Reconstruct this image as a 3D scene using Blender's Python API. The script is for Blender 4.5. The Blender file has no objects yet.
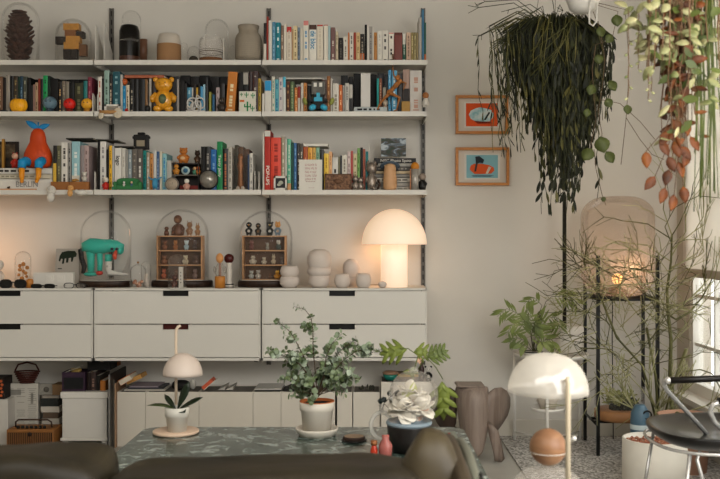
import bpy, bmesh, math, random
from math import pi, sin, cos, radians
from mathutils import Vector, Matrix, noise
random.seed(7)
R = random.Random(11)
SC = bpy.context.scene
COL = SC.collection
F, CX, CY, H = 945.0, 369.0, 240.0, 1.147

def X(px, d): return (px - CX) * d / F
def Z(py, d): return H - (py - CY) * d / F
def P(px, py, d): return Vector((X(px, d), d, Z(py, d)))

# ------------------------------------------------------------------ materials
def lin(c):
    if isinstance(c, str):
        c = c.lstrip('#'); c = [int(c[i:i+2], 16) / 255 for i in (0, 2, 4)]
    return tuple(x / 12.92 if x <= .04045 else ((x + .055) / 1.055) ** 2.4 for x in c)
_mats = {}
def mat(hexc, rough=.6, metal=0, vary=.0, scale=20, bump=0, emit=0, coat=0, sheen=0, trans=0, key=None):
    k = (hexc, rough, metal, vary, scale, bump, emit, coat, trans)
    if k in _mats: return _mats[k]
    m = bpy.data.materials.new('mat_' + hexc.strip('#')); m.use_nodes = True
    nt = m.node_tree; b = nt.nodes['Principled BSDF']
    c = lin(hexc)
    if max(c) < .09 and not emit: c = tuple(v*(.42+.58*(max(c)/.09)) for v in c)
    b.inputs['Base Color'].default_value = (*c, 1)
    b.inputs['Roughness'].default_value = rough; b.inputs['Specular IOR Level'].default_value = .28
    b.inputs['Metallic'].default_value = metal
    b.inputs['Coat Weight'].default_value = coat
    b.inputs['Transmission Weight'].default_value = trans
    if emit:
        b.inputs['Emission Color'].default_value = (*c, 1); b.inputs['Emission Strength'].default_value = emit
    if vary or bump:
        tc = nt.nodes.new('ShaderNodeTexCoord'); n = nt.nodes.new('ShaderNodeTexNoise')
        n.inputs['Scale'].default_value = scale; n.inputs['Detail'].default_value = 4
        nt.links.new(tc.outputs['Object'], n.inputs['Vector'])
        if vary:
            mx = nt.nodes.new('ShaderNodeMix'); mx.data_type = 'RGBA'
            mx.inputs[6].default_value = (*[x * (1 - vary) for x in c], 1)
            mx.inputs[7].default_value = (*[min(1, x * (1 + vary)) for x in c], 1)
            nt.links.new(n.outputs['Fac'], mx.inputs[0]); nt.links.new(mx.outputs[2], b.inputs['Base Color'])
        if bump:
            bp = nt.nodes.new('ShaderNodeBump'); bp.inputs['Strength'].default_value = bump; bp.inputs['Distance'].default_value = .01
            nt.links.new(n.outputs['Fac'], bp.inputs['Height']); nt.links.new(bp.outputs['Normal'], b.inputs['Normal'])
    _mats[k] = m
    return m
def ramp_mat(name, stops, scale=8, rough=.5, tex='noise', stretch=(1, 1, 1), detail=6, distort=0, bump=0, trans=0, constant=False):
    m = bpy.data.materials.new(name); m.use_nodes = True
    nt = m.node_tree; b = nt.nodes['Principled BSDF']; b.inputs['Roughness'].default_value = rough; b.inputs['Specular IOR Level'].default_value = .3
    tc = nt.nodes.new('ShaderNodeTexCoord'); mp = nt.nodes.new('ShaderNodeMapping'); mp.inputs['Scale'].default_value = stretch
    nt.links.new(tc.outputs['Object'], mp.inputs['Vector'])
    if tex == 'noise':
        n = nt.nodes.new('ShaderNodeTexNoise'); n.inputs['Scale'].default_value = scale; n.inputs['Detail'].default_value = detail
        n.inputs['Distortion'].default_value = distort; out = n.outputs['Fac']
    elif tex == 'wave':
        n = nt.nodes.new('ShaderNodeTexWave'); n.inputs['Scale'].default_value = scale; n.inputs['Distortion'].default_value = distort
        n.inputs['Detail'].default_value = 3; out = n.outputs['Fac']
    else:
        n = nt.nodes.new('ShaderNodeTexVoronoi'); n.inputs['Scale'].default_value = scale
        out = n.outputs['Color']
    nt.links.new(mp.outputs['Vector'], n.inputs['Vector'])
    r = nt.nodes.new('ShaderNodeValToRGB'); cr = r.color_ramp
    if constant: cr.interpolation = 'CONSTANT'
    while len(cr.elements) < len(stops): cr.elements.new(.5)
    for e, (p, c) in zip(cr.elements, stops): e.position = p; e.color = (*lin(c), 1)
    nt.links.new(out, r.inputs['Fac']); nt.links.new(r.outputs['Color'], b.inputs['Base Color'])
    if bump:
        bp = nt.nodes.new('ShaderNodeBump'); bp.inputs['Strength'].default_value = bump; bp.inputs['Distance'].default_value = .01
        nt.links.new(out, bp.inputs['Height']); nt.links.new(bp.outputs['Normal'], b.inputs['Normal'])
    if trans:
        b.inputs['Subsurface Weight'].default_value = 0
    return m
def glass_mat(name, tint='#ffffff', alpha=.045, rough=.03, refl=.42, edge=None):
    """thin glass: mostly clear, reflecting at grazing angles"""
    m = bpy.data.materials.new(name); m.use_nodes = True
    nt = m.node_tree; nt.nodes.clear()
    o = nt.nodes.new('ShaderNodeOutputMaterial'); t = nt.nodes.new('ShaderNodeBsdfTransparent'); g = nt.nodes.new('ShaderNodeBsdfGlossy')
    d = nt.nodes.new('ShaderNodeBsdfDiffuse'); d.inputs['Color'].default_value = (*lin(edge or '#c9c4ba'), 1)
    t.inputs['Color'].default_value = (*lin(tint), 1); g.inputs['Roughness'].default_value = rough
    g.inputs['Color'].default_value = (.9, .9, .9, 1)
    lw = nt.nodes.new('ShaderNodeLayerWeight'); lw.inputs['Blend'].default_value = .15
    m1 = nt.nodes.new('ShaderNodeMixShader'); m2 = nt.nodes.new('ShaderNodeMixShader')
    mu = nt.nodes.new('ShaderNodeMath'); mu.operation = 'MULTIPLY'; mu.inputs[1].default_value = refl
    nt.links.new(lw.outputs['Fresnel'], mu.inputs[0]); nt.links.new(mu.outputs[0], m2.inputs['Fac'])
    m1.inputs['Fac'].default_value = alpha
    nt.links.new(t.outputs[0], m1.inputs[1]); nt.links.new(d.outputs[0], m1.inputs[2])
    nt.links.new(m1.outputs[0], m2.inputs[1]); nt.links.new(g.outputs[0], m2.inputs[2]); nt.links.new(m2.outputs[0], o.inputs['Surface'])
    return m
WHITE = mat('#d9d3c7', .45, vary=.03, scale=3)
CABWHITE = mat('#cecac1', .5)
METALW = mat('#cec9bf', .35)
STEEL = mat('#5f5b56', .4, .6)
BLACK = mat('#14120f', .45)
DARK = mat('#1d1815', .7)
CHROME = mat('#c8c6c2', .25, .65)
GOLD = mat('#c58a3a', .25, .8)
WOODL = ramp_mat('light_wood', [(.2, '#b07a4c'), (.8, '#c99b6d')], 6, .5, 'noise', (1, 1, 8), distort=1)
WOODH = ramp_mat('honey_wood', [(.2, '#a8642a'), (.8, '#c98a45')], 6, .4, 'noise', (1, 1, 8), distort=1)
WOODD = ramp_mat('dark_wood', [(.2, '#1c120c'), (.8, '#3a261a')], 6, .5, 'noise', (8, 1, 1))
PAGES = mat('#cfc6b2', .8, vary=.1, scale=200)
GLASS = glass_mat('clear_glass')
GLASSW = glass_mat('milky_glass', alpha=.16, edge='#d8cfc4')
SOIL = mat('#2c2018', .95, vary=.5, scale=60, bump=.8)

# ------------------------------------------------------------------ mesh helpers
def nb(): return bmesh.new()
def box(bm, c, s, rot=None, bev=0):
    r = bmesh.ops.create_cube(bm, size=1)
    M = Matrix.Translation(Vector(c)) @ (rot.to_4x4() if rot else Matrix.Identity(4)) @ Matrix.Diagonal((s[0], s[1], s[2], 1))
    bmesh.ops.transform(bm, matrix=M, verts=r['verts'])
    if bev:
        es = list({e for v in r['verts'] for e in v.link_edges})
        bmesh.ops.bevel(bm, geom=es, offset=bev, segments=2, affect='EDGES', profile=.7)
    return bm
def lathe(bm, prof, c=(0, 0, 0), n=24, rot=None, sx=1, sy=1):
    rings = []
    c = Vector(c)
    for r, z in prof:
        if r < 1e-5:
            p = Vector((0, 0, z)); p = (rot @ p if rot else p) + c
            rings.append([bm.verts.new(p)])
        else:
            L = []
            for i in range(n):
                a = 2 * pi * i / n
                p = Vector((r * cos(a) * sx, r * sin(a) * sy, z)); p = (rot @ p if rot else p) + c
                L.append(bm.verts.new(p))
            rings.append(L)
    for a, b in zip(rings, rings[1:]):
        if len(a) == 1 and len(b) == 1: continue
        for i in range(n):
            j = (i + 1) % n
            if len(a) == 1: f = (a[0], b[i], b[j])
            elif len(b) == 1: f = (a[i], a[j], b[0])
            else: f = (a[i], a[j], b[j], b[i])
            try: bm.faces.new(f).smooth = True
            except ValueError: pass
    return bm
def ball(bm, c, r, n=16, m=10, rot=None):
    if not isinstance(r, (tuple, list)): r = (r, r, r)
    prof = [(cos(-pi/2 + pi*i/m), sin(-pi/2 + pi*i/m)) for i in range(m + 1)]
    prof[0] = (0, -1); prof[-1] = (0, 1)
    c = Vector(c); t = nb()
    lathe(t, prof, (0, 0, 0), n)
    M = Matrix.Translation(c) @ (rot.to_4x4() if rot else Matrix.Identity(4)) @ Matrix.Diagonal((*r, 1))
    bmesh.ops.transform(t, matrix=M, verts=t.verts); join(bm, t)
    return bm
def join(bm, t, M=None):
    if M: bmesh.ops.transform(t, matrix=M, verts=t.verts)
    mp = {v: bm.verts.new(v.co) for v in t.verts}
    for f in t.faces:
        try:
            g = bm.faces.new([mp[v] for v in f.verts]); g.smooth = f.smooth
        except ValueError: pass
    t.free(); return bm
def tube(bm, pts, r, n=8, closed=False, cap=True):
    pts = [Vector(p) for p in pts]
    if not isinstance(r, (list, tuple)): r = [r] * len(pts)
    up = None; rings = []
    N = len(pts)
    for i, p in enumerate(pts):
        if closed: t = pts[(i + 1) % N] - pts[i - 1]
        else: t = pts[min(i + 1, N - 1)] - pts[max(i - 1, 0)]
        if t.length < 1e-9: t = Vector((0, 0, 1))
        t.normalize()
        if up is None:
            up = Vector((0, 0, 1)) if abs(t.z) < .9 else Vector((1, 0, 0))
        a = t.cross(up)
        if a.length < 1e-6: a = t.orthogonal()
        a.normalize(); b = t.cross(a).normalized(); up = -b if False else a.cross(t)
        rings.append([bm.verts.new(p + (a * cos(2*pi*k/n) + b * sin(2*pi*k/n)) * r[i]) for k in range(n)])
    prs = list(zip(rings, rings[1:])) + ([(rings[-1], rings[0])] if closed else [])
    for A, B in prs:
        for k in range(n):
            j = (k + 1) % n
            f = bm.faces.new((A[k], A[j], B[j], B[k])); f.smooth = True
    if cap and not closed:
        bm.faces.new(rings[0][::-1]); bm.faces.new(rings[-1])
    return bm
def prism(bm, poly, y0, y1, rot=None, c=(0, 0, 0)):
    """poly in x,z extruded along y"""
    c = Vector(c)
    T = lambda v: ((rot @ Vector(v)) if rot else Vector(v)) + c
    a = [bm.verts.new(T((x, y0, z))) for x, z in poly]; b = [bm.verts.new(T((x, y1, z))) for x, z in poly]
    bm.faces.new(a); bm.faces.new(b[::-1])
    for i in range(len(poly)):
        j = (i + 1) % len(poly); bm.faces.new((a[j], a[i], b[i], b[j]))
    return bm
def sell(bm, c, r, e=.35, n=32, m=20, wob=0, seed=0, rot=None):
    """superellipsoid cushion"""
    sg = lambda v, p: math.copysign(abs(v) ** p, v)
    prof = []
    t = nb()
    rings = []
    for i in range(m + 1):
        ph = -pi/2 + pi * i / m
        L = []
        for k in range(n):
            th = 2*pi*k/n
            v = Vector((r[0]*sg(cos(ph), e)*sg(cos(th), e), r[1]*sg(cos(ph), e)*sg(sin(th), e), r[2]*sg(sin(ph), e)))
            if wob:
                q = noise.noise_vector(v * 4 + Vector((seed, 0, 0))) + .5 * noise.noise_vector(v * 11 + Vector((0, seed, 0))); v += q * wob
            L.append(t.verts.new(v))
        rings.append(L)
    for A, B in zip(rings, rings[1:]):
        for k in range(n):
            j = (k+1) % n; f = t.faces.new((A[k], A[j], B[j], B[k])); f.smooth = True
    bmesh.ops.remove_doubles(t, verts=t.verts, dist=1e-5)
    M = Matrix.Translation(Vector(c)) @ (rot.to_4x4() if rot else Matrix.Identity(4))
    return join(bm, t, M)
def leaf(bm, p, d, nrm, L, W, bend=0, shape=(.35, .9, 1, .75, .02), fold=.15):
    """a leaf blade from p along d; nrm is the face normal"""
    d = Vector(d).normalized(); nrm = Vector(nrm)
    s = d.cross(nrm)
    if s.length < 1e-4: s = d.orthogonal()
    s.normalize(); u = s.cross(d).normalized()
    N = len(shape); prev = None
    p = Vector(p)
    for i in range(N + 1):
        t = i / N
        w = W * .5 * (0.06 if i == 0 else shape[i-1])
        q = p + d * (L * t) - u * (bend * L * t * t)
        a = bm.verts.new(q - s * w + u * w * fold); m = bm.verts.new(q); b = bm.verts.new(q + s * w + u * w * fold)
        if prev:
            f = bm.faces.new((prev[0], prev[1], m, a)); f.smooth = True
            f = bm.faces.new((prev[1], prev[2], b, m)); f.smooth = True
        prev = (a, m, b)
    return bm
def rv(s=1): return Vector((R.uniform(-s, s), R.uniform(-s, s), R.uniform(-s, s)))

# ------------------------------------------------------------------ object helpers
def mk(name, bm, m, parent=None, loc=None, rot=None, norm=True, bevel=0, solid=0, sub=0):
    if norm: bmesh.ops.recalc_face_normals(bm, faces=bm.faces)
    me = bpy.data.meshes.new(name); bm.to_mesh(me); bm.free()
    o = bpy.data.objects.new(name, me); COL.objects.link(o)
    for q in (m if isinstance(m, (list, tuple)) else [m]): me.materials.append(q)
    if parent: o.parent = parent
    if loc is not None: o.location = loc
    if rot is not None: o.rotation_euler = rot
    if solid:
        k = o.modifiers.new('s', 'SOLIDIFY'); k.thickness = solid; k.offset = 0
    if bevel:
        k = o.modifiers.new('b', 'BEVEL'); k.width = bevel; k.segments = 2; k.limit_method = 'ANGLE'
    if sub:
        k = o.modifiers.new('u', 'SUBSURF'); k.levels = sub; k.render_levels = sub
    return o
LABELS = {}
def tag(o, label, cat, group=None, kind=None):
    n = len(label.replace(',', ' ').split())
    if n > 16 or n < 4: print('LABELLEN', n, label)
    if label in LABELS and not group: print('LABELDUP', label)
    LABELS[label] = o
    o['label'] = label; o['category'] = cat
    if group: o['group'] = group
    if kind: o['kind'] = kind
    return o
def thing(name, label, cat, loc=(0, 0, 0), rotz=0, group=None, rot=None):
    o = bpy.data.objects.new(name, None); COL.objects.link(o); o.empty_display_size = .02
    o.location = loc; o.rotation_euler = rot or (0, 0, rotz)
    return tag(o, label, cat, group)
def single(name, bm, m, label, cat, loc=(0, 0, 0), rotz=0, group=None, kind=None, rot=None, **k):
    o = mk(name, bm, m, loc=loc, rot=rot or (0, 0, rotz), **k)
    return tag(o, label, cat, group, kind)
def struct(name, bm, m, **k):
    o = mk(name, bm, m, **k); o['kind'] = 'structure'; return o
def text(name, s, size, m, parent, loc, vertical=False, width=None, extr=.0006, facing=None):
    cu = bpy.data.curves.new('t', 'FONT'); cu.body = s; cu.size = size; cu.align_x = 'CENTER'; cu.align_y = 'CENTER'; cu.extrude = extr
    cu.offset = size * .012
    t = bpy.data.objects.new('t', cu); COL.objects.link(t)
    bpy.context.view_layer.update()
    me = bpy.data.meshes.new_from_object(t.evaluated_get(bpy.context.evaluated_depsgraph_get()))
    bpy.data.objects.remove(t)
    M = Matrix.Rotation(pi/2, 4, 'X')
    if vertical: M = Matrix.Rotation(pi/2, 4, 'Y') @ M
    me.transform(M)
    if width:
        ax = 2 if vertical else 0
        w = max(v.co[ax] for v in me.vertices) - min(v.co[ax] for v in me.vertices)
        me.transform(Matrix.Diagonal((1 if vertical else width / w, 1, width / w if vertical else 1, 1)))
    me.materials.clear(); me.materials.append(m)
    o = bpy.data.objects.new(name, me); COL.objects.link(o); o.parent = parent; o.location = loc
    return o

# ------------------------------------------------------------------ camera, world, lights
cam = bpy.data.cameras.new('camera'); co = bpy.data.objects.new('camera', cam); COL.objects.link(co)
co.location = (0, 0, H); co.rotation_euler = (pi/2, 0, 0)
cam.sensor_width = 36; cam.lens = F / 720 * 36; cam.shift_x = -9 / 720; cam.clip_start = .05
cam.dof.use_dof = True; cam.dof.focus_distance = 5.1; cam.dof.aperture_fstop = 5.0
SC.camera = co
SC.view_settings.view_transform = 'Standard'; SC.view_settings.look = 'None'; SC.view_settings.gamma = 1
SC.view_settings.exposure = 0.2; SC.view_settings.use_curve_mapping = False
SC.cycles.use_denoising = True
SC.cycles.max_bounces = 8; SC.cycles.transparent_max_bounces = 24; SC.cycles.caustics_reflective = False; SC.cycles.caustics_refractive = False
SC.cycles.sample_clamp_indirect = 3
w = bpy.data.worlds.new('world'); SC.world = w; w.use_nodes = True
w.node_tree.nodes['Background'].inputs[0].default_value = (.80, .82, .80, 1); w.node_tree.nodes['Background'].inputs[1].default_value = 4.5
def area(name, loc, look, sx, sy, power, color):
    l = bpy.data.lights.new(name, 'AREA'); l.shape = 'RECTANGLE'; l.size = sx; l.size_y = sy; l.energy = power; l.color = color
    o = bpy.data.objects.new(name, l); COL.objects.link(o); o.location = loc
    o.rotation_euler = (Vector(look) - Vector(loc)).to_track_quat('-Z', 'Y').to_euler(); return o
def point(name, loc, power, color, rad=.05):
    l = bpy.data.lights.new(name, 'POINT'); l.energy = power; l.color = color; l.shadow_soft_size = rad
    o = bpy.data.objects.new(name, l); COL.objects.link(o); o.location = loc; return o

# ------------------------------------------------------------------ room
WALLY = 5.5; RX = 1.793; LX = -2.95; CZ = 2.78; BY = -1.8
WALLM = ramp_mat('wall_plaster', [(.3, '#ccc7bd'), (.7, '#d1ccc3')], 2.5, .9)
b = nb(); box(b, ((LX+RX)/2, (BY+WALLY)/2, -.05), (RX-LX+.4, WALLY-BY+.4, .1))
struct('floor', b, ramp_mat('floor_stone', [(.3, '#96938b'), (.7, '#aeaba2')], 3, .35, distort=.5))
b = nb(); box(b, ((LX+RX)/2, WALLY+.05, CZ/2), (RX-LX+.4, .1, CZ)); struct('wall_back', b, WALLM)
b = nb(); box(b, (LX-.05, (BY+WALLY)/2, CZ/2), (.1, WALLY-BY, CZ)); struct('wall_left', b, WALLM)
b = nb(); box(b, ((LX+RX)/2, (BY+WALLY)/2, CZ+.05), (RX-LX+.4, WALLY-BY+.4, .1)); struct('ceiling', b, mat('#d4cec2', .9))
# right wall with a long window opening, y 2.2..5.30 , z .32..2.35
WY0, WY1, WZ0, WZ1 = .6, 5.29, .30, 2.45
b = nb()
box(b, (RX+.06, (WY1+WALLY)/2, CZ/2), (.12, WALLY-WY1, CZ))
box(b, (RX+.06, (BY+WY0)/2, CZ/2), (.12, WY0-BY, CZ))
box(b, (RX+.06, (WY0+WY1)/2, WZ0/2), (.12, WY1-WY0, WZ0))
box(b, (RX+.06, (WY0+WY1)/2, (CZ+WZ1)/2), (.12, WY1-WY0, CZ-WZ1))
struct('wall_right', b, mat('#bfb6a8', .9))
b = nb()
box(b, ((LX+RX)/2, BY-.05, CZ/2), (RX-LX, .1, CZ)); struct('wall_front', b, WALLM)
# window frame + panes
wf = nb(); fy = (WY0+WY1)/2
for z in (WZ0+.03, WZ1-.03): box(wf, (RX+.03, fy, z), (.06, WY1-WY0, .06))
ny = 14
for i in range(ny + 1):
    y = WY0+.03 + (WY1-WY0-.06) * i / ny; wd = .05 if i % 3 == 2 or i in (0, ny) else .018
    box(wf, (RX+.03, y, (WZ0+WZ1)/2), (.04 if wd < .03 else .055, wd, WZ1-WZ0-.04))
for k in range(1, 8): box(wf, (RX+.03, fy, WZ0 + (WZ1-WZ0) * k / 8), (.035, WY1-WY0, .018))
win = struct('window_1', wf, mat('#dcd8cf', .4))
b = nb(); box(b, (RX+.03, fy, (WZ0+WZ1)/2), (.004, WY1-WY0-.06, WZ1-WZ0-.06)); mk('window_pane', b, glass_mat('pane_glass', refl=.5), win)
b = nb(); box(b, (RX-.02, fy, WZ0-.015), (.16, WY1-WY0+.06, .03)); mk('window_sill', b, mat('#d6d1c6', .4), win)
# louvred shutter outside seen through panes
b = nb()
for k in range(23): box(b, (RX+.75, fy+.3, .12 + k*.042), (.03, 5.6, .024), Matrix.Rotation(.5, 3, 'Y'))
single('garden_screen', b, mat('#9d9a92', .7), 'pale horizontal slatted screen outside the window', 'screen', kind='structure')
# skirting
b = nb(); box(b, ((LX+RX)/2, WALLY-.008, .05), (RX-LX, .016, .10)); struct('baseboard_back', b, mat('#c9c3b6', .5), bevel=.003)
b = nb(); box(b, (RX-.008, (WY0+WALLY)/2+.2, .05), (.016, WALLY-WY0-.5, .10)); struct('baseboard_right', b, mat('#c9c3b6', .5))
# blind
t = thing('roller_blind', 'white roller blind lowered over the window beside the hanging plants', 'blind', (RX-.03, fy, 0))
b = nb(); box(b, (0, 0, (.985+2.5)/2), (.003, WY1-WY0+.02, 2.5-.985))
bm_ = bpy.data.materials.new('blind_cloth'); bm_.use_nodes = True; nt = bm_.node_tree; nt.nodes.clear()
o_ = nt.nodes.new('ShaderNodeOutputMaterial'); d_ = nt.nodes.new('ShaderNodeBsdfDiffuse'); tr_ = nt.nodes.new('ShaderNodeBsdfTranslucent'); mx_ = nt.nodes.new('ShaderNodeMixShader')
d_.inputs[0].default_value = (.74, .69, .62, 1); tr_.inputs[0].default_value = (.78, .74, .68, 1); mx_.inputs[0].default_value = .6
nt.links.new(d_.outputs[0], mx_.inputs[1]); nt.links.new(tr_.outputs[0], mx_.inputs[2]); nt.links.new(mx_.outputs[0], o_.inputs[0])
mk('blind_fabric', b, bm_, t)
b = nb(); box(b, (0, 0, .965), (.022, WY1-WY0+.02, .045)); mk('bottom_rail', b, mat('#a39b8e', .6), t, bevel=.003)
b = nb(); tube(b, [(0, -(WY1-WY0)/2, 2.53), (0, (WY1-WY0)/2, 2.53)], .035, 12); mk('roller', b, METALW, t)
# speckled carpet
CARP = ramp_mat('speckled_carpet', [(0, '#5a5753'), (.3, '#85817b'), (.5, '#a19d97'), (.72, '#c9c5be')], 95, .95, 'voronoi')
b = nb(); box(b, ((.745+RX)/2, (2.6+WALLY)/2, .004), (RX-.745-.02, WALLY-2.6-.04, .008))
single('area_rug', b, CARP, 'grey speckled carpet under the plant stands', 'rug')

area('daylight_window', (RX-.12, 1.7, 1.6), (-1.0, 3.3, .8), 3.4, 1.7, 112, (1, .985, .95))
area('overhead_fill', (-.3, .6, 2.72), (-.2, 4.6, .2), 3.2, 1.6, 78, (1, .985, .95))  # added fill light under the closed ceiling; no window opens here
point('lamp_left_glow', (-2.16, 5.27, 1.08), 1.1, (1, .5, .24), .08)
# ------------------------------------------------------------------ shelving system
SY = 5.14                                   # front edge of shelves and cabinets
SA, SB, SCz, CT = 2.124, 1.844, 1.417, .881
bayx = [(-75, 93.2), (94.2, 261), (262, 427)]
bayn = ['left', 'middle', 'right']
rails = [-45.5, 112, 269, 423]
for i, px in enumerate(rails):
    x = X(px, WALLY); t = thing('wall_rail', ['grey steel wall rail at far left end of shelving', 'grey steel wall rail between left and middle shelf bays', 'grey steel wall rail between middle and right shelf bays', 'grey steel wall rail at the right end of the shelving'][i], 'rail', (x, WALLY-.006, .42), group='steel rails carrying the shelving')
    b = nb()
    for s in (-1, 1): box(b, (s*.0095, -.003, 1.035), (.006, .014, 2.07))
    box(b, (0, .001, 1.035), (.018, .008, 2.07)); mk('channel', b, mat('#625e58', .5, .3), t)
    b = nb()
    for k in range(40): box(b, (0, -.0035, .05 + k*.051), (.007, .002, .03))
    mk('slots', b, BLACK, t)
for (z, lev) in ((SA, 'top'), (SB, 'second'), (SCz, 'third')):
    for i, (a, c) in enumerate(bayx):
        x0, x1 = X(a, SY), X(c, SY)
        t = thing('wall_shelf', f'white metal wall shelf, {lev} level of the {bayn[i]} bay', 'shelf', ((x0+x1)/2, SY, z), group='white wall shelves')
        w_ = x1-x0; b = nb(); box(b, (0, .175, -.002), (w_, .345, .004)); box(b, (0, .0015, -.0135), (w_, .003, .025)); box(b, (0, .012, -.0245), (w_, .02, .003))
        box(b, (0, .345, -.0135), (w_, .003, .025))
        mk('shelf_board', b, METALW, t)
        for s in (-1, 1):
            b = nb(); prism(b, [(-.0012, -.03), (.0012, -.03), (.0012, .0), (-.0012, .0)], .03, .35, c=(s*(w_/2-.002), 0, 0)); mk('bracket', b, METALW, t)
            b = nb(); box(b, (s*(w_/2-.006), .335, .02), (.004, .02, .10)); mk('hanging_pin', b, mat('#8f8b84', .4, .5), t)
# bookends (folded white triangular sheets)
def bookend(px, z, h, label, y=5.17, d=.17, lean=0):
    b = nb(); poly = [(0, 0), (d, 0), (d, h*.35), (0.02, h), (0, h)]
    c = Vector((X(px, y), y, z))
    vs = [bmv for bmv in []]
    a = [b.verts.new((-.0012, yy, zz)) for yy, zz in poly]; e = [b.verts.new((.0012, yy, zz)) for yy, zz in poly]
    b.faces.new(a); b.faces.new(e[::-1])
    for i in range(5): j = (i+1) % 5; b.faces.new((a[j], a[i], e[i], e[j]))
    box(b, (.012, d/2, .001), (.026, d, .002))
    single('bookend', b, METALW, label, 'bookend', c, group='white sheet metal bookends')
bookend(95.3, SA, .20, 'white metal bookend left of the black vase on top shelf')
bookend(104, SA, .205, 'white metal bookend nearest the black vase on top shelf')
bookend(223.5, SA, .125, 'white metal bookend beside striped glass jar on top shelf')
bookend(92.5, SB, .10, 'white metal bookend beside the yellow ball on second shelf', 5.15)
bookend(97.4, SB, .095, 'white metal bookend in front of thick white book, second shelf', 5.15, .03)
bookend(94.6, SCz, .10, 'white metal bookend right of brown block on third shelf', 5.145, .03)
bookend(258.8, SCz, .10, 'white metal bookend at right end of middle bay, third shelf', 5.16)
bookend(254.8, SCz, .102, 'second white bookend from right end of middle bay, third shelf', 5.16)

# cabinets
for i, (a, c) in enumerate([(-75, 92.4), (93.6, 260.4), (261.8, 427)]):
    x0, x1 = X(a, SY), X(c, SY); w_ = x1-x0; D = .35; zt = CT; zb = Z(361.5, SY)
    t = thing('drawer_cabinet', f'white wall hung cabinet with two wide drawers, {bayn[i]} bay', 'cabinet', ((x0+x1)/2, SY, zb), group='white wall hung drawer cabinets')
    h = zt-zb; b = nb(); T = .004
    box(b, (0, D/2+.005, h-.006), (w_, D, .012)); box(b, (0, D/2+.005, .008), (w_, D, .016))
    for s in (-1, 1): box(b, (s*(w_/2-.004), D/2+.005, h/2), (.008, D, h))
    box(b, (0, D, h/2), (w_, .008, h)); mk('body', b, CABWHITE, t, bevel=.001)
    dh = (h-.014-.020)/2
    for k in range(2):
        z1 = h-.015-k*(dh+.002); z0 = z1-dh+.003; hw = w_/2-.0085; nw = .070; nh = .027; cxs = X(175.5 if i == 1 else (342 if i == 2 else 7.5), SY)-(x0+x1)/2
        b = nb()
        prism(b, [(-hw, z0), (hw, z0), (hw, z1), (cxs+nw, z1), (cxs+nw, z1-nh), (cxs-nw, z1-nh), (cxs-nw, z1), (-hw, z1)], .0, .014)
        dr = mk('drawer', b, CABWHITE, t, bevel=.0012)
        b = nb(); box(b, (cxs, .03, z1-nh/2-.002), (nw*2.1, .002, nh+.01)); mk('slot_dark_back', b, mat('#4a1610', .7) if (i == 1 and k == 1) else BLACK, dr)  # black plate paints the drawer's shaded interior behind the slot; one is red inside
    b = nb()
    for s in (-1, 1): box(b, (s*(w_/2-.03), D/2, -.006), (.02, .25, .012))
    mk('hanging_bracket', b, STEEL, t)

# ------------------------------------------------------------------ books
BY_ = 5.185
usedlab = set()
CN = {}
def dress(t, w_, h, y, tcol, seed, n=None, z0=None):
    rr = random.Random(seed); b = nb(); z = h*.90 if z0 is None else z0; k = 0
    while z > h*.18 and k < 24:
        l = rr.uniform(.006, .022); 
        if rr.random() < .75: box(b, (0, y, z-l/2), (w_*.34, .0006, l))
        z -= l + rr.uniform(.002, .006)
        if rr.random() < .1: z -= .02
        k += 1
    box(b, (0, y, h*.06), (w_*.5, .0006, h*.03))
    mk('spine_title', b, mat(tcol, .6), t)
def book(x0, x1, ht, depth, color, label, z, yf=BY_, lean=0, tcol=None, top=None, bottom=None, grp=None, txt=None, rotx=0, hard=None, pageext=0):
    """spine faces the room. x0,x1 world"""
    w_ = max(x1-x0-.0006, .004); h = ht; rr = random.Random(int(x0*9973))
    if lean:                                            # pivot on the lower corner of the side it leans to
        piv = w_/2 if lean > 0 else -w_/2
        t = thing('book', label, 'book', ((x0+x1)/2+piv, yf, z), group=grp, rot=(0, lean, 0)); dx = -piv
    else:
        t = thing('book', label, 'book', ((x0+x1)/2, yf, z), group=grp); dx = 0
    m = mat(color, rr.choice((.35, .5, .6)), vary=.06, scale=30)
    b = nb(); th = min(.0022, w_*.22)
    n = 5; pts = []
    bulge = .0018 if w_ > .012 else .0006
    for k in range(n+1):
        s = -w_/2 + w_*k/n; pts.append((s, -bulge*(1-(2*k/n-1)**2)))
    poly = pts + [(w_/2, depth), (w_/2-th, depth), (w_/2-th, th), (-w_/2+th, th), (-w_/2+th, depth), (-w_/2, depth)]
    lo = [b.verts.new((x+dx, y, 0)) for x, y in poly]; hi = [b.verts.new((x+dx, y, h)) for x, y in poly]
    b.faces.new(lo); b.faces.new(hi[::-1])
    for k in range(len(poly)): j = (k+1) % len(poly); b.faces.new((lo[k], lo[j], hi[j], hi[k]))
    mk('cover', b, m, t)
    b = nb(); box(b, (dx, depth/2+th*.5, h/2), (w_-2*th, depth-th-.003, h-.004)); mk('pages', b, PAGES, t)
    yy = -bulge-.0003
    if top: b = nb(); box(b, (dx, yy, h*(1-top[1]/2)-.001), (w_*.96, .0012, h*top[1]-.002)); mk('spine_band', b, mat(top[0], .5), t)
    if bottom: b = nb(); box(b, (dx, yy, h*bottom[1]/2+.001), (w_*.96, .0012, h*bottom[1])); mk('spine_band', b, mat(bottom[0], .5), t)
    if txt:
        s_, c_, sz, zc = txt[:4]; text('spine_title', s_, sz, mat(c_, .6), t, (dx, -bulge-.0015, zc*h), True, width=(txt[4] if len(txt) > 4 else None))
    elif tcol and w_ > .009:
        dress(t, w_, h*.98, yy-.0004, tcol, int(abs(x0)*7919)); t.children[-1].location.x = dx
    return t
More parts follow.
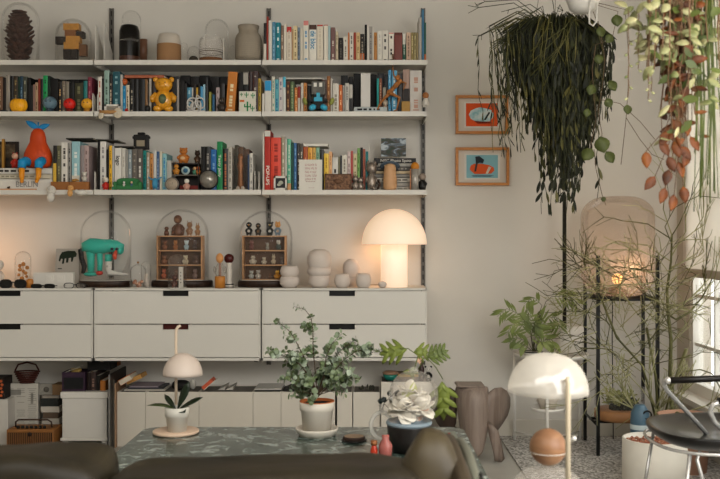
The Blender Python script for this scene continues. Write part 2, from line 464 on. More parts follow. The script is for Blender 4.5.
def row(where, z, L, yf=BY_, grp=None, depth=.16):
    """L: (px0, px1, pytop, words, colour, opts)"""
    prev = None; S = F/yf
    for k, e in enumerate(L):
        a, c, yt, words, col = e[:5]; o = dict(e[5]) if len(e) > 5 else {}
        x0, x1 = X(a, yf), X(c, yf); h = Z(yt, yf)-z; w_ = x1-x0
        adj = ('tall ' if h > .21 else 'short ' if h < .13 else '') + ('thick ' if w_ > .034 else 'thin ' if w_ < .013 else '')
        nxt = L[k+1][3] if k+1 < len(L) else None
        cands = []
        if prev: cands.append(f'{adj}{words} book right of the {prev} one, {where}')
        if nxt: cands.append(f'{adj}{words} book left of the {nxt} one, {where}')
        if prev and nxt: cands.append(f'{adj}{words} book between {prev} and {nxt}, {where}')
        if not prev: cands.insert(0, f'{adj}{words} book at left end of {where}')
        lab = next((q for q in cands if q not in usedlab and len(q.replace(',', ' ').split()) <= 16), cands[-1])
        if lab in usedlab: print('DUPBOOK', lab)
        usedlab.add(lab); prev = words
        book(x0, x1, h, o.pop('depth', depth), col, lab, z, o.pop('yf', yf), grp=grp or f'books standing on the {where}', **o)

D0 = '#2a211b'
row('top shelf, right bay', SA, [
 (263.6, 266.4, 23.5, 'black and white', '#2b2522', dict(bottom=('#c9c2b4', .45))),
 (266.6, 268.4, 17, 'dark red', '#8c2f22'), (268.6, 272, 21, 'pale grey', '#c9c5ba'),
 (272.2, 275.4, 22.5, 'steel blue', '#4d7f9a', dict(tcol='#7fa9bb')), (275.6, 280.6, 23, 'teal', '#12707c', dict(tcol='#d0dcd8')),
 (280.9, 283.6, 26, 'brown', '#7b6555', dict(tcol='#c9b9a0')), (283.8, 286.6, 24.6, 'plain cream', '#d2c8b8'),
 (286.8, 291.6, 27, 'cream red-labelled', '#cfc3b0', dict(top=('#b32a25', .16), tcol='#b7a996')), (291.8, 293.2, 29.5, 'tan', '#b08c62'),
 (293.4, 297.4, 26.4, 'buff', '#d8c49a', dict(tcol='#8c7a55')), (297.6, 300, 28, 'slate', '#7c8893', dict(tcol='#26303a')),
 (300.2, 303, 29.5, 'ivory', '#cdc4b3'), (303.4, 308.6, 21, 'white colour-lettered', '#d6cfc0', dict(tcol='#5d8db0', top=('#c77b74', .12))),
 (309.2, 316.6, 25, 'white blue-lettered', '#d8d3c7', dict(top=('#4b2f22', .14), txt=('de bloc', '#1d7fa8', .040, .58, .10))),
 (317, 323, 25, 'cream red-topped', '#d3c8b5', dict(top=('#a8322a', .05), tcol='#c3b7a2')), (323.6, 328, 25, 'cream red-edged', '#d6cdbd', dict(top=('#a8322a', .03))),
 (328.2, 330.4, 26.4, 'pale blue', '#9fb6b5'), (330.8, 335.2, 28, 'mottled maroon', '#6b4a46', dict(tcol='#c4b5a7')),
 (335.6, 338.2, 32, 'beige', '#c2b296', dict(tcol='#8a7a60')), (338.6, 343, 38.3, 'small black', '#28241f', dict(tcol='#55504a')),
 (343.4, 347.8, 37.5, 'small cream', '#cdc6b8', dict(tcol='#8b8375')), (348, 349.4, 33, 'orange', '#b8682f'), (349.6, 353.4, 33, 'white grey-lettered', '#d4cbbd', dict(tcol='#6c665f')),
 (353.6, 356, 33, 'rust red', '#94361f'), (356.2, 360, 33, 'sand', '#c6a878', dict(tcol='#8c7347')), (360.2, 364.4, 34.5, 'black orange-footed', '#2c2825', dict(bottom=('#c0622c', .28), tcol='#8d8375')),
 (364.6, 367, 25.2, 'jet black', '#161412'), (367.2, 369, 27, 'narrow white', '#cfc9be'), (369.2, 372.4, 27, 'grey', '#9a948c', dict(tcol='#5d5d60')),
 (372.6, 373.8, 27.4, 'slim ivory', '#d2ccc0'), (374, 377, 33, 'ochre', '#ad7432', dict(tcol='#7a4a1a')),
 (377.4, 382, 31.5, 'plain white', '#d3cdc0', dict(bottom=('#4a4743', .02), tcol='#bcb6aa')), (382.3, 388, 31, 'white black-lettered', '#d3cdc0', dict(tcol='#4a4743')),
 (388.6, 393.8, 33, 'white black-blocked', '#d6cec0', dict(tcol='#2f2926', top=('#bf3a32', .04))), (394.2, 402.4, 33, 'mahogany', '#6b2b1e', dict(top=('#54200f', .1))),
 (402.7, 405.6, 33.6, 'green white-topped', '#24503f', dict(top=('#d0cabd', .4), tcol='#a9b3a6')), (406.2, 410.8, 33, 'pinkish beige', '#bfa089', dict(tcol='#7c6654')),
 (411, 413.6, 33, 'olive', '#8c7c4e', dict(tcol='#c7b78b')), (413.8, 416.2, 33, 'moss', '#85794f', dict(tcol='#c7b78b')), (416.4, 418.3, 33, 'khaki', '#8c7c56'),
 (418.6, 421.6, 18, 'light grey', '#a39c92'), (421.9, 424, 10, 'blue', '#3f6f8d'), (424.2, 426.2, 23, 'dark green', '#1d5348', dict(bottom=('#b0612f', .18)))])

row('second shelf, left bay', SB, [
 (-3, 2.8, 77, 'brown', '#6a4a33', dict(tcol='#a58b6b')), (3, 5.9, 78, 'espresso', D0), (6.1, 9.9, 75.6, 'grey white', '#8d8579'),
 (10.2, 13.4, 76.6, 'black', '#191613'), (13.6, 18, 76.6, 'umber', '#3d3122', dict(tcol='#7d6a45')), (18.2, 19.9, 77, 'bottle green', '#1d3a30'),
 (20.1, 23, 76.6, 'navy', '#213c4d', dict(tcol='#6a8797')), (23.2, 27, 77, 'grey green', '#45483d', dict(tcol='#8d8b78')), (27.2, 30.8, 78, 'soot black', '#171411'),
 (31, 32.9, 86, 'charcoal', '#33302d'), (33.1, 35, 85, 'dusty pink', '#8a6a5e'), (35.2, 38, 83, 'tan', '#a78a6c', dict(tcol='#5d4934')), (38.2, 40.4, 79, 'brick red', '#7c2c1c'),
 (40.6, 43, 79.4, 'near-black', '#1c1916'), (43.2, 47.6, 76, 'bright green', '#158a4b', dict(tcol='#0c4628')), (47.8, 50, 76.4, 'forest green', '#173126'), (50.2, 58, 79, 'wide black', '#151210'),
 (58.4, 62, 82, 'spotted black', '#241d18', dict(tcol='#c8a06a')), (62.3, 65.6, 81.5, 'taupe', '#6d6255', dict(tcol='#9d907c')), (65.9, 69, 82, 'mushroom', '#7b7263'),
 (69.3, 74.4, 83, 'inky black', '#1b1815'), (74.8, 83, 83.5, 'olive drab', '#3f3d28', dict(tcol='#6c6a4a')), (83.6, 87.4, 81.4, 'teal', '#1d6a68', dict(bottom=('#a98f5a', .35))),
 (87.8, 91.6, 77.5, 'mulberry', '#6e2335', dict(tcol='#a7636b'))], grp='books on the second shelf, left bay')
row('second shelf, middle bay', SB, [
 (98, 101.8, 77.3, 'white', '#cdc6ba', dict(tcol='#a8604f')), (102, 104, 79, 'black', D0), (104.2, 109.2, 71, 'pale green', '#87a094', dict(tcol='#4c6157')),
 (109.4, 112.4, 75, 'dark lettered', '#29231f', dict(tcol='#c0ab93')), (112.8, 120, 72, 'petrol blue', '#1d4d56', dict(tcol='#7ea0a3')), (120.3, 122.6, 75, 'light grey', '#a7a49c'),
 (122.8, 125.8, 86.5, 'bright blue', '#1b79a8', dict(tcol='#6bb0cc')), (126, 129.4, 85.5, 'cream', '#c3b59c', dict(tcol='#5d5142')),
 (129.8, 134, 79.4, 'black lettered', '#191614', dict(tcol='#a59c8a')), (134.2, 138.4, 79.4, 'coal black', '#171310'), (138.6, 145, 79.4, 'raven black', '#15120f'), (145.2, 147.6, 80, 'bronze', '#7a5730'),
 (147.8, 148.9, 84, 'sepia', '#3a2e22'), (149, 151.4, 79, 'pale', '#a39c90'), (151.8, 156, 80, 'dim brown', '#33261b'), (156.4, 163, 80, 'dim maroon', '#2c1713'), (163.3, 170, 80, 'dim olive', '#2c2a18'), (170.2, 176.8, 80, 'dim black', '#191511'),
 (177, 179, 80, 'greyish', '#96908a'), (179.3, 184.6, 81, 'ebony', '#1a1613'), (184.8, 187, 84, 'graphite', '#2c2a28'), (187.2, 191.6, 88, 'sky blue', '#3d7891', dict(tcol='#9dbcc4')), (191.9, 193.2, 88, 'off-white', '#b5afa5'),
 (193.6, 196, 84, 'dark umber', '#2a2019'), (196.2, 198, 88, 'mustard', '#b18a2c'), (198.4, 200.2, 84, 'sooty', '#1c1815'), (200.4, 203, 87, 'azure', '#3d86ad'), (203.2, 205.2, 85, 'powder blue', '#8bb0bd'),
 (205.8, 207.8, 78, 'slate black', '#27292b'), (209, 211.2, 92.4, 'lime', '#8f8c3a'), (212.4, 214.6, 95, 'cobalt', '#2a5878'), (216, 219.6, 88, 'pinkish grey', '#a08f8d', dict(tcol='#6c5a5c')),
 (220, 224.8, 84, 'deep brown', '#241b16')], grp='books on the second shelf, middle bay')
row('second shelf, end of middle bay', SB, [
 (238.4, 243, 72.5, 'dark chocolate', '#1d1512'), (243.2, 248.4, 73, 'black white-labelled', '#15120f', dict(top=('#9a948a', .3))), (248.8, 252.2, 71.5, 'wine', '#2e1410'), (252.4, 258, 71.5, 'wide oxblood', '#3a1812', dict(tcol='#a8a095')),
 (258.3, 261, 79, 'yellow', '#a3832b', dict(tcol='#5f5a22'))], grp='books on the second shelf, middle bay')
book(X(225.4, BY_), X(234.6, BY_), .222, .16, '#b8702a', 'large orange book leaning right near end of middle bay', SB, lean=.075, tcol='#d9c9a0', grp='books on the second shelf, middle bay')
row('second shelf, right bay', SB, [
 (262, 264.4, 94, 'small white', '#c9c3b8'), (264.8, 271.4, 81, 'white blue-blocked', '#cdc8be', dict(top=('#1f86b8', .32))), (271.8, 274.8, 77, 'off-white', '#c8c4b4', dict(tcol='#4e8a7c')),
 (275, 278.8, 80, 'aqua', '#5aa1ab', dict(tcol='#1f5f8c')), (279, 282.8, 78, 'lilac white', '#c2bab8', dict(tcol='#6f6a7a')), (283, 285.8, 77, 'cyan topped', '#c7c9c3', dict(top=('#46a3bb', .3))),
 (286.2, 290, 82, 'chestnut', '#4d2b1c', dict(tcol='#a57a50')), (290.2, 294.4, 82, 'fern green', '#4b5c3a', dict(tcol='#8f9a70')), (294.6, 297.6, 88, 'orange', '#b56a2d', dict(tcol='#e0b080')),
 (297.8, 300.4, 87, 'red and white', '#8a2f26', dict(bottom=('#b9b0a3', .55))), (300.8, 303.4, 83.4, 'bone', '#bdb6a9'), (303.6, 307, 83.4, 'amber', '#b9762f', dict(tcol='#7a4a1a')),
 (307.4, 311.8, 86, 'black', '#1a1714'), (312, 316, 83, 'olive', '#59562f'), (316.4, 321, 84, 'dusky', '#2c2621'), (321.4, 326.6, 80, 'burnt brown', '#4a2c1c'), (326.8, 330.4, 76.6, 'copper', '#8a5a35', dict(tcol='#c89a6a')),
 (330.6, 332.4, 79, 'slim white', '#bfb8ac'), (332.8, 338.8, 84, 'white cloth', '#c9c2b4', dict(tcol='#8a8172')), (339, 342.4, 85.4, 'tangerine', '#bd5f27', dict(tcol='#e6b58a')), (342.6, 345, 86, 'smoke', '#8a8680'),
 (345.2, 349, 83.6, 'chalk white', '#bcb7ad', dict(tcol='#6e6a66')), (349.2, 352.6, 85, 'grey black-footed', '#aaa59b', dict(bottom=('#2a2724', .5)))], grp='books on the second shelf, right bay')
row('second shelf, far right', SB, [
 (388.4, 391, 70.4, 'blue', '#4b93bb', dict(tcol='#a0c6d8')), (391.6, 397, 71, 'wide blue', '#5b9cbd', dict(tcol='#c7dbe2')), (397.6, 402.6, 74, 'black', '#221b17'),
 (403, 409.6, 70, 'dusky pink', '#a58a7c', dict(bottom=('#2c221b', .55))), (410, 421.8, 71, 'white', '#c7c0b7', dict(tcol='#b98f7c'))], grp='books on the second shelf, right bay')
row('second shelf behind the wooden mannequin', SB, [
 (376.8, 379, 79, 'turquoise', '#2d9a92', dict(yf=5.26)), (379.2, 382, 79, 'sienna', '#8a4f33', dict(yf=5.26, tcol='#d0a080')), (382.8, 386, 88, 'ivory', '#bdb3a0', dict(yf=5.26))], yf=5.26, grp='books on the second shelf, right bay', depth=.15)
row('added shade row, second shelf right', SB, [  # dark rows added behind the front books to deepen the shelf's shade
 (341, 348, 76, 'black', '#14110e'), (348.4, 353, 77, 'umber', '#1c1510'), (353.5, 361, 74, 'wide black', '#15110e'), (361.4, 368, 74, 'soot', '#120f0d'), (368.4, 377, 75, 'dark bronze', '#1f1710'), (377.4, 384, 74, 'coal', '#15110e'), (384.4, 393, 75, 'peat', '#1b140f')], yf=5.33, grp='dark books added to deepen shade behind the second shelf row', depth=.14)
row('added shade row, second shelf middle', SB, [
 (152, 160, 76, 'black', '#14110e'), (160.4, 171, 76, 'soot', '#120f0d'), (171.4, 180, 77, 'peat', '#1b140f'), (180.4, 190, 76, 'coal', '#15110e'), (190.4, 199, 77, 'umber', '#1c1510'), (199.4, 209, 76, 'pitch', '#120f0c'), (209.4, 219, 77, 'wide peat', '#1b140f'), (219.4, 230, 77, 'wide coal', '#15110e'), (230.4, 240, 76, 'jet', '#120f0d')], yf=5.33, grp='dark books added to deepen shade behind the second shelf row', depth=.14)
row('added shade row, second shelf left', SB, [
 (20, 30, 80, 'black', '#14110e'), (30.4, 42, 80, 'soot', '#120f0d'), (42.4, 54, 80, 'peat', '#1b140f'), (54.4, 66, 80, 'coal', '#15110e'), (66.4, 78, 80, 'umber', '#1c1510'), (78.4, 90, 80, 'jet', '#120f0d')], yf=5.33, grp='dark books added to deepen shade behind the second shelf row', depth=.14)
row('third shelf, left bay', SCz, [
 (53.2, 56.6, 146, 'black yellow-footed', '#25201a', dict(bottom=('#d3a93d', .6))), (57, 61, 146, 'olive', '#5a563f', dict(tcol='#8d8763')), (61.4, 67.6, 143, 'white', '#d2ccc1', dict(tcol='#4b4742')),
 (68, 71.2, 143.6, 'grey', '#8b8882', dict(tcol='#3b3936')), (71.8, 79.8, 142, 'pale blue', '#8fb6bb', dict(tcol='#d9dcd4', bottom=('#c9c0ae', .3))), (80.2, 84, 146, 'mauve grey', '#857a78'), (84.2, 88.8, 146, 'faded pink', '#a9938f', dict(tcol='#7a6562'))], grp='books on the third shelf, left bay')
row('third shelf, middle bay', SCz, [
 (97.6, 99.8, 141, 'black', '#171412'), (100.2, 106, 142, 'white', '#cfcac2', dict(tcol='#8a8785')), (106.6, 109, 150, 'near-black', '#1b1814'), (109.2, 112, 146, 'yellow', '#e0ab2b', dict(tcol='#8c6a15')),
 (112.2, 114.2, 146.6, 'dove grey', '#a7a6a2'), (114.6, 121.4, 148.4, 'white black-lettered', '#d2cdc3', dict(txt=('logo', '#12110f', .030, .70, .052))), (121.7, 125.4, 148.6, 'eggshell', '#c2bdb2', dict(tcol='#9f9a90')),
 (125.8, 128, 150, 'mid grey', '#8a8780'), (128.3, 131.8, 150, 'blue grey', '#7f8a8d', dict(tcol='#b8bdbb')), (132.2, 137, 149.4, 'speckled grey', '#5f5850', dict(tcol='#8c8376')), (137.2, 142.8, 149.4, 'white-titled brown', '#57504a', dict(tcol='#c9c4ba')),
 (143.2, 146.4, 151, 'teal', '#15756f', dict(tcol='#0b4a48')), (146.6, 149.6, 153, 'brown and white', '#96856f', dict(tcol='#d1c8ba')), (149.8, 153.4, 154, 'caramel', '#b37a3c', dict(tcol='#7c4e20')), (153.6, 156.4, 151, 'milk white', '#c3c0ba'),
 (156.6, 159.4, 152, 'denim blue', '#3b567a', dict(tcol='#8699b0')), (159.6, 162, 152, 'cream', '#c9bfa9'), (162.3, 166.6, 154, 'light blue', '#7ba6a9', dict(tcol='#3e7fae')), (166.9, 171.4, 161, 'short pale grey', '#a9a79e')], grp='books on the third shelf, middle bay')
row('third shelf right of cubby box', SCz, [
 (201, 205, 147, 'black', '#191614'), (205.2, 210.6, 147, 'black white-titled', '#1b1816', dict(tcol='#8d8780')), (210.9, 216.4, 150, 'royal blue', '#1f5f9c', dict(tcol='#7aa3c8')),
 (217, 222.6, 142, 'bright green', '#0f7a44', dict(txt=('Tasty Jelly', '#d5d8cc', .019, .50, .125))), (223, 228, 149, 'coal', '#1e1a17', dict(tcol='#a8603a')), (228.3, 232, 147.4, 'stone white', '#b5aea1', dict(tcol='#6d675d')),
 (232.4, 236, 144, 'dark olive', '#4d4737', dict(yf=5.27)), (236.4, 241.6, 146, 'russet', '#5c3c26', dict(yf=5.27)), (242, 247, 148, 'cocoa', '#5a3a25', dict(yf=5.27)), (247.6, 249.4, 155, 'indigo', '#33415c'), (249.6, 252.8, 153.8, 'bright white', '#c9c4ba', dict(tcol='#6d6a66'))], grp='books on the third shelf, middle bay')
row('third shelf, right bay', SCz, [
 (262.6, 264.2, 133.5, 'thin white', '#c8c2b6', dict(depth=.2)), (264.5, 270.6, 131, 'red pop-up', '#a82c22', dict(top=('#c3c1b8', .10), txt=('POP-UPS', '#e8dfd2', .026, .25, .105))), (271, 281, 138, 'wide scarlet', '#d03a1f', dict(tcol='#8f2413')),
 (281.4, 285, 137, 'grey beige', '#938872', dict(tcol='#c9bfa9')), (285.2, 287, 139, 'chalk', '#c1bdb2'), (287.2, 291, 139.4, 'jade', '#54a283', dict(tcol='#bfd4c0')), (291.4, 293.6, 143, 'dark green', '#164a3c'),
 (293.8, 296.8, 143.4, 'blue', '#2c5c8c', dict(tcol='#6fa0c0')), (297.1, 299.8, 143.6, 'black mottled', '#39332c', dict(tcol='#b5ab9b')), (300, 303, 144, 'brown mottled', '#4a4238', dict(tcol='#b5ab9b')),
 (303.4, 307.8, 147.2, 'burnt orange', '#a2502a', dict(tcol='#d08a60')), (308, 312.4, 148, 'golden', '#d79a2f', dict(tcol='#a8701c')), (312.7, 315.8, 148, 'buttery', '#c9a052', dict(tcol='#8c7038')), (316, 319.6, 148, 'mint', '#7ea38a', dict(tcol='#4b6d58')), (320, 323.6, 150, 'charcoal', '#26221f'),
 (324, 328.8, 154, 'lemon yellow', '#e0b838', dict(tcol='#c09020')), (329, 332, 152, 'peach', '#dba878', dict(tcol='#b98450')), (332.3, 338, 158, 'short white', '#c8c3ba', dict(tcol='#3b3835')), (338.3, 340, 157, 'drab', '#6d6849'),
 (340.2, 341.9, 156, 'pitch black', '#171411'), (342.1, 347, 155.6, 'light cream', '#cbc4b5', dict(tcol='#8c8577')), (347.4, 350.6, 152, 'pale pink', '#cdb9b3', dict(tcol='#7a6a68')), (350.8, 353, 151.4, 'red', '#a63a2c'), (353.3, 357, 154, 'cream tan-lettered', '#c7b894', dict(tcol='#6b5a38')),
 (357.3, 360, 148.6, 'apple green', '#6f9a4c', dict(tcol='#4a6a30')), (360.3, 362.8, 148, 'black', '#191512'), (363, 365.4, 149.5, 'rose brown', '#95503f'), (365.6, 368.4, 152, 'teal', '#1f6a6c'), (368.8, 369.9, 145, 'tall sliver white', '#c4beb2')], grp='books on the third shelf, right bay')
# lying books
def flat(px0, px1, py0, py1, z, color, label, where='books lying flat', y=5.2, depth=.2, tcol=None, txt=None, rot=0, name='book', cat='book'):
    """py0 top, py1 bottom; z given is the resting height"""
    x0, x1 = X(px0, y), X(px1, y); h = (py1-py0)*y/F; w_ = x1-x0
    t = thing(name, label, cat, ((x0+x1)/2, y, z), rot=(0, rot, 0), group=where)
    th = min(.002, h*.25); b = nb(); box(b, (0, depth/2, th/2), (w_, depth, th)); box(b, (0, depth/2, h-th/2), (w_, depth, th)); box(b, (0, .0008, h/2), (w_, .0016, h)); mk('cover', b, mat(color, .5, vary=.05), t)
    b = nb(); box(b, (0, depth/2, h/2), (w_-.005, depth-.006, h-2*th-.0002)); mk('pages', b, PAGES, t)
    if txt: text('spine_title', txt[0], txt[2], mat(txt[1], .6), t, (txt[3] if len(txt) > 3 else 0, -.001, h*.5), width=txt[4] if len(txt) > 4 else None)
    elif tcol:
        b = nb(); rr = random.Random(int(px0*31+py0)); xx = -w_*.4
        while xx < w_*.3: l = rr.uniform(.006, .03); box(b, (xx+l/2, -.0006, h/2), (l, .0008, h*.35)); xx += l + rr.uniform(.004, .012)
        mk('spine_title', b, mat(tcol, .6), t)
    return z+h
z = flat(-60, 52, 179.2, 190.5, SCz, '#d2ccc1', 'thick white art book at bottom of the flat stack under the pear toy', 'flat book stack under the pear toy', 5.17, txt=('BERLIN', '#8b8883', .045, .0+X(27, 5.17)-X(-4, 5.17), .12))
z = flat(-30, 52, 174.4, 179.2, z, '#c3baa4', 'slim buff book in the middle of flat stack under pear toy', 'flat book stack under the pear toy', 5.17, tcol='#8f8672')
PEARZ = flat(-60, 52, 168.2, 174.4, z, '#cbc6bc', 'white book topmost of the flat stack under pear toy', 'flat book stack under the pear toy', 5.17, tcol='#3a3733')
flat(124.5, 164, 74.2, 77.6, Z(78.9, BY_)+.0008, '#a3583a', 'terracotta book laid flat across the dark books beside gold bear', depth=.15, y=BY_)
flat(286.4, 322, 77.2, 79.4, Z(79.9, BY_), '#b9b5ab', 'white magazine laid over books above the robot toy', depth=.17, y=BY_, name='magazine', cat='magazine')
ZG = flat(354, 387, 106.6, 111.8, SB, '#a7adab', 'grey flat book with black title under the tall white box', y=5.165, depth=.1, tcol='#1d1b19')
flat(303.4, 328, 143, 146.6, Z(147.1, BY_), '#d0cbc0', 'white booklet laid on orange and yellow books, third shelf', y=BY_, depth=.15, name='booklet', cat='booklet')
# thin papers draped on top of books, third shelf
zz = Z(140.3, 5.2)
flat(66, 93, 137.2, 138.6, Z(140, 5.19)+.001, '#3d3a31', 'dark magazine laid on books right of the pear toy', 'magazines laid on the third shelf books', y=5.19, depth=.17, name='magazine', cat='magazine')
flat(96.5, 118, 139.4, 140.4, Z(141, 5.19)+.001, '#54524a', 'grey green magazine laid on white books, middle bay', 'magazines laid on the third shelf books', y=5.19, depth=.17, name='magazine', cat='magazine', rot=.05)
flat(112, 133.5, 145.2, 146.4, Z(148.2, 5.19)+.002, '#37352d', 'dark magazine laid left of the black camera, third shelf', 'magazines laid on the third shelf books', y=5.19, depth=.17, name='magazine', cat='magazine')
# right flat stack, third shelf
z = SCz
for k, (p0, p1, y0, y1, col, tc, lb) in enumerate([
 (373, 418, 186.6, 191, '#c3bbae', '#8c8375', 'cream book at the very bottom of stack behind wooden peg'), (377, 417, 182.6, 186.6, '#a39c92', None, 'grey book second from bottom of stack behind wooden peg'),
 (372, 416, 177.8, 182.6, '#cdc6b8', '#6a635a', 'white book third from bottom of stack behind wooden peg'), (374, 417, 174.2, 177.8, '#8b857c', None, 'dim grey book in middle of stack behind wooden peg'),
 (376, 415, 171, 174.2, '#c6b08c', None, 'tan book under the dark ones in stack behind wooden peg'), (374, 416, 167, 171, '#57534d', '#9a948a', 'charcoal book third from top of stack behind wooden peg'),
 (378, 416, 163.4, 167, '#a8a49b', None, 'light grey book just below the top black one')]):
    z = flat(p0, p1, y0, y1, z, col, lb, 'flat stack of books at right end of third shelf', 5.235, .14, tc)
flat(374, 416, 158.2, 163.2, z, '#15120f', 'black book with white title topmost of stack behind wooden peg', 'flat stack of books at right end of third shelf', 5.235, .14, txt=('NYC Photo Spots', '#cfcac0', .022, .005, .17))
# ------------------------------------------------------------------ glass cloches and jars
def dome_prof(r, h, n=10, open_=True):
    pr = [(r, 0), (r, h-r*.95)]
    for k in range(1, n+1):
        a = pi/2*k/n; pr.append((r*cos(a) if k < n else 0, h-r*.95 + r*.95*sin(a)))
    return pr
def cloche(px0, px1, pyt, z, y, label, group=None, base=None, knob=None, m=None, zb=None, sy=1):
    d = y; r = (X(px1, d)-X(px0, d))/2; x = (X(px1, d)+X(px0, d))/2; h = Z(pyt, d)-z
    t = thing('glass_cloche', label, 'cloche', (x, y, z), group=group); bh = 0
    if base:
        br, bh, bmt = base; b = nb(); lathe(b, [(0, 0), (br, 0), (br, bh*.8), (br-.004, bh), (r+.004, bh), (0, bh)], n=40, sy=sy); mk('base', b, bmt, t)
    b = nb(); pr = [(a, q+bh) for a, q in dome_prof(r, h-bh)]; pr.insert(0, (r+.002, bh+.0005)); lathe(b, pr, n=40, sy=sy); mk('dome', b, m or GLASS, t)
    b = nb(); lathe(b, [(r-.001, bh+.001), (r+.003, bh+.001), (r+.003, bh+.005), (r-.001, bh+.005), (r-.001, bh+.001)], n=40, sy=sy); mk('rim', b, mat('#b9b3a8', .2), t)
    if knob:
        b = nb(); lathe(b, [(0, 0), (knob*.5, 0), (knob*.3, knob*.6), (knob*.9, knob*1.1), (knob, knob*1.7), (knob*.7, knob*2.4), (0, knob*2.7)], (0, 0, h), n=16); mk('knob', b, GOLD, t)
    return x, y, z+bh, r
# top shelf
PB = 5.28
x, y, z, r = cloche(2.5, 38.5, 3, SA, PB, 'tall glass cloche over a large brown pine cone, top shelf left', 'glass cloches on the top shelf')
t = thing('pine_cone', 'large dark brown pine cone standing under glass on top shelf', 'pine cone', (X(19.5, PB), PB, SA+.001))
hc = Z(12, PB)-SA; b = nb(); tube(b, [(0, 0, 0), (0, 0, hc*.95)], [.03, .008], 8); mk('core', b, mat('#2a1610', .9), t)
b = nb(); rows_ = 14
for k in range(rows_):
    f = k/(rows_-1); zz = hc*(.02+.95*f); rr = .064*(1-.0*f)*(sin(pi*(.22+.72*f))**.6) + .006; lean_ = .012*f*0
    nn = 11
    for j in range(nn):
        a = 2*pi*j/nn + k*.4 + R.uniform(-.1, .1); dv = Vector((cos(a), sin(a), .15)); leaf(b, dv*.008+Vector((0, 0, zz-.01)), dv, (0, 0, 1), rr*R.uniform(.85, 1.2), .036, -.35, (.5, .9, 1.1, 1, .4), .1)
mk('scales', b, ramp_mat('cone', [(.3, '#2f1a12'), (.7, '#4e2d20')], 40, .8), t, solid=.003, norm=False)
x, y, z, r = cloche(56, 91, 19.5, SA, PB, 'glass cloche over stacked wooden block figure, top shelf left', 'glass cloches on the top shelf')
t = thing('wooden_block_figure', 'block figure of stacked yellow and dark wood cubes under glass', 'figurine', (X(73, PB), PB, SA+.001)); px = lambda a: X(a, PB)-X(73, PB); pz = lambda a: Z(a, PB)-SA
WY_ = mat('#b0792c', .5, vary=.3, scale=60); WDK = mat('#2b1c12', .6)
for nm, a, c, y0, y1, m_, dy in [('leg', 64, 71.5, 50, 60, WDK, 0), ('leg', 72, 78, 50, 60, WDK, 0), ('body_block', 65, 80, 43.5, 50.5, WY_, 0), ('body_block', 67, 81, 37.5, 43.5, WY_, 0), ('body_block', 72, 84, 32.5, 38.5, WDK, .01), ('body_block', 66, 77, 31, 37.5, mat('#7a4a22', .6), 0),
                                  ('head', 64.5, 80, 25, 31.5, WY_, 0), ('arm', 56.5, 66.5, 38, 45, WDK, 0), ('hand', 80, 87, 45.5, 57, mat('#6b4524', .6, vary=.2, scale=50), 0)]:
    b = nb(); w_ = px(c)-px(a); box(b, ((px(a)+px(c))/2, dy, (pz(y0)+pz(y1))/2), (w_, min(.05, w_*.8), pz(y0)-pz(y1)), bev=.001)
    if nm == 'head':
        for s in (-1, 1): box(b, ((px(72)+s*.009), -.026, pz(28)), (.006, .004, .006))
    mk(nm, b, m_, t)
b = nb(); tube(b, [(px(68), 0, pz(25)), (px(68), 0, pz(22.6))], .0015, 6); mk('antenna', b, WDK, t)
# black vase with zigzag line, glass dome behind
cloche(122, 141, 11, SA, 5.37, 'narrow glass cloche rising behind the black vase, top shelf', 'glass cloches on the top shelf')
def vessel(name, label, cat, pxc, py_prof, z, y, m, parts=(), group=None, n=32):
    """py_prof: list of (half width px, py)"""
    t = thing(name, label, cat, (X(pxc, y), y, z), group=group); k = y/F
    b = nb(); lathe(b, [(a*k, max(0, Z(p, y)-z)) for a, p in py_prof], n=n); mk('body', b, m, t)
    return t, k
BG = ramp_mat('black_to_amber', [(0, '#5b3a28'), (.32, '#1a1512'), (1, '#0f0e0c')], 1, .25); 
t, k = vessel('vase', 'glossy black vase with white zigzag line, top shelf', 'vase', 129.5, [(0, 60.6), (10, 60.6), (10, 58), (10.2, 45), (10, 32), (8.4, 27), (6, 25.8), (5, 25.8), (5.5, 28), (0, 28)], SA, 5.22, mat('#15110e', .22, vary=.3, scale=8))
b = nb(); zz = Z(42, 5.22)-SA; pts = []
for q in range(26):
    a = radians(200 + q*5.6); pts.append((10.35*k*cos(a), 10.35*k*sin(a), zz + (.006*(1 if q % 2 else -1) if q > 9 else 0)))
tube(b, pts, .0012, 5); mk('zigzag_line', b, mat('#b9b3a8', .5), t)
b = nb(); lathe(b, [(10.15*k, .004), (10.25*k, .03)], n=32); mk('foot_band', b, mat('#4b2f22', .3), t)
t, k = vessel('vase', 'brown tinted tumbler right of the black vase, top shelf', 'vase', 143, [(0, 60.6), (4, 60.6), (4.4, 50), (4.4, 40), (4.1, 40), (4.1, 59), (0, 59)], SA, 5.33, mat('#6b4a36', .4, vary=.2))
t = thing('two_tone_jar', 'cream and tan rounded jar on top shelf, middle bay', 'jar', (X(169, 5.24), 5.24, SA)); k = 5.24/F
b = nb(); lathe(b, [(0, 0), (11.2*k, 0), (12*k, .012), (12*k, .05), (11.8*k, .102)], n=32); mk('tan_base', b, mat('#8f6a47', .8), t)
b = nb(); lathe(b, [(11.9*k, .102), (11.2*k, .13), (10*k, .155), (9*k, .160), (8.4*k, .160), (8.8*k, .14), (9*k, .11), (0, .11)], n=32); mk('cream_neck', b, mat('#b7ada0', .4), t)
cloche(180.5, 187.5, 43, SA, 5.3, 'tiny glass cloche right of the cream and tan jar', 'glass cloches on the top shelf')
cloche(187.5, 200, 46.5, SA, 5.3, 'small glass cloche over a dark moss ball, top shelf', 'glass cloches on the top shelf')
b = nb(); ball(b, (0, 0, .026), (.028, .028, .026), 14, 8); single('moss_ball', b, mat('#3a3222', .95, vary=.5, scale=60, bump=1), 'dark moss ball under small glass cloche, top shelf', 'ornament', (X(193.6, 5.3), 5.3, SA+.001))
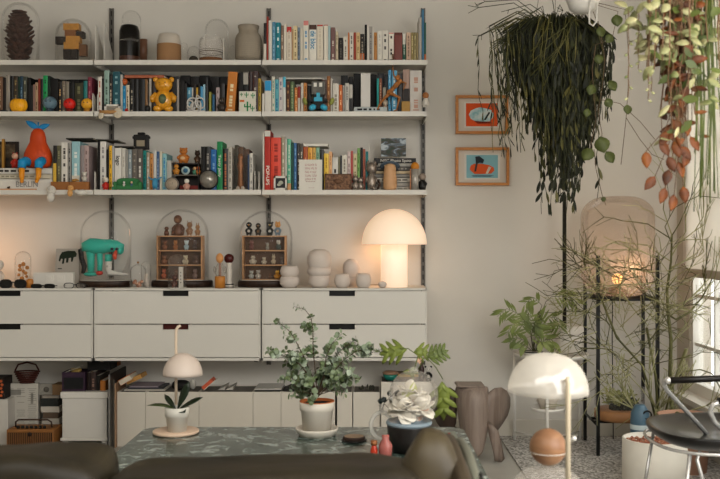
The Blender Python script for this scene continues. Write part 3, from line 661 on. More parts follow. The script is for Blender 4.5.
cloche(205, 229, 19.5, SA, 5.36, 'tall empty glass cloche behind striped glass jar, top shelf', 'glass cloches on the top shelf')
t, k = vessel('glass_jar', 'clear glass jar with brown band and base, top shelf', 'jar', 211, [(11.4, 60.6), (12, 58), (12, 44), (11, 40), (9, 37.6)], SA, 5.22, GLASSW)
b = nb(); lathe(b, [(0, .001), (11.6*k, .001), (11.6*k, .022), (0, .022)], n=32); mk('brown_sand', b, mat('#6a4528', .8), t)
b = nb(); lathe(b, [(12.1*k, .052), (12.1*k, .056)], n=32); lathe(b, [(12.1*k, .063), (12.1*k, .065)], n=32); mk('stripes', b, mat('#4b3524', .6), t)
t, k = vessel('ceramic_jar', 'ribbed greige ceramic jar with narrower neck, top shelf', 'jar', 248.5, [(0, 60.8), (12.2, 60.8), (13.2, 57), (13.2, 40), (12, 36), (9.8, 33.5), (10, 29.5), (10.6, 28.5), (10.6, 26.5), (9.6, 26.5), (9.2, 34), (0, 34)], SA, 5.24, mat('#8e8373', .75, vary=.08, scale=40, bump=.3))
b = nb()
for q in range(9): a = .010+q*.011; lathe(b, [(13.1*k, a), (13.45*k, a+.002), (13.1*k, a+.004)], n=32)
mk('ribs', b, mat('#948977', .8), t)
cloche(229.5, 236, 46, SA, 5.34, 'slim glass tube cloche left of the greige jar', 'glass cloches on the top shelf')

# ------------------------------------------------------------------ small toys
def fig(name, label, cat, px, y, z, h, body, head=None, ears=None, eyes=False, belly=None, group=None, legs=True, arms=True, wide=1.0, beak=None, earm=None):
    t = thing(name, label, cat, (X(px, y), y, z), group=group)
    bm_ = body if not isinstance(body, str) else mat(body, .45); hm = bm_ if head is None else (mat(head, .45) if isinstance(head, str) else head)
    b = nb(); w = h*.22*wide
    lathe(b, [(0, h*.08 if legs else 0), (w*.8, h*.08 if legs else 0), (w, h*.2), (w*.92, h*.38), (w*.6, h*.55), (w*.3, h*.62), (0, h*.63)], n=14); 
    if legs:
        for s in (-1, 1): ball(b, (s*w*.5, -w*.3, h*.055), (w*.38, w*.6, h*.055), 10, 6)
    if arms:
        for s in (-1, 1): tube(b, [(s*w*.55, 0, h*.5), (s*w*1.05, -w*.25, h*.38), (s*w*.95, -w*.5, h*.27)], [w*.26, w*.22, w*.18], 8)
    mk('body', b, bm_, t)
    b = nb(); hr = h*.21
    ball(b, (0, 0, h*.77), (hr*wide**.5, hr*.92, hr), 16, 10); mk('head', b, hm, t)
    if ears:
        b = nb()
        for s in (-1, 1):
            if ears == 'round': ball(b, (s*hr*.85, 0, h*.93), hr*.36, 10, 6)
            elif ears == 'point': lathe(b, [(hr*.3, 0), (hr*.22, hr*.4), (0, hr*.8)], (s*hr*.55, 0, h*.9), n=8)
            elif ears == 'long': ball(b, (s*hr*.4, 0, h*1.04), (hr*.2, hr*.14, hr*.7), 8, 8)
            elif ears == 'horn': tube(b, [(s*hr*.4, 0, h*.92), (s*hr*.8, 0, h*1.0), (s*hr*.6, 0, h*1.1)], [hr*.16, hr*.12, hr*.04], 6)
        mk('ears' if ears != 'horn' else 'horns', b, mat(earm, .5) if earm else hm, t)
    if eyes:
        b = nb()
        for s in (-1, 1): ball(b, (s*hr*.38, -hr*.84, h*.8), hr*.13, 8, 6)
        mk('eyes', b, mat(eyes if isinstance(eyes, str) else '#0c0b0a', .3), t)
    if belly: b = nb(); ball(b, (0, -w*.45, h*.3), (w*.62, w*.6, h*.17), 12, 8); mk('belly', b, mat(belly, .5), t)
    if beak: b = nb(); lathe(b, [(hr*.25, 0), (0, hr*.6)], (0, -hr*.8, h*.76), n=8, rot=Matrix.Rotation(pi/2, 3, 'X')); mk('beak', b, mat(beak, .5), t)
    return t
# balls on second shelf (left)
YT = 5.163
def headball(px, r, col, label, y=YT, z=SB, lobes=False, base=None, bh=0):
    t = thing('ball_figurine', label, 'figurine', (X(px, y), y, z)); k = y/F; rr = r*k
    if base: b = nb(); lathe(b, [(0, 0), (rr*.62, 0), (rr*.5, bh*.5), (rr*.55, bh+rr*.2), (0, bh+rr*.2)], n=16); mk('stand', b, mat(base, .5), t)
    b = nb()
    if lobes:
        for q in range(10): a = 2*pi*q/10; ball(b, (rr*.45*cos(a), rr*.3*sin(a), rr*.72), (rr*.55, rr*.45, rr*.72), 14, 10)
    else: ball(b, (0, 0, bh+rr*.95), (rr, rr*.9, rr*.95), 20, 14)
    mk('ball', b, mat(col, .35, vary=.06), t)
    b = nb()
    if lobes:
        for q in range(7): a = radians(205+q*22); tube(b, [(rr*.2*cos(a), -rr*.35, rr*.25), (rr*.9*cos(a), rr*.62*sin(a)-.004, rr*(.4+.13*(q % 3)))], .0012, 4)
        mk('grooves', b, mat('#7a4e0c', .6), t)
    else:
        for s in (-1, 1): ball(b, (s*rr*.3, -rr*.86, bh+rr*1.1), rr*.1, 8, 6)
        mk('eyes', b, mat('#191310', .3), t)
    return t
YT = 5.163
headball(18.6, 9, '#e8a21c', 'yellow lobed ball figurine on second shelf, left bay', lobes=True)
headball(50, 7, '#5c7480', 'slate blue ball head figurine on second shelf', base='#33424c', bh=.012)
headball(69.5, 6, '#c8241c', 'shiny red ball figurine on second shelf', base='#6a1a12', bh=.012)
headball(87, 5.8, '#d79a2a', 'small ochre ball figurine beside the white bookend', base='#a87420', bh=.014)
b = nb(); box(b, (0, 0, .005), (.055, .028, .010)); single('flat_case', b, mat('#1e2b2e', .6), 'dark flat case left of the yellow lobed ball', 'case', (X(2, YT), YT, SB), bevel=.002)
# framed mini card + items hanging on second shelf middle
t = thing('picture_frame', 'small white framed picture in front of green book, second shelf', 'picture frame', (X(112.4, YT), YT, SB)); k = YT/F
b = nb()
for s in (-1, 1): box(b, (s*7*k, 0, 3.7*k), (2*k, .008, 7.6*k)); 
box(b, (0, 0, .9*k), (16*k, .008, 1.8*k)); box(b, (0, 0, 6.6*k), (16*k, .008, 1.8*k)); mk('frame', b, METALW, t)
b = nb(); box(b, (0, .003, 3.8*k), (12.6*k, .002, 4.4*k)); mk('print', b, mat('#8a8275', .7, vary=.3, scale=90), t)
t = thing('butterfly_ornament', 'tan and cream winged ornament perched on the shelf edge', 'ornament', (X(109, 5.134), 5.134, SB-.005)); k = 5.125/F
b = nb(); tube(b, [(-9*k, 0, 0), (8*k, 0, .001)], 1.9*k, 10); mk('body', b, mat('#a87c4a', .6), t)
b = nb(); ball(b, (9*k, -.004, -.006), (4.6*k, .006, 5.4*k), 12, 8); ball(b, (-7.6*k, -.004, -.014), (2.8*k, .005, 4.6*k), 12, 8, Matrix.Rotation(.3, 3, 'Y')); mk('wings', b, mat('#bdb09a', .6, vary=.25, scale=120), t)
headball(124.4, 3.4, '#b4582a', 'small orange ball on top of the blue and cream books', y=5.2, z=Z(85.4, 5.2))
b = nb(); ball(b, (0, 0, .010), .010, 10, 8); single('red_marble', b, mat('#a8231a', .3), 'tiny red ball at foot of the cream book, second shelf', 'ball', (X(126.5, YT), YT, SB))
# gold bear
t = thing('bear_figurine', 'translucent amber gold bear figurine on second shelf', 'figurine', (X(163.6, 5.175), 5.175, SB)); k = 5.175/F
GB = mat('#cf8f22', .22, vary=.35, scale=45, coat=.5); hh = 35*k
b = nb(); ball(b, (0, 0, hh*.36), (8.8*k, 6.5*k, hh*.3), 20, 14)
for s in (-1, 1): ball(b, (s*5.5*k, -.012, .018), (4.6*k, .025, .018), 14, 8); tube(b, [(s*7*k, 0, hh*.52), (s*11*k, -.008, hh*.40), (s*10.4*k, -.016, hh*.30)], [3*k, 2.8*k, 2.2*k], 10)
mk('body', b, GB, t); b = nb(); ball(b, (0, 0, hh*.78), (8.9*k, 7.4*k, hh*.21), 20, 14); ball(b, (0, -.035, hh*.73), (3.4*k, 2.6*k, 2.6*k), 12, 8); mk('head', b, GB, t)
b = nb()
for s in (-1, 1): ball(b, (s*8*k, 0, hh*.93), (2.7*k, 1.6*k, 2.7*k), 12, 8)
mk('ears', b, GB, t); b = nb(); ball(b, (0, -.030, hh*.36), (4*k, .012, 5*k), 12, 8); mk('belly_filling', b, mat('#4f5a3c', .4, vary=.5, scale=60), t)
b = nb()
for s in (-1, 1): ball(b, (s*3*k, -.040, hh*.82), .003, 8, 6)
mk('eyes', b, BLACK, t)
b = nb(); lathe(b, [(0, 0), (.014, 0), (.016, .02), (.012, .034), (0, .034)], n=14); single('lens_cap_pot', b, mat('#2c2b28', .4), 'small dark pot left of the amber bear figurine', 'pot', (X(147.5, YT), YT, SB))
# white knotted ornament
b = nb(); k = YT/F
for q in range(5):
    c = Vector(((-5 + 2.5*q)*k, R.uniform(-.004, .004), (6+2.2*sin(q*1.9))*k+.004)); rr = R.uniform(4.2, 5.6)*k; ax = Matrix.Rotation(R.uniform(-.9, .9), 3, 'Z') @ Matrix.Rotation(R.uniform(-.8, .8), 3, 'Y')
    tube(b, [c + ax @ Vector((rr*cos(2*pi*i/20), 0.003*sin(6*pi*i/20), rr*sin(2*pi*i/20))) for i in range(20)], .0042, 8, closed=True)
tube(b, [(-9*k, 0, .006), (0, .0, .0045), (10*k, 0, .0045)], .0045, 8); tube(b, [(0, 0, .05), (2*k, 0, 17*k), (6*k, 0, 14*k)], .004, 8)
single('knot_sculpture', b, mat('#c3bfb8', .5), 'white tangled knot sculpture right of the amber bear', 'sculpture', (X(195, YT), YT, SB))
fig('owl_figurine', 'small dark mottled animal figurine left of the orange book', 'figurine', 221.8, YT, SB, .078, mat('#3a3029', .5, vary=.5, scale=90), ears='point', eyes='#b8a890', wide=1.3)
# cactus card
t = thing('greeting_card', 'white card printed with green cacti, second shelf', 'card', (X(247.5, 5.165), 5.165, SB)); k = 5.165/F
b = nb(); box(b, (0, 0, 10.3*k), (16.6*k, .002, 20.6*k)); mk('card', b, mat('#cdc9b9', .8), t)
GRN = mat('#1c7a46', .7)
b = nb()
def cact(b, cx, z0, s):
    prism(b, [(cx-.004*s, z0), (cx+.004*s, z0), (cx+.004*s, z0+.05*s), (cx-.004*s, z0+.05*s)], -.0018, -.001)
    for g in (-1, 1): prism(b, [(cx+g*.018*s, z0+.02*s), (cx+g*.018*s, z0+.038*s), (cx+g*.012*s, z0+.038*s), (cx+g*.012*s, z0+.026*s), (cx, z0+.026*s), (cx, z0+.02*s)][::g], -.0018, -.001)
cact(b, 0, .004, 1.05); cact(b, 5*k, .003, .6); cact(b, -1*k, .078, .6); cact(b, 5.4*k, .074, .62); cact(b, -6*k, .085, .4)
mk('printed_cacti', b, GRN, t); b = nb(); box(b, (-5.5*k, -.0015, 11*k), (4.6*k, .001, 2*k)); mk('printed_flower', b, mat('#c2622e', .7), t)
# robot toy
t = thing('robot_toy', 'grey headed toy robot with blue and olive limbs, second shelf', 'toy', (X(318.5, 5.165), 5.165, SB)); k = 5.165/F; kk = lambda a: (a-318.5)*k; kz = lambda p: Z(p, 5.165)-SB
b = nb(); box(b, (0, 0, (kz(82.5)+kz(95.5))/2), (13.5*k, .05, 13*k), bev=.003); mk('head', b, mat('#5b5852', .6, vary=.1), t)
for q, c_ in ((315.5, '#d8d4c8'), (321, '#d8d4c8')): b = nb(); box(b, (kk(q), -.027, kz(86)), (3*k, .004, 4*k)); ball(b, (kk(q), -.029, kz(85.6)), .002, 6, 4); mk('eye', b, mat(c_, .4), t)
b = nb(); box(b, (0, 0, (kz(95)+kz(110))/2), (10*k, .045, 15*k), bev=.003); box(b, (0, 0, kz(101)), (18*k, .03, 3*k)); mk('body', b, mat('#1c1a18', .6), t)
b = nb(); box(b, (kk(318.5), -.026, kz(100.5)), (8*k, .008, 4*k)); box(b, (kk(318.5), -.026, kz(98)), (3.4*k, .01, 8*k)); mk('chest_plate', b, mat('#2f9cb8', .4), t)
for s in (-1, 1):
    b = nb(); ball(b, (s*13.4*k, 0, kz(101.8)), (2.2*k, .016, 4*k), 12, 8, Matrix.Rotation(s*.35, 3, 'Y')); mk('hand', b, mat('#8c8f45', .5), t)
    b = nb(); ball(b, (s*5.6*k, -.026, kz(108.6)), (4*k, .03, 3*k), 14, 8, Matrix.Rotation(s*.5, 3, 'Y')); mk('foot', b, mat('#3aa3c4', .4), t)
# white box standing on grey book
b = nb(); box(b, (0, 0, .0925), (9.4*5.18/F, .05, .185)); single('white_box', b, mat('#c9c5bd', .6), 'tall blank white box standing on the grey flat book', 'box', (X(365.6, 5.195), 5.195, ZG), bevel=.001)
# wooden mannequin
t = thing('wooden_mannequin', 'jointed wooden mannequin doll leaping at right end of second shelf', 'mannequin', (X(392, 5.11), 5.11, SB)); W1 = mat('#9c6230', .4, vary=.25, scale=30)
q_ = lambda a, p, dy=0: (X(a, 5.11)-X(392, 5.11), dy, Z(p, 5.11)-SB)
def limb(nm, pts, rs):
    b = nb(); tube(b, [q_(*p) for p in pts], rs, 10); ball(b, q_(*pts[0]), rs[0]*1.15, 10, 8); ball(b, q_(*pts[-1]), rs[-1]*1.2, 10, 8); mk(nm, b, W1, t)
limb('torso', [(400, 80), (396.5, 84), (393, 87.5)], [.013, .014, .010]); limb('pelvis', [(393, 87.5), (390, 91.5)], [.010, .015])
b = nb(); ball(b, q_(398, 76.5, -.005), (.012, .012, .016), 14, 10, Matrix.Rotation(.5, 3, 'Y')); mk('head', b, W1, t)
limb('thigh', [(390, 92), (384, 98)], [.011, .007]); limb('shin', [(384, 98), (379.5, 104)], [.007, .005])
limb('thigh', [(391.5, 93, -.02), (399.5, 97.5, -.03)], [.010, .006]); limb('shin', [(399.5, 97.5, -.03), (396.8, 109.6, -.02)], [.006, .004]); 
limb('arm', [(401, 80), (406.5, 82), (404, 88)], [.006, .005, .003]); limb('arm', [(399, 80), (394, 74), (393, 66)], [.006, .004, .003]); limb('foot', [(379.5, 104), (378, 108)], [.005, .004]); limb('foot', [(396.8, 109.6, -.02), (394.5, 110.8, -.03)], [.004, .003])
b = nb(); tube(b, [q_(393, 66), q_(393.4, 58), q_(393, 52.5)], .004, 8); mk('raised_stick', b, mat('#5d3a20', .5), t)
b = nb(); box(b, (0, 0, .001), (.06, .04, .002)); tube(b, [(0, .0, 0), q_(390, 91.5)], .002, 6); mk('stand', b, mat('#3a2a1c', .5), t); t.location.y = 5.165
fig('egg_figurine', 'pale doll figurine behind the leaping wooden mannequin', 'figurine', 385.6, 5.22, SB, .075, '#b79f8a', '#cbb6a0', legs=False)
b = nb(); box(b, (0, 0, .028), (8.4*k, .03, .056)); single('tan_box', b, mat('#a07a3c', .6, vary=.2, scale=90), 'small tan box right of wooden mannequin, second shelf', 'box', (X(405.8, 5.163), 5.163, SB), bevel=.001)
fig('hanging_doll', 'small white and brown doll tied to the shelf end post', 'doll', 425.6, 5.11, Z(108, 5.11), .085, '#c7c0b5', '#9a6235', arms=False)

# ------------------------------------------------------------------ third shelf
zb = PEARZ; YP = 5.16; k = YP/F
t = thing('pear_toy', 'orange pear toy with blue leaves and dangling legs, third shelf', 'toy', (X(38, 5.22), 5.22, zb)); k = 5.22/F
b = nb(); prof = [(0, 0), (9, .3), (13, 3), (14.2, 9), (13.6, 15), (11, 21), (8.4, 26), (7.8, 31), (6.6, 36), (4, 39.5), (0, 40.4)]
lathe(b, [(a*k, q*k) for a, q in prof], n=32, sy=.72); mk('body', b, mat('#c04214', .5, vary=.15, scale=9), t)
b = nb(); zt_ = 40*k
leaf(b, (0, 0, zt_), (-1, 0, .62), (0, -1, 0), 14.5*k, 6*k, 0, (.8, 1, .9, .6, .05)); leaf(b, (0, 0, zt_), (1, 0, .35), (0, -1, 0), 12.5*k, 5.4*k, 0, (.8, 1, .9, .6, .05)); mk('leaves', b, mat('#1e7fb5', .5), t, solid=.006)
b = nb(); tube(b, [(0, 0, zt_-.005), (.002, 0, zt_+.035)], [.005, .004], 8); mk('stem', b, mat('#1e7fb5', .5), t)
for sx_, kn in ((-10.0, 0), (6.5, 1)):
    b = nb(); tube(b, [((sx_*.5)*k, -.02, .030), ((sx_+1)*k, -.06, .036), ((sx_)*k, -.088, .026), (sx_*k, -.094, -.006)], [.024, .025, .023, .021], 14); ball(b, (sx_*k, -.088, .026), .023, 12, 8); lg = mk('leg', b, mat('#1a86b8', .5), t)
    b = nb(); tube(b, [(sx_*k, -.094, -.004), (sx_*k, -.094, -.05), ((sx_+.4-2*kn)*k, -.098, -.076)], [.017, .014, .009], 12); ball(b, ((sx_+.4-2*kn)*k, -.098, -.076), .0105, 10, 8); mk('foot', b, mat('#d98a1e', .4), lg)
t = thing('picture_frame', 'dark framed photograph at left end of the flat book stack', 'picture frame', (X(8, 5.3), 5.3, zb)); k = 5.3/F
b = nb(); box(b, (0, 0, 14*k), (22*k, .014, 28*k)); mk('frame', b, mat('#2a1e15', .5), t, bevel=.002); b = nb(); box(b, (0, -.008, 14*k), (15*k, .002, 22*k)); mk('photograph', b, ramp_mat('dim_photo', [(.35, '#15110d'), (.55, '#4a3a26'), (.7, '#6b6450')], 25, .5), t)
b = nb(); box(b, (0, 0, 15*k), (2.4*k, .016, 30*k)); single('brass_bar', b, mat('#a87a35', .4, .3), 'brass vertical bar beside dark frame, third shelf left', 'ornament', (X(3.5, 5.27), 5.27, zb))
fig('pixie_figurine', 'tiny red figurine with pink face left of the pear toy', 'figurine', 15, 5.19, zb, .085, '#b02a1c', '#c79a80', ears='point', earm='#8f1f15')
b = nb(); box(b, (0, 0, .0035), (.20, .014, .007)); single('wood_strip', b, WOODL, 'thin wooden strip in front of flat book stack', 'strip', (X(18, 5.152), 5.152, SCz))
b = nb(); ball(b, (0, 0, .006), (.009, .006, .006), 10, 6); box(b, (.006, 0, .011), (.003, .004, .007)); single('bird_figurine', b, mat('#3a2718', .6), 'tiny dark bird figure at left on wooden strip', 'figurine', (X(8.5, 5.152), 5.152, SCz+.007))
t = thing('wooden_block', 'wide brown wooden block in two halves on third shelf edge', 'wooden block', (X(70.5, 5.162), 5.162, SCz)); k = 5.162/F
for s in (-1, 1): b = nb(); box(b, (s*9.6*k, 0, .0225), (18.8*k, .032, .045)); mk('block_half', b, mat('#8f5a2a', .5, vary=.15, scale=20), t, bevel=.003)
b = nb(); ball(b, (-.01, 0, .006), (.014, .006, .006), 10, 6); tube(b, [(-.02, 0, .01), (0, 0, .014), (.015, 0, .006)], .004, 8); single('lizard_ornament', b, mat('#a87a3a', .4, .3), 'small bronze animal ornament on the brown block', 'ornament', (X(76, 5.16), 5.16, SCz+.045))
fig('cube_doll', 'small pale figurine standing on right half of brown block', 'figurine', 84.5, 5.16, SCz+.045, .055, '#b9b2a6', '#c6c0b6', ears='round')
def plush(px, py, s, col, label):
    t = thing('shelf_plush', label, 'plush toy', (X(px, 5.112), 5.112, Z(py, 5.112)), group='small plush toys on the third shelf edge'); k = 5.112/F*s
    b = nb(); ball(b, (0, .012, 6*k), (4*k, .012, 4*k), 14, 10); ball(b, (0, 0, 0), (3.4*k, .011, 4.6*k), 14, 10); tube(b, [(0, .01, 9*k), (.001, .035, 8*k)], .003, 6); mk('body', b, mat(col, .9, vary=.08, scale=60), t)
    b = nb()
    for q in (-1, 1): ball(b, (q*1.4*k, -.0005, 6.8*k), .0016, 6, 4)
    mk('eyes', b, BLACK, t)
plush(50.6, 197.5, 1.15, '#c5bfb4', 'white plush doll hanging over third shelf edge below pear toy')
plush(70, 193.5, .8, '#c9965a', 'tan plush ball hanging over third shelf edge')
b = nb(); ball(b, (0, 0, 0), (.030, .02, .016), 16, 10); ball(b, (-.026, -.002, .006), (.011, .01, .011), 12, 8); tube(b, [(0, .012, .006), (0, .03, .016)], .004, 6); single('shelf_plush', b, mat('#cfcac0', .9, vary=.05), 'long white plush draped on shelf edge left of seam', 'plush toy', (X(81.5, 5.112), 5.112, Z(193, 5.112)), group='small plush toys on the third shelf edge')
# green armchair for dolls
t = thing('toy_sofa', 'miniature green sofa with tiny figures, third shelf', 'toy', (X(128, 5.165), 5.165, SCz)); k = 5.165/F
GS = mat('#2f6b3c', .7, vary=.1); b = nb(); sell(b, (0, .006, .032), (12*k, .010, .034), .5, 24, 12); mk('backrest', b, GS, t)
b = nb(); sell(b, (0, -.008, .014), (12*k, .014, .013), .4, 20, 10); mk('seat', b, GS, t)
for s in (-1, 1): b = nb(); sell(b, (s*12.4*k, -.004, .022), (2*k, .018, .024), .5, 16, 10); mk('armrest', b, GS, t)
for q, c1, c2, lb in ((113, '#2e7a5c', '#c9b89a', 'tiny green figurine left of miniature sofa'), (124, '#b8b5ac', '#d0cdc4', 'tiny white figurine seated on left of miniature sofa'), (131.6, '#3a5a70', '#d8b08a', 'tiny figurine with tan head on right of miniature sofa')):
    fig('tiny_figurine', lb, 'figurine', q, 5.148, SCz + (.018 if q > 115 else 0), .030, c1, c2)
fig('tiny_figurine', 'small figurine in red trousers left of the miniature sofa', 'figurine', 105.8, 5.155, SCz, .072, '#b02318', '#c9bfb0', earm='#17120f')
# camera on top of books
t = thing('toy_camera', 'black box camera on top of grey books, third shelf', 'camera', (X(141.5, 5.25), 5.25, Z(149.2, BY_)+.001)); k = 5.25/F
b = nb(); box(b, (0, 0, 7.4*k), (14.6*k, .04, 14.8*k)); box(b, (0, 0, 15.8*k), (7*k, .03, 2.6*k)); mk('body', b, mat('#171411', .5), t, bevel=.004)
b = nb(); box(b, (0, -.021, 6*k), (8*k, .003, 6*k)); mk('label_plate', b, mat('#8d826c', .6), t)
b = nb()
for s in (-1, 1): box(b, (s*7.6*k, 0, 12*k), (2*k, .02, 2.4*k))
mk('strap_lugs', b, mat('#171411', .5), t)
# dark cubby
t = thing('cubby_box', 'small dark two tier cubby box holding toys, third shelf', 'shelf box', (X(186, 5.24), 5.24, SCz)); k = 5.24/F; hb = 27*k; wb = 28*k
for nm, c_, s_ in (('side_panel', (-wb/2, 0, hb/2), (.006, .1, hb)), ('side_panel', (wb/2, 0, hb/2), (.006, .1, hb)), ('top_panel', (0, 0, hb-.003), (wb, .1, .006)), ('shelf_panel', (0, 0, hb*.56), (wb-.006, .1, .005)), ('base_panel', (0, 0, .003), (wb-.006, .1, .006)), ('back_panel', (0, .048, hb/2), (wb-.006, .004, hb-.012))):
    b = nb(); box(b, c_, s_); mk(nm, b, mat('#2b1f18', .5) if nm != 'shelf_panel' else mat('#6e6459', .5), t)
b = nb(); box(b, (0, 0, .010), (.10, .06, .020)); single('red_box', b, mat('#6b1c14', .6), 'dark red box inside bottom tier of cubby box', 'box', (X(190, 5.22), 5.22, SCz+.006))
zt_ = SCz+hb
t = fig('tiger_figurine', 'orange striped tiger cub figurine on top of cubby box', 'figurine', 183.5, 5.22, zt_, .088, mat('#b0692a', .6, vary=.3, scale=70), ears='round', eyes=True, belly='#c9a880', wide=1.5)
fig('monkey_figurine', 'dark brown figurine right of tiger cub on cubby box', 'figurine', 197.4, 5.22, zt_, .072, '#46301f', '#3a2718', ears='point')
zm = SCz+hb*.56+.0025
fig('dog_figurine', 'gold eared dog figurine in cubby box, left', 'figurine', 176.4, 5.2, zm, .060, '#b5792e', ears='long', wide=1.2)
b = nb(); lathe(b, [(0, -.003), (.023, -.003), (.023, .003), (0, .003)], (0, 0, .023), n=24, rot=Matrix.Rotation(pi/2, 3, 'X')); t = thing('round_badge', 'round white badge with blue centre in cubby box', 'badge', (X(185.6, 5.2), 5.2, zm)); mk('disc', b, mat('#a9bdbb', .4), t)
b = nb(); lathe(b, [(0, 0), (.013, 0), (.013, .0012), (0, .0012)], (0, -.003, .023), n=20, rot=Matrix.Rotation(pi/2, 3, 'X')); mk('centre_mark', b, mat('#2e5f7c', .5), t)
fig('tiny_figurine', 'tiny green and tan figurine in cubby box, right of badge', 'figurine', 194.6, 5.2, zm, .045, '#3b7058', '#b08a60'); fig('tiny_figurine', 'tiny orange capped figurine at right end in cubby box', 'figurine', 198.4, 5.2, zm, .048, '#b06a30', '#a8552a')
t = thing('desk_clock', 'round bell shaped desk clock with pale face, third shelf', 'clock', (X(172, 5.158), 5.158, SCz)); k = 5.158/F
b = nb(); lathe(b, [(0, -.012), (6.6*k, -.012), (6.9*k, 0), (6.6*k, .006), (5.8*k, .004)], (0, 0, 5.9*k), n=28, rot=Matrix.Rotation(pi/2, 3, 'X')); mk('case', b, mat('#6e655c', .3, .5), t)
b = nb(); lathe(b, [(0, 0), (5.7*k, 0), (5.7*k, .002), (0, .002)], (0, -.0035, 5.9*k), n=28, rot=Matrix.Rotation(pi/2, 3, 'X')); mk('clock_face', b, mat('#a2937f', .5, vary=.2, scale=70), t)
b = nb(); box(b, (.004, -.0062, 6.8*k), (.001, .001, .013)); box(b, (-.004, -.0062, 6*k), (.010, .001, .001)); mk('hands', b, BLACK, t)
fig('seated_doll', 'white haired pink doll seated in front of cubby box', 'doll', 186.8, 5.158, SCz, .063, '#b98d7c', '#cfcabf', wide=1.15)
# plasma glass ball
t = thing('glass_globe', 'glass globe on dark ring before the black books', 'globe', (X(208.6, 5.155), 5.155, SCz)); k = 5.155/F
b = nb(); ball(b, (0, 0, 10.5*k), 9*k, 28, 18); mk('globe', b, mat('#8a857c', .12, .5, vary=.6, scale=35), t)
b = nb(); tube(b, [(9.4*k*cos(2*pi*i/30), 0, 10.5*k+9.4*k*sin(2*pi*i/30)) for i in range(30)], .0028, 8, closed=True); lathe(b, [(0, 0), (.016, 0), (.010, .008), (0, .008)], n=16); mk('ring_stand', b, BLACK, t)
# glass bell with cone figurine
cloche(233.4, 248, 146.5, SCz, 5.2, 'glass cloche over a bronze figure at right of middle bay, third shelf')
t = thing('bronze_figurine', 'slim bronze figure with pale feet under glass, third shelf', 'figurine', (X(240.6, 5.2), 5.2, SCz)); k = 5.2/F
b = nb(); lathe(b, [(0, .008), (.014, .008), (.018, .03), (.013, .1), (.02, .14), (.012, .165), (.016, .18), (.012, .2), (0, .205)], n=18); mk('body', b, mat('#7a4c2a', .35, .4), t)
b = nb()
for s in (-1, 1): ball(b, (s*.013, -.012, .012), (.011, .014, .012), 12, 8)
mk('shoes', b, mat('#b3a594', .5), t)
# blue toy airplane on middle of third shelf
t = thing('wire_toy', 'turquoise wire toy figure in front of coloured books, third shelf', 'toy', (X(155, 5.16), 5.16, SCz)); k = 5.16/F; BL = mat('#3b86a8', .5)
b = nb(); lathe(b, [(0, .010), (.012, .010), (.016, .03), (.014, .055), (.006, .066), (0, .068)], n=14); mk('body', b, BL, t)
b = nb()
for s in (-1, 1): tube(b, [(0, 0, .055), (s*.022, -.004, .060), (s*.036, -.002, .072)], [.005, .004, .003], 8); tube(b, [(0, 0, .02), (s*.01, 0, 0.002)], .003, 6)
mk('limbs', b, BL, t)
# framed small photo (white) right bay
t = thing('picture_frame', 'small white frame with dark photo before red books', 'picture frame', (X(280.4, 5.158), 5.158, SCz)); k = 5.158/F
b = nb()
for s in (-1, 1): box(b, (s*5.7*k, 0, 7*k), (1.6*k, .008, 14*k)); box(b, (0, 0, (1 if s < 0 else 13)*k), (13*k, .008, 2*k))
mk('frame', b, mat('#cdc8be', .5), t); b = nb(); box(b, (0, .003, 7*k), (10*k, .002, 10.5*k)); mk('photograph', b, mat('#141210', .4), t)
b = nb(); ball(b, (.002, .001, 7.4*k), (2.4*k, .002, 2*k), 10, 6); ball(b, (-.008, .001, 5.4*k), (2*k, .002, 1.4*k), 10, 6); mk('bright_shape', b, mat('#a5a695', .5), t)
b = nb(); box(b, (0, 0, .018), (.018, .012, .036)); single('wooden_peg', b, WOODL, 'small yellow wooden piece right of the dark photo frame', 'wooden piece', (X(289.3, 5.158), 5.158, SCz))
# text card
t = thing('text_card', 'white card with rows of red printed words, third shelf', 'card', (X(310.6, 5.156), 5.156, SCz)); k = 5.156/F
b = nb(); box(b, (0, 0, 15.2*k), (23*k, .004, 30.4*k)); mk('card', b, mat('#d2cdc2', .7), t)
b = nb(); rr = random.Random(4)
for ln in range(5):
    zz = (26.2-3.6*ln-1)*k; xx = -5.6*k; e = 5.6*k
    while xx < e:
        l = rr.uniform(.003, .005); hgt = 2.1*k
        box(b, (xx+l/2, -.0023, zz), (l*.3, .0006, hgt)); box(b, (xx+l/2, -.0023, zz+hgt*.4*rr.choice((-1, 0, 1))), (l*.8, .0006, hgt*.2)); xx += l+.0012
        if rr.random() < .16: xx += .004
mk('red_words', b, mat('#a04440', .7), t)
b = nb(); 
for q in range(6): box(b, ((-4+1.6*q)*k, -.0023, 8.4*k), (1.1*k, .0006, .5*k)); box(b, ((-1.5+1.0*q)*k, -.0023, 2.2*k), (.6*k, .0006, .3*k))
mk('small_print', b, mat('#8f4744', .7), t)
# carved box
t = thing('carved_box', 'carved brown wooden box before the yellow books', 'box', (X(338.4, 5.164), 5.164, SCz)); k = 5.164/F
CB = ramp_mat('carved', [(.35, '#4a3020'), (.6, '#7d5a40'), (.8, '#927053')], 90, .6, bump=.6)
b = nb(); box(b, (0, 0, 8*k), (26.5*k, .035, 16*k)); mk('box_body', b, CB, t, bevel=.002)
b = nb()
for s in (-1, 1): box(b, (0, -.019, (8+s*7.4)*k), (26.5*k, .004, 1.2*k)); box(b, (s*12.8*k, -.019, 8*k), (1.2*k, .004, 16*k))
ball(b, (0, -.018, 8.5*k), (4*k, .004, 2.4*k), 12, 8); mk('carved_border', b, mat('#5d3f2a', .6), t)
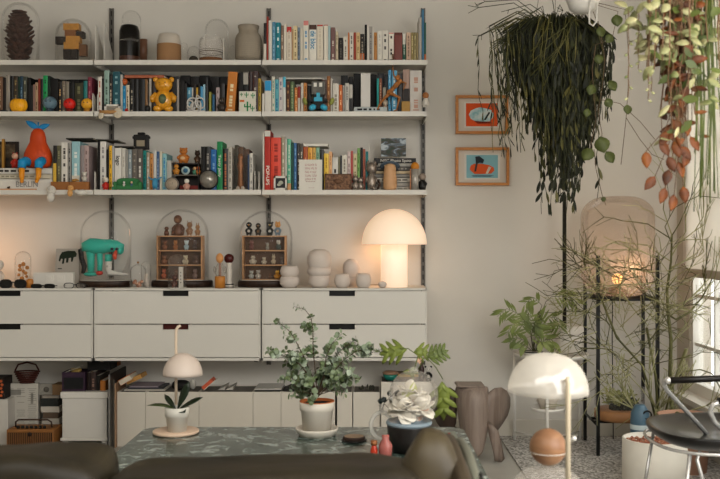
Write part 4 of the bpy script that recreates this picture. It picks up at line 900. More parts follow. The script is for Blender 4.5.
# silver figurines
SIL = mat('#8f8378', .35, .6, vary=.5, scale=60)
for q, hh_, lb in ((355.4, .078, 'shiny silver animal figurine right of the carved box'), (360.5, .07, 'dark silver animal figurine third shelf beside the green book'), (371.6, .155, 'tall silver and brown rider figurine third shelf')):
    t = fig('silver_figurine', lb, 'figurine', q, 5.16, SCz, hh_, SIL, ears='point', wide=.75 if hh_ > .1 else 1.1)
    b = nb(); tube(b, [(hh_*.2, 0, hh_*.05), (hh_*.3, 0, hh_*.2), (hh_*.22, 0, hh_*.35)], hh_*.035, 8); mk('tail', b, mat('#4a362a', .4, .3), t)
b = nb(); pts = [(.016*cos(a/10*2*pi), 0, .020+.018*sin(a/10*2*pi)) for a in range(10)]; tube(b, pts, .004, 8, closed=True); single('brown_ring', b, mat('#3a281e', .4), 'dark brown ring ornament leaning before flat book stack', 'ornament', (X(376, 5.165), 5.165, SCz+.0))
# wooden peg with blue disc
t = thing('wooden_peg_doll', 'pale wooden peg doll with grey blue brim, third shelf', 'peg doll', (X(390, 5.165), 5.165, SCz)); k = 5.165/F
b = nb(); lathe(b, [(0, 0), (6*k, 0), (6.8*k, 3*k), (6.9*k, 12*k), (6.2*k, 15*k), (6.1*k, 21*k), (5.4*k, 24.4*k), (3*k, 26.4*k), (0, 27*k)], n=28); mk('body', b, mat('#c0946a', .45, vary=.06, scale=10), t)
b = nb(); lathe(b, [(5.6*k, 0), (8.8*k, -.001), (9.2*k, .003), (8.4*k, .007), (5.6*k, .010)], (0, .012, 23.6*k), n=28, sx=1.1, rot=Matrix.Rotation(-.5, 3, 'X')); mk('brim', b, mat('#4d5a66', .6), t)
t = thing('tube_figurine', 'grey tube with amber wooden ball cap, third shelf', 'figurine', (X(415, 5.165), 5.165, SCz))
b = nb(); lathe(b, [(0, 0), (3.9*k, 0), (3.9*k, 21*k), (0, 21*k)], n=20); mk('tube', b, mat('#a39d94', .25, .3), t)
b = nb(); ball(b, (0, 0, 23.4*k), (4.3*k, 4.3*k, 4.6*k), 20, 12); mk('ball_cap', b, mat('#b8741e', .3), t)
b = nb(); box(b, (-4.6*k, 0, 10.5*k), (1*k, .02, 21*k)); mk('side_strip', b, mat('#a5683c', .5), t)
fig('dark_figurine', 'small black figurine at far right end of third shelf', 'figurine', 422.4, 5.17, SCz, .095, '#1a1714', '#8a7a6c', legs=False)
# postcard on the wall
t = thing('postcard', 'colour photo postcard propped on top of the flat book stack', 'postcard', (X(393.5, WALLY-.004), WALLY-.004, Z(156.5, WALLY)))
k = WALLY/F; b = nb(); box(b, (0, 0, 9.2*k), (25*k, .002, 18.4*k)); mk('card', b, ramp_mat('postcard_print', [(0, '#10150f'), (.40, '#28382a'), (.47, '#4a4034'), (.53, '#53616a'), (.60, '#aab2b6')], 14, .5, stretch=(1, 1, 2.2), distort=.8), t)
t.location.y = 5.31; t.scale = (.966, 1, .966); t.location.x = X(393.5, 5.31); t.location.z = Z(157, 5.31)
# ------------------------------------------------------------------ on the cabinets
YC = 5.22; k = YC/F
def kx(a, y=YC): return X(a, y)
AMB = mat('#b0702c', .3, vary=.4, scale=70)
cloche(15, 31, 251.5, CT, 5.24, 'narrow glass cloche with amber beads at left end of cabinet', 'glass cloches on the cabinets', base=(.042, .012, mat('#8f5a28', .4)))
t = thing('amber_cluster', 'cluster of amber coloured beads under narrow left cloche', 'ornament', (kx(23, 5.24), 5.24, CT+.012))
b = nb(); tube(b, [(0, 0, 0), (0, 0, .11)], .002, 6); mk('wire', b, GOLD, t)
for q in range(11):
    b = nb(); a = q*2.4; ball(b, (.022*cos(a), .022*sin(a), .018+.010*q), R.uniform(.008, .013), 10, 7); mk('bead', b, AMB, t)
b = nb(); lathe(b, [(0, 0), (.02, 0), (.022, .04), (.012, .05), (0, .05)], n=16); single('amber_bottle', b, AMB, 'squat amber bottle at foot of narrow left cloche', 'bottle', (kx(30, 5.19), 5.19, CT))
b = nb(); lathe(b, [(0, 0), (.028, 0), (.034, .03), (.03, .036), (.028, .03), (0, .02)], n=24); single('white_dish', b, mat('#cdc6bb', .4), 'small white dish behind black sunglasses on left cabinet', 'dish', (kx(7, 5.25), 5.25, CT))
fig('white_figurine', 'white figurine cut by the left edge on cabinet', 'figurine', -2.5, 5.3, CT, .16, '#c9c2b7')
def glasses(px, y, w, h, m, label, lensm, rotz=0, group='spectacles lying on left cabinet', tilt=0):
    t = thing('spectacles', label, 'glasses', (kx(px, y), y, CT), rotz, group)
    b = nb(); 
    for s in (-1, 1):
        c = s*w*.26; pts = [(c + w*.205*math.copysign(abs(cos(a))**.7, cos(a)), 0, h*.52 + h*.5*math.copysign(abs(sin(a))**.7, sin(a))) for a in [2*pi*i/20 for i in range(20)]]
        tube(b, pts, w*.018, 6, closed=True)
    tube(b, [(-w*.06, 0, h*.62), (0, 0, h*.74), (w*.06, 0, h*.62)], w*.02, 6); mk('rims', b, m, t)
    for s in (-1, 1):
        b = nb(); c = s*w*.26; poly = [(c + w*.2*math.copysign(abs(cos(a))**.7, cos(a)), h*.52 + h*.47*math.copysign(abs(sin(a))**.7, sin(a))) for a in [2*pi*i/20 for i in range(20)]]; prism(b, poly, -.0008, .0008); mk('lens', b, lensm, t)
        b = nb(); tube(b, [(s*w*.47, 0, h*.62), (s*w*.47, w*.45, h*.55), (s*w*.44, w*.85, h*.12)], w*.016, 6); mk('temple', b, m, t)
glasses(13, 5.16, .150, .046, BLACK, 'large black wraparound sunglasses on left cabinet', mat('#0c0b0a', .15), rotz=.05)
glasses(43, 5.155, .140, .022, BLACK, 'folded black sunglasses lying before white relief block', mat('#12100e', .15), rotz=-.05)
glasses(75, 5.155, .125, .028, BLACK, 'thin black reading glasses left of the turquoise creature', glass_mat('lens', alpha=.05), rotz=.12)
b = nb(); box(b, (0, 0, .0425), (40*k, .03, .085))
t = thing('relief_block', 'white plaster block with raised shapes on left cabinet', 'block', (kx(54, 5.2), 5.2, CT)); mk('block', b, mat('#cac5bc', .7), t, bevel=.003)
b = nb(); 
for cx_ in (-3.2, 8): box(b, (cx_*k, -.016, .042), (8*k, .005, .06)); box(b, (cx_*k, -.019, .055), (4*k, .004, .014)); box(b, (cx_*k, -.019, .030), (4*k, .004, .014))
mk('raised_shapes', b, mat('#cfcac1', .7), t, bevel=.002)
t = thing('art_card', 'pale grey card with dark green four legged beast print', 'card', (kx(67, 5.33), 5.33, CT), rot=(-.12, 0, 0)); k = 5.33/F
b = nb(); box(b, (0, 0, 19*k), (24*k, .012, 38*k)); mk('card', b, mat('#9d978d', .7), t)
b = nb(); bp = [(-8, 31), (-6, 34.5), (0, 36), (7, 35.8), (9, 33), (8.4, 30), (6, 29.5), (5, 25), (3.4, 25), (3.4, 29), (1, 28.5), (.6, 24), (-1.6, 24), (-1.4, 28.4), (-3, 28), (-3.6, 23), (-5.6, 23), (-5, 27.6), (-6.6, 28), (-7.6, 25), (-9, 26)]
prism(b, [(x_*k, z_*k) for x_, z_ in bp], -.0072, -.006); mk('printed_beast', b, mat('#182a16', .7), t); b = nb(); box(b, (-7.5*k, -.0065, 18*k), (4*k, .001, 1*k)); mk('caption_line', b, mat('#4a4640', .7), t)
k = YC/F
# turquoise creature cloche
YD = 5.33; k = YD/F
x, y, zb, r = cloche(80.5, 131, 210.5, CT, YD, 'large glass cloche over the turquoise creature on dark base', 'glass cloches on the cabinets', base=(26.5*k, .034, WOODD), sy=.68)
t = thing('creature_sculpture', 'turquoise long bodied creature with orange nose and boots', 'sculpture', (X(104, YD), YD, zb+.0005))
q_ = lambda a, p, dy=0: (X(a, YD)-X(104, YD), dy, Z(p, YD)-zb); TQ = mat('#25ab97', .4, vary=.05)
b = nb(); tube(b, [q_(85.2, 252), q_(86, 248), q_(91, 246.6), q_(97, 246.8), q_(104, 247), q_(111, 246.2), q_(116, 247), q_(120, 249), q_(121.4, 253)], [.020, .036, .045, .044, .040, .036, .034, .032, .012], 20)
ball(b, q_(120, 250), (.022, .03, .03), 16, 10); mk('body', b, TQ, t)
for i_, (pts, rs) in enumerate([([(90.5, 252), (91, 262), (91, 272.5)], [.026, .020, .020]), ([(99.5, 252), (100, 264), (99.6, 271.5)], [.018, .015, .014])]):
    b = nb(); tube(b, [q_(*p) for p in pts], rs, 14)
    if i_ == 0: ball(b, q_(90.8, 274.8), (.042, .03, .013), 16, 8)
    mk('leg', b, TQ, t)
b = nb(); ball(b, q_(99.6, 273.6, -.004), (.020, .02, .013), 14, 8); mk('red_shoe', b, mat('#c0362a', .4), t)
b = nb(); tube(b, [q_(108.5, 262), q_(108.6, 270), q_(109.5, 273.4), q_(116, 274.2), q_(128, 275.4)], [.020, .018, .020, .012, .006], 14); mk('spotted_leg', b, ramp_mat('spots', [(0, '#2a2622'), (.12, '#2a2622'), (.17, '#c9c4ba'), (1, '#c9c4ba')], 90, .6, 'voronoi', constant=False), t)
b = nb(); tube(b, [q_(108.4, 255), q_(108.5, 262.5)], [.02, .0195], 14); mk('leg', b, TQ, t)
b = nb(); tube(b, [q_(84.5, 248.5), q_(80.8, 251), q_(81.6, 259), q_(84.4, 267), q_(83, 274)], [.010, .016, .014, .015, .010], 12); mk('tail', b, mat('#23292c', .7), t)
b = nb(); tube(b, [q_(117.4, 251.5, -.03), q_(117.2, 256, -.05), q_(117.5, 260, -.05)], [.008, .013, .008], 10); mk('nose', b, mat('#d0492a', .4), t)
for e in (113.6, 118.6): b = nb(); ball(b, q_(e, 249.4, -.034), (.010, .006, .008), 10, 6); mk('eye', b, mat('#22303c', .3), t)
# small cloches between
cloche(130, 146, 264.5, CT, 5.185, 'small clear cloche with gold knob beside turquoise creature', 'glass cloches on the cabinets', knob=.0055)
def shellpile(px, y, n, label, hex_, sp=.024, z=CT+.001):
    t = thing('shell_pile', label, 'shells', (X(px, y), y, z))
    for q in range(n):
        b = nb(); a = q*2.4; ball(b, (sp*cos(a)*(q/n)**.5, sp*sin(a)*(q/n)**.5, .010+.0055*(q % 5)+.004*(q//5)), (R.uniform(.007, .011), .008, .009), 10, 6, Matrix.Rotation(R.uniform(0, 3), 3, 'Y')); mk('shell', b, mat(R.choice(hex_), .5), t)
shellpile(138, 5.185, 14, 'pink shells piled under small gold knobbed cloche', ('#b98a70', '#a06a50', '#c9a890'))
cloche(141, 151, 262, CT, 5.25, 'slim clear cloche behind the gold knobbed cloche', 'glass cloches on the cabinets')
b = nb(); lathe(b, [(0, 0), (.016, 0), (.018, .03), (.010, .055), (.012, .07), (0, .075)], n=16); single('porcelain_figurine', b, mat('#c9bcae', .4), 'pale porcelain figure under slim cloche left of wooden case', 'figurine', (X(146, 5.25), 5.25, CT+.001))
# display cases under domes
def display(px0, px1, pyt, pyb, cl0, cl1, clt, b0, b1, label, lcl, glab, seed):
    y = 5.33; k = y/F; xm = X((px0+px1)/2, y)
    x, yy, zb, r = cloche(cl0, cl1, clt, CT, y, lcl, 'glass cloches on the cabinets', base=((b1-b0)/2*k, .036, WOODD), sy=.68)
    t = thing('display_case', label, 'display case', (xm, y, zb+.0005)); w_ = (px1-px0)*k; h = (pyb-pyt)*k-.002; D = .075; th = .008
    for s in (-1, 1): b = nb(); box(b, (s*(w_/2-th/2), 0, h/2), (th, D, h)); mk('side_panel', b, WOODL, t)
    tiers = []
    for q in range(4):
        zz = th/2 + (h-th)*q/3; b = nb(); box(b, (0, 0, zz), (w_-2*th, D, th*.75)); mk('shelf_panel', b, WOODL, t); tiers.append(zb+zz+th*.4+.001)
    b = nb(); box(b, (0, D/2-.003, h/2), (w_-2*th, .004, h-.004)); mk('back_panel', b, mat('#5a3f2b', .6, vary=.1), t)
    return tiers, y
TI, yd = display(158, 203.5, 233.5, 278.5, 156, 208.5, 209.5, 152, 213, 'wooden display case with brown animal figures, under left dome', 'large glass cloche over display case of brown figures', '', 1)
yf_ = yd-.018
names = ['left', 'second', 'third', 'right']
Bc = ['#6b4128', '#8a5a35', '#7c8c90', '#5a3d2c']
for q, px_ in enumerate((165, 175.5, 186.5, 195)):
    fig('animal_figurine', f'{["russet", "orange brown", "blue white", "dark"][q]} figurine, {["first","second","third","last"][q]} from left in top tier of left case', 'figurine', px_, yf_, TI[2], .055, ['#7a4a30', '#8f552c', '#8fa0a5', '#4b3a34'][q], ['#6b3f28', '#a0683a', '#b9c4c4', '#5a4a44'][q], ears='point' if q % 2 else 'round', group=None)
for q, (px_, c_) in enumerate(((164.5, '#7d5238'), (185.5, '#b3a68a'), (196, '#5c4438'))):
    fig('animal_figurine', f'{["brown round eared", "cream", "dim brown"][q]} figurine in middle tier of the left display case', 'figurine', px_, yf_, TI[1], .052, c_, ears='round', wide=1.3)
for q, (px_, c_) in enumerate(((164, '#a8583a'), (195, '#7a6258'), (176, '#6e4a34'))):
    fig('animal_figurine', f'{["reddish", "greyish", "dark brown"][q]} figurine in bottom tier of the left display case', 'figurine', px_, yf_, TI[0], .056, c_, ears='point')
W3 = mat('#5b3520', .35, vary=.15, scale=20)
t = fig('wooden_bird', 'small dark wooden bird on left of the first display case', 'figurine', 166.6, yf_, TI[3], .052, W3, wide=1.3, arms=False, legs=False)
# monkey
t = thing('wooden_monkey', 'large seated wooden monkey on top of first display case', 'figurine', (X(178.5, yf_), yf_, TI[3])); k = yf_/F
b = nb(); lathe(b, [(0, 0), (5*k, 0), (5.4*k, 3*k), (4.4*k, 8*k), (3*k, 11.5*k), (0, 12*k)], n=18)
for s in (-1, 1): tube(b, [(s*3*k, -.006, 2*k), (s*5.4*k, -.02, 3.4*k), (s*5*k, -.03, .9*k)], [1.9*k, 1.6*k, 1.2*k], 8); tube(b, [(s*3*k, 0, 10*k), (s*5.6*k, -.006, 7*k), (s*5.4*k, -.016, 3*k)], [1.4*k, 1.2*k, 1*k], 8)
mk('body', b, W3, t); b = nb(); ball(b, (-.6*k, -.003, 16.2*k), (4.2*k, 4*k, 4.4*k), 18, 12); mk('head', b, W3, t); b = nb(); ball(b, (-.6*k, -.018, 15.4*k), (2.6*k, 1.6*k, 2.8*k), 12, 8); mk('face', b, mat('#7a5034', .4), t)
fig('wooden_reindeer', 'light wooden reindeer with antlers on first display case', 'figurine', 189.6, yf_, TI[3], .078, '#8a6242', ears='horn')
fig('wooden_rabbit', 'wooden figure with tall pointed hat on first display case', 'figurine', 197.6, yf_, TI[3], .062, '#94683f', ears='long')
TI, yd = display(243, 286.5, 233.5, 278.5, 239.5, 292.5, 211, 237, 293, 'wooden display case with bird figures, under right dome', 'large glass cloche over display case of bird figures', '', 2)
yf_ = yd-.018
for q, (px_, c1, c2, ea, bk) in enumerate(((249, '#1b1a1c', '#1b1a1c', None, '#c9822a'), (258.2, '#32241a', '#3a2a1c', None, '#a87a3a'), (270, '#1c2321', '#2a2a28', 'round', '#c9a02a'), (277.8, '#6d7f8c', '#c98a3a', 'point', '#b0401f'))):
    fig('bird_figurine', ['black penguin figurine with pale belly, left on right display case', 'dark brown bird figurine second on right display case', 'black figurine with green cap third on right display case', 'blue and orange figurine at right on right display case'][q], 'figurine', px_, yf_, TI[3], .078 if q != 1 else .072, c1, c2, ears=ea, belly=['#bdb2a4', '#6a4a2c', '#b0aca0', '#a8907a'][q], beak=bk, eyes='#d8d2c4')
for q, (px_, c1) in enumerate(((251.5, '#6a4038'), (267.5, '#8a8478'), (278.5, '#4a5048'))):
    fig('bird_figurine', f'{["maroon", "grey crouching", "dark green"][q]} figurine in top tier of right display case', 'figurine', px_, yf_, TI[2], [.054, .040, .056][q], c1, ['#7a5048', '#a09a8c', '#b5aea0'][q], ears='point')
for q, (px_, c1, e_) in enumerate(((253, '#b0a490', 'point'), (264, '#a89c88', 'round'), (273.5, '#a4947a', 'long'), (282, '#5a4c44', 'round'))):
    fig('animal_figurine', f'{["cream star shaped", "beige round", "tan long eared", "dark"][q]} figurine in middle tier of right display case', 'figurine', px_, yf_, TI[1], [.050, .042, .052, .044][q], c1, ears=e_, wide=[1.6, 1.4, 1, 1][q])
for q, (px_, c1) in enumerate(((251.5, '#a3a39a'), (258.2, '#a59c90'), (270, '#6b4a34'))):
    fig('animal_figurine', f'{["pale grey", "warm grey", "low brown"][q]} figurine in bottom tier of right display case', 'figurine', px_, yf_, TI[0], [.048, .050, .03][q], c1, ears='round', wide=1.2)
t = fig('dragon_figurine', 'yellow orange winged figurine in bottom tier of right case', 'figurine', 277.3, yf_-.005, TI[0], .048, '#cf8a1c', '#d9a02c', ears='point', wide=1.5)
# cloche in front of left case
cloche(168, 186.5, 254.5, CT, 5.165, 'narrow glass cloche standing before the first display case', 'glass cloches on the cabinets')
b = nb(); box(b, (0, 0, .058), (.024, .016, .116)); t = thing('domino_block', 'tall white domino block under narrow front cloche', 'block', (X(181, 5.165), 5.165, CT+.001)); mk('block', b, mat('#c4bdb1', .5), t, bevel=.003)
b = nb()
for q in range(4): ball(b, (0, -.0085, .03+.018*q), (.0028, .001, .0035), 8, 6)
mk('spots', b, BLACK, t)
fig('bear_figurine', 'dark brown bear figurine under narrow front cloche', 'figurine', 174.4, 5.165, CT+.001, .072, '#4a241a', ears='round')
# peg figure
t = thing('wooden_figurine', 'wooden cylinder figure with egg head and glass arms', 'figurine', (X(220, 5.165), 5.165, CT)); k = 5.165/F
b = nb(); lathe(b, [(0, 0), (5.2*k, 0), (5.2*k, 11.4*k), (4.8*k, 12*k), (0, 12*k)], n=24); mk('wooden_base', b, mat('#b5752f', .45, vary=.1, scale=20), t)
b = nb(); ball(b, (-.3*k, 0, 30*k), (3.8*k, 3.6*k, 5*k), 18, 12); mk('egg_head', b, mat('#cc8f55', .4), t)
b = nb(); lathe(b, [(4*k, 12*k), (5.2*k, 15*k), (4.8*k, 20*k), (2.4*k, 25*k)], n=20)
for s in (-1, 1): ball(b, (s*5*k, -.006, 18.5*k), (1.8*k, 1.6*k, 3.4*k), 12, 8)
mk('glass_body', b, glass_mat('fig_glass', alpha=.3, edge='#b0a698'), t)
b = nb(); lathe(b, [(0, 12*k), (1.5*k, 12*k), (1.2*k, 25*k), (0, 25*k)], n=10); mk('inner_post', b, mat('#8a4a34', .5), t)
b = nb(); lathe(b, [(0, 0), (4.6*k, 0), (4.6*k, 3.4*k), (2.8*k, 5*k), (3.2*k, 18*k), (2.2*k, 22*k), (2.6*k, 26*k), (0, 26.6*k)], n=20); t = thing('white_bottle', 'white bottle shaped figure right of the wooden egg head', 'bottle', (X(229, 5.2), 5.2, CT)); mk('bottle', b, mat('#bfb8ad', .4), t)
b = nb(); lathe(b, [(4.75*k, 3*k), (4.75*k, 4.2*k)], n=20); lathe(b, [(4.75*k, .6*k), (4.75*k, 1.4*k)], n=20); mk('dark_bands', b, BLACK, t)
b = nb(); ball(b, (0, 0, 29.4*k), (5*k, 4.4*k, 5*k), 16, 12); mk('dark_red_stopper', b, mat('#4a1512', .35), t)
# dark pot ball behind? white ceramic vessels
CER = mat('#c6bab0', .6, vary=.06, scale=40)
def bowlstack(px, y, label, segs, hh, groups='pale pinched ceramic vessels'):
    t = thing('ceramic_vessel', label, 'ceramic vessel', (X(px, y), y, CT), group=groups); k = y/F
    for i_, prof in enumerate(segs):
        b = nb(); lathe(b, [(a*k, q*k) for a, q in prof], n=32); mk(['lower_bowl', 'upper_bowl', 'top_bowl'][i_], b, CER, t)
bowlstack(289.5, 5.19, 'two stacked pinch bowls in front of right display case', [[(0, 0), (6, 0), (9.4, 4), (9.8, 8), (8.6, 11.5), (0, 11.5)], [(6.5, 11.2), (9, 13.5), (9.4, 17), (8.2, 21), (6.8, 22.4), (6.2, 21), (6.6, 17), (0, 14)]], 22)
bowlstack(319.3, 5.23, 'tall three tiered pale ceramic vessel, tallest of the pale ceramics', [[(0, 0), (7, .0), (10.6, 4), (11, 9), (9.8, 12), (8, 12.5), (0, 12.5)], [(9.4, 11.5), (11.8, 14), (12, 17), (10.8, 20.4), (0, 20.4)], [(10.6, 20), (12, 24), (12, 31), (9.5, 36), (5, 38.4), (3.2, 38.2), (2.8, 35), (0, 35)]], 38)
bowlstack(342.2, 5.18, 'round pinch bowl left of the front pair, before drawer slot', [[(0, 0), (5, 0), (7.6, 4), (8.2, 8), (7, 12.4), (5.8, 14.2), (5, 14), (5, 11), (3, 8), (0, 7)]], 14)
bowlstack(351.2, 5.33, 'mushroom shaped ceramic vessel behind the round pinch bowls', [[(0, 0), (5.4, 0), (6, 5), (6.4, 10), (0, 10)], [(6.6, 10), (8, 13), (8.6, 19), (7.4, 24), (3, 27.5), (0, 28)]], 28)
bowlstack(363.4, 5.18, 'taller pinch bowl right of the round one, near the lamp', [[(0, 0), (5, 0), (7, 3), (7.9, 8), (6.8, 13), (5.4, 14.8), (4.6, 14.4), (4.8, 11), (3, 8), (0, 7)]], 15)
b = nb(); ball(b, (0, 0, .019), (.024, .022, .019), 16, 10); single('pebble', b, CER, 'small pale pebble left of the mushroom lamp stem', 'pebble', (X(382.5, 5.18), 5.18, CT))
# mushroom lamp
GLOW = bpy.data.materials.new('opal_glow'); GLOW.use_nodes = True; n_ = GLOW.node_tree.nodes['Principled BSDF']; n_.inputs['Base Color'].default_value = (.8, .72, .62, 1); n_.inputs['Emission Color'].default_value = (1, .64, .38, 1); n_.inputs['Emission Strength'].default_value = .42
GLOW2 = GLOW.copy(); GLOW2.name = 'opal_glow_stem'; GLOW2.node_tree.nodes['Principled BSDF'].inputs['Emission Color'].default_value = (1, .70, .46, 1); GLOW2.node_tree.nodes['Principled BSDF'].inputs['Emission Strength'].default_value = .5
YL = 5.30; k = YL/F
t = thing('mushroom_lamp', 'large glowing white mushroom lamp at right end of cabinet', 'lamp', (X(394.2, YL), YL, CT))
zs = Z(245, YL)-CT; b = nb(); lathe(b, [(0, 0), (13.4*k, 0), (13.4*k, zs+.02), (0, zs+.02)], n=40); mk('stem', b, GLOW2, t)
b = nb(); pr = [(31*k, zs+.002), (32.4*k, zs), (32.6*k, zs+.006)]
for q in range(1, 13): a = pi/2*q/12; pr.append((32.4*k*cos(a) if q < 12 else 0, zs+.006+34.5*k*sin(a)))
lathe(b, pr, n=48); lathe(b, [(13.4*k, zs+.012), (31*k, zs+.002)], n=48); mk('lamp_shade', b, GLOW, t)
b = nb(); tube(b, [(.06, .06, .004), (.02, .16, .004), (-.2, .17, .004)], .003, 6); mk('power_cord', b, mat('#a89a88', .6), t)
point('mushroom_lamp_light', (X(394.2, YL)-.10, 5.40, CT+.21), .6, (1, .56, .32), .06)

# ------------------------------------------------------------------ below the cabinets
b = nb(); YB = 5.235
edges = [117, 145.5, 199, 253, 281, 308, 335.2]
zt_ = Z(392.4, YB)
def filebox(a, c, pyt, label, grp='low white storage boxes under the cabinets', y=YB, D=.25):
    x0, x1 = X(a, y)+.001, X(c, y)-.001; h = Z(pyt, y); w_ = x1-x0
    t = thing('storage_box', label, 'storage box', ((x0+x1)/2, y, 0), group=grp)
    b = nb(); th = .005
    box(b, (0, th/2, h/2), (w_, th, h)); box(b, (0, D-th/2, h/2), (w_, th, h)); box(b, (0, D/2, .003), (w_-2*th, D-2*th, .006))
    for s in (-1, 1): box(b, (s*(w_/2-th/2), D/2, h/2), (th, D-2*th, h))
    mk('body', b, mat('#cdc6b9', .55, vary=.03, scale=4), t, bevel=.001)
    b = nb(); box(b, (0, D/2, h-.012), (w_-.012, D-.012, .012)); mk('contents', b, mat('#6d675f', .8, vary=.4, scale=40), t)
    return h
nm = ['leftmost low white storage box beside the leaning portfolios', 'low white storage box below the small plant lamp, left part', 'wide low white storage box right of the small plant lamp', 'low white storage box under the flat white laptop', 'low white storage box directly left of the eucalyptus pot', 'low white storage box directly behind the eucalyptus pot']
for (a, c), l_ in zip(zip(edges, edges[1:]), nm): filebox(a, c, 392.4, l_)
filebox(337, 352.4, 392.6, 'narrow low white storage box just right of the eucalyptus pot'); filebox(353, 380.4, 392.6, 'low white storage box with dark papers, left of tall box')
HB = filebox(381, 431, 382.4, 'taller white storage box behind the glass sphere flowers', y=5.2)
# items on the low boxes
hz = zt_
def lay(px0, px1, py0, py1, col, label, name='magazine', cat='magazine', y=5.27, D=.18, z=None, tilt=0):
    x0, x1 = X(px0, y), X(px1, y); h = max((py1-py0)*y/F, .002)
    b = nb(); box(b, (0, D/2, h/2), (x1-x0, D, h))
    return single(name, b, mat(col, .5, vary=.1, scale=20), label, cat, ((x0+x1)/2, y, z if z is not None else hz-.0005), rot=(0, tilt, 0), bevel=.0015), (z if z is not None else hz)+h
_, z1 = lay(124, 165, 389.3, 390.9, '#b3aca0', 'pale magazine lying at bottom left on low white boxes')
_, z2 = lay(127, 163, 387.6, 389.2, '#3a3a40', 'dark magazine on the pale one, on low white boxes', z=z1+.0005)
_, z3 = lay(129, 158, 386.4, 387.6, '#8a7f86', 'mauve magazine topmost of the pile on low white boxes', z=z2+.0005)
t = thing('orange_book', 'orange book leaning on the portfolios above low white boxes', 'book', (X(126, 5.25), 5.25, z3+.001), rot=(0, -.5, 0)); 
b = nb(); box(b, (0, .08, .014), (.07, .15, .028)); mk('pages', b, PAGES, t); b = nb(); box(b, (0, .08, .030), (.074, .154, .004)); box(b, (0, .08, -.0), (.074, .154, .002)); mk('cover', b, mat('#b5652c', .5), t)
t.location.z += .022
b = nb(); box(b, (0, .08, .012), (.09, .14, .024)); single('book', b, mat('#b98a4c', .6), 'tan book leaning beside the orange book, low boxes', 'book', (X(134, 5.28), 5.28, z3+.024), rot=(0, -.42, 0), bevel=.002)
b = nb(); sell(b, (0, 0, .025), (.05, .04, .028), .8, 20, 12, .006, 2); single('black_pouch', b, mat('#1d1a17', .7), 'soft black pouch behind the small plant leaves', 'pouch', (X(181, 5.34), 5.34, hz))
b = nb(); ball(b, (0, 0, .03), (.018, .012, .030), 14, 10); single('clear_bottle', b, mat('#a7a49b', .15), 'small clear bottle beside black pouch on low boxes', 'bottle', (X(193, 5.32), 5.32, hz))
t = thing('magazine', 'rolled magazine with orange cover sticking out of box', 'magazine', (X(204, 5.3), 5.3, hz+.004), rot=(0, .85, 0)); b = nb(); box(b, (0, 0, .035), (.020, .1, .07)); mk('cover', b, mat('#c2583a', .5), t); b = nb(); box(b, (.0115, 0, .04), (.003, .1, .08)); mk('pages', b, PAGES, t)
t.location.z += .012
for q, (px_, lb) in enumerate(((221, 'upright white folder edge in low boxes left of laptop'), (229, 'upright pale folder edge in low boxes nearer the laptop'))):
    b = nb(); prism(b, [(-.02, 0), (.02, 0), (.026, .022), (-.012, .004)], 0, .15); single('folder', b, mat('#b5b0a5', .7), lb, 'folder', (X(px_, 5.3), 5.3, hz), group=None)
t = thing('laptop', 'closed silver white laptop lying on the low white boxes', 'laptop', (X(268, 5.25), 5.25, hz)); b = nb(); box(b, (0, .1, .004), (.15, .2, .007)); mk('base', b, mat('#3a3936', .4), t, bevel=.002); b = nb(); box(b, (0, .1, .012), (.15, .2, .007)); mk('lid', b, mat('#bcb8b0', .35), t, bevel=.002)
b = nb(); prism(b, [(-.045, 0), (.045, 0), (.045, .038)], 0, .15); single('black_case', b, mat('#2c2a29', .6), 'black wedge shaped case right of the laptop', 'case', (X(290, 5.27), 5.27, hz))
b = nb()
for q in range(12): leaf(b, (R.uniform(-.05, .05), 0, 0), (R.uniform(-.6, .6), 0, 1), (0, 1, 0), R.uniform(.02, .04), .012)
single('paper_scraps', b, mat('#3b3a30', .8), 'dark crumpled papers poking from box left of tall box', 'papers', (X(367, 5.3), 5.3, hz-.002), kind='stuff', solid=.001)
# on tall box
t = thing('green_bowl', 'teal glass bowl on the taller white storage box', 'bowl', (X(390.5, 5.26), 5.26, HB)); b = nb(); lathe(b, [(0, 0), (.025, 0), (.038, .015), (.042, .035), (.04, .035), (.034, .014), (0, .006)], n=24); mk('bowl', b, mat('#1d6a5c', .25), t)
b = nb(); lathe(b, [(.04, .035), (.047, .042), (.03, .052), (0, .054)], n=24); mk('lid', b, mat('#8a6b54', .5), t)
t = thing('flat_box', 'low brown box with yellow stripe behind the flower sphere', 'box', (X(405, 5.33), 5.33, HB)); b = nb(); box(b, (0, 0, .018), (.16, .08, .036)); mk('box_body', b, mat('#6d5a44', .7), t); b = nb(); box(b, (0, -.0412, .022), (.15, .002, .014)); mk('stripe', b, mat('#b08a2e', .6), t)
b = nb(); lathe(b, [(0, 0), (.016, 0), (.016, .07), (.008, .085), (.008, .1), (0, .1)], n=16); single('dark_bottle', b, mat('#3a1c16', .3), 'dark red bottle on tall white box, right of yellow striped box', 'bottle', (X(421.5, 5.25), 5.25, HB))
fig('panda_figurine', 'black and white panda figurine on right end of tall box', 'figurine', 428.3, 5.23, HB, .085, '#151311', '#c9c4ba', ears='round', earm='#151311', belly='#b9b4aa', eyes=True)

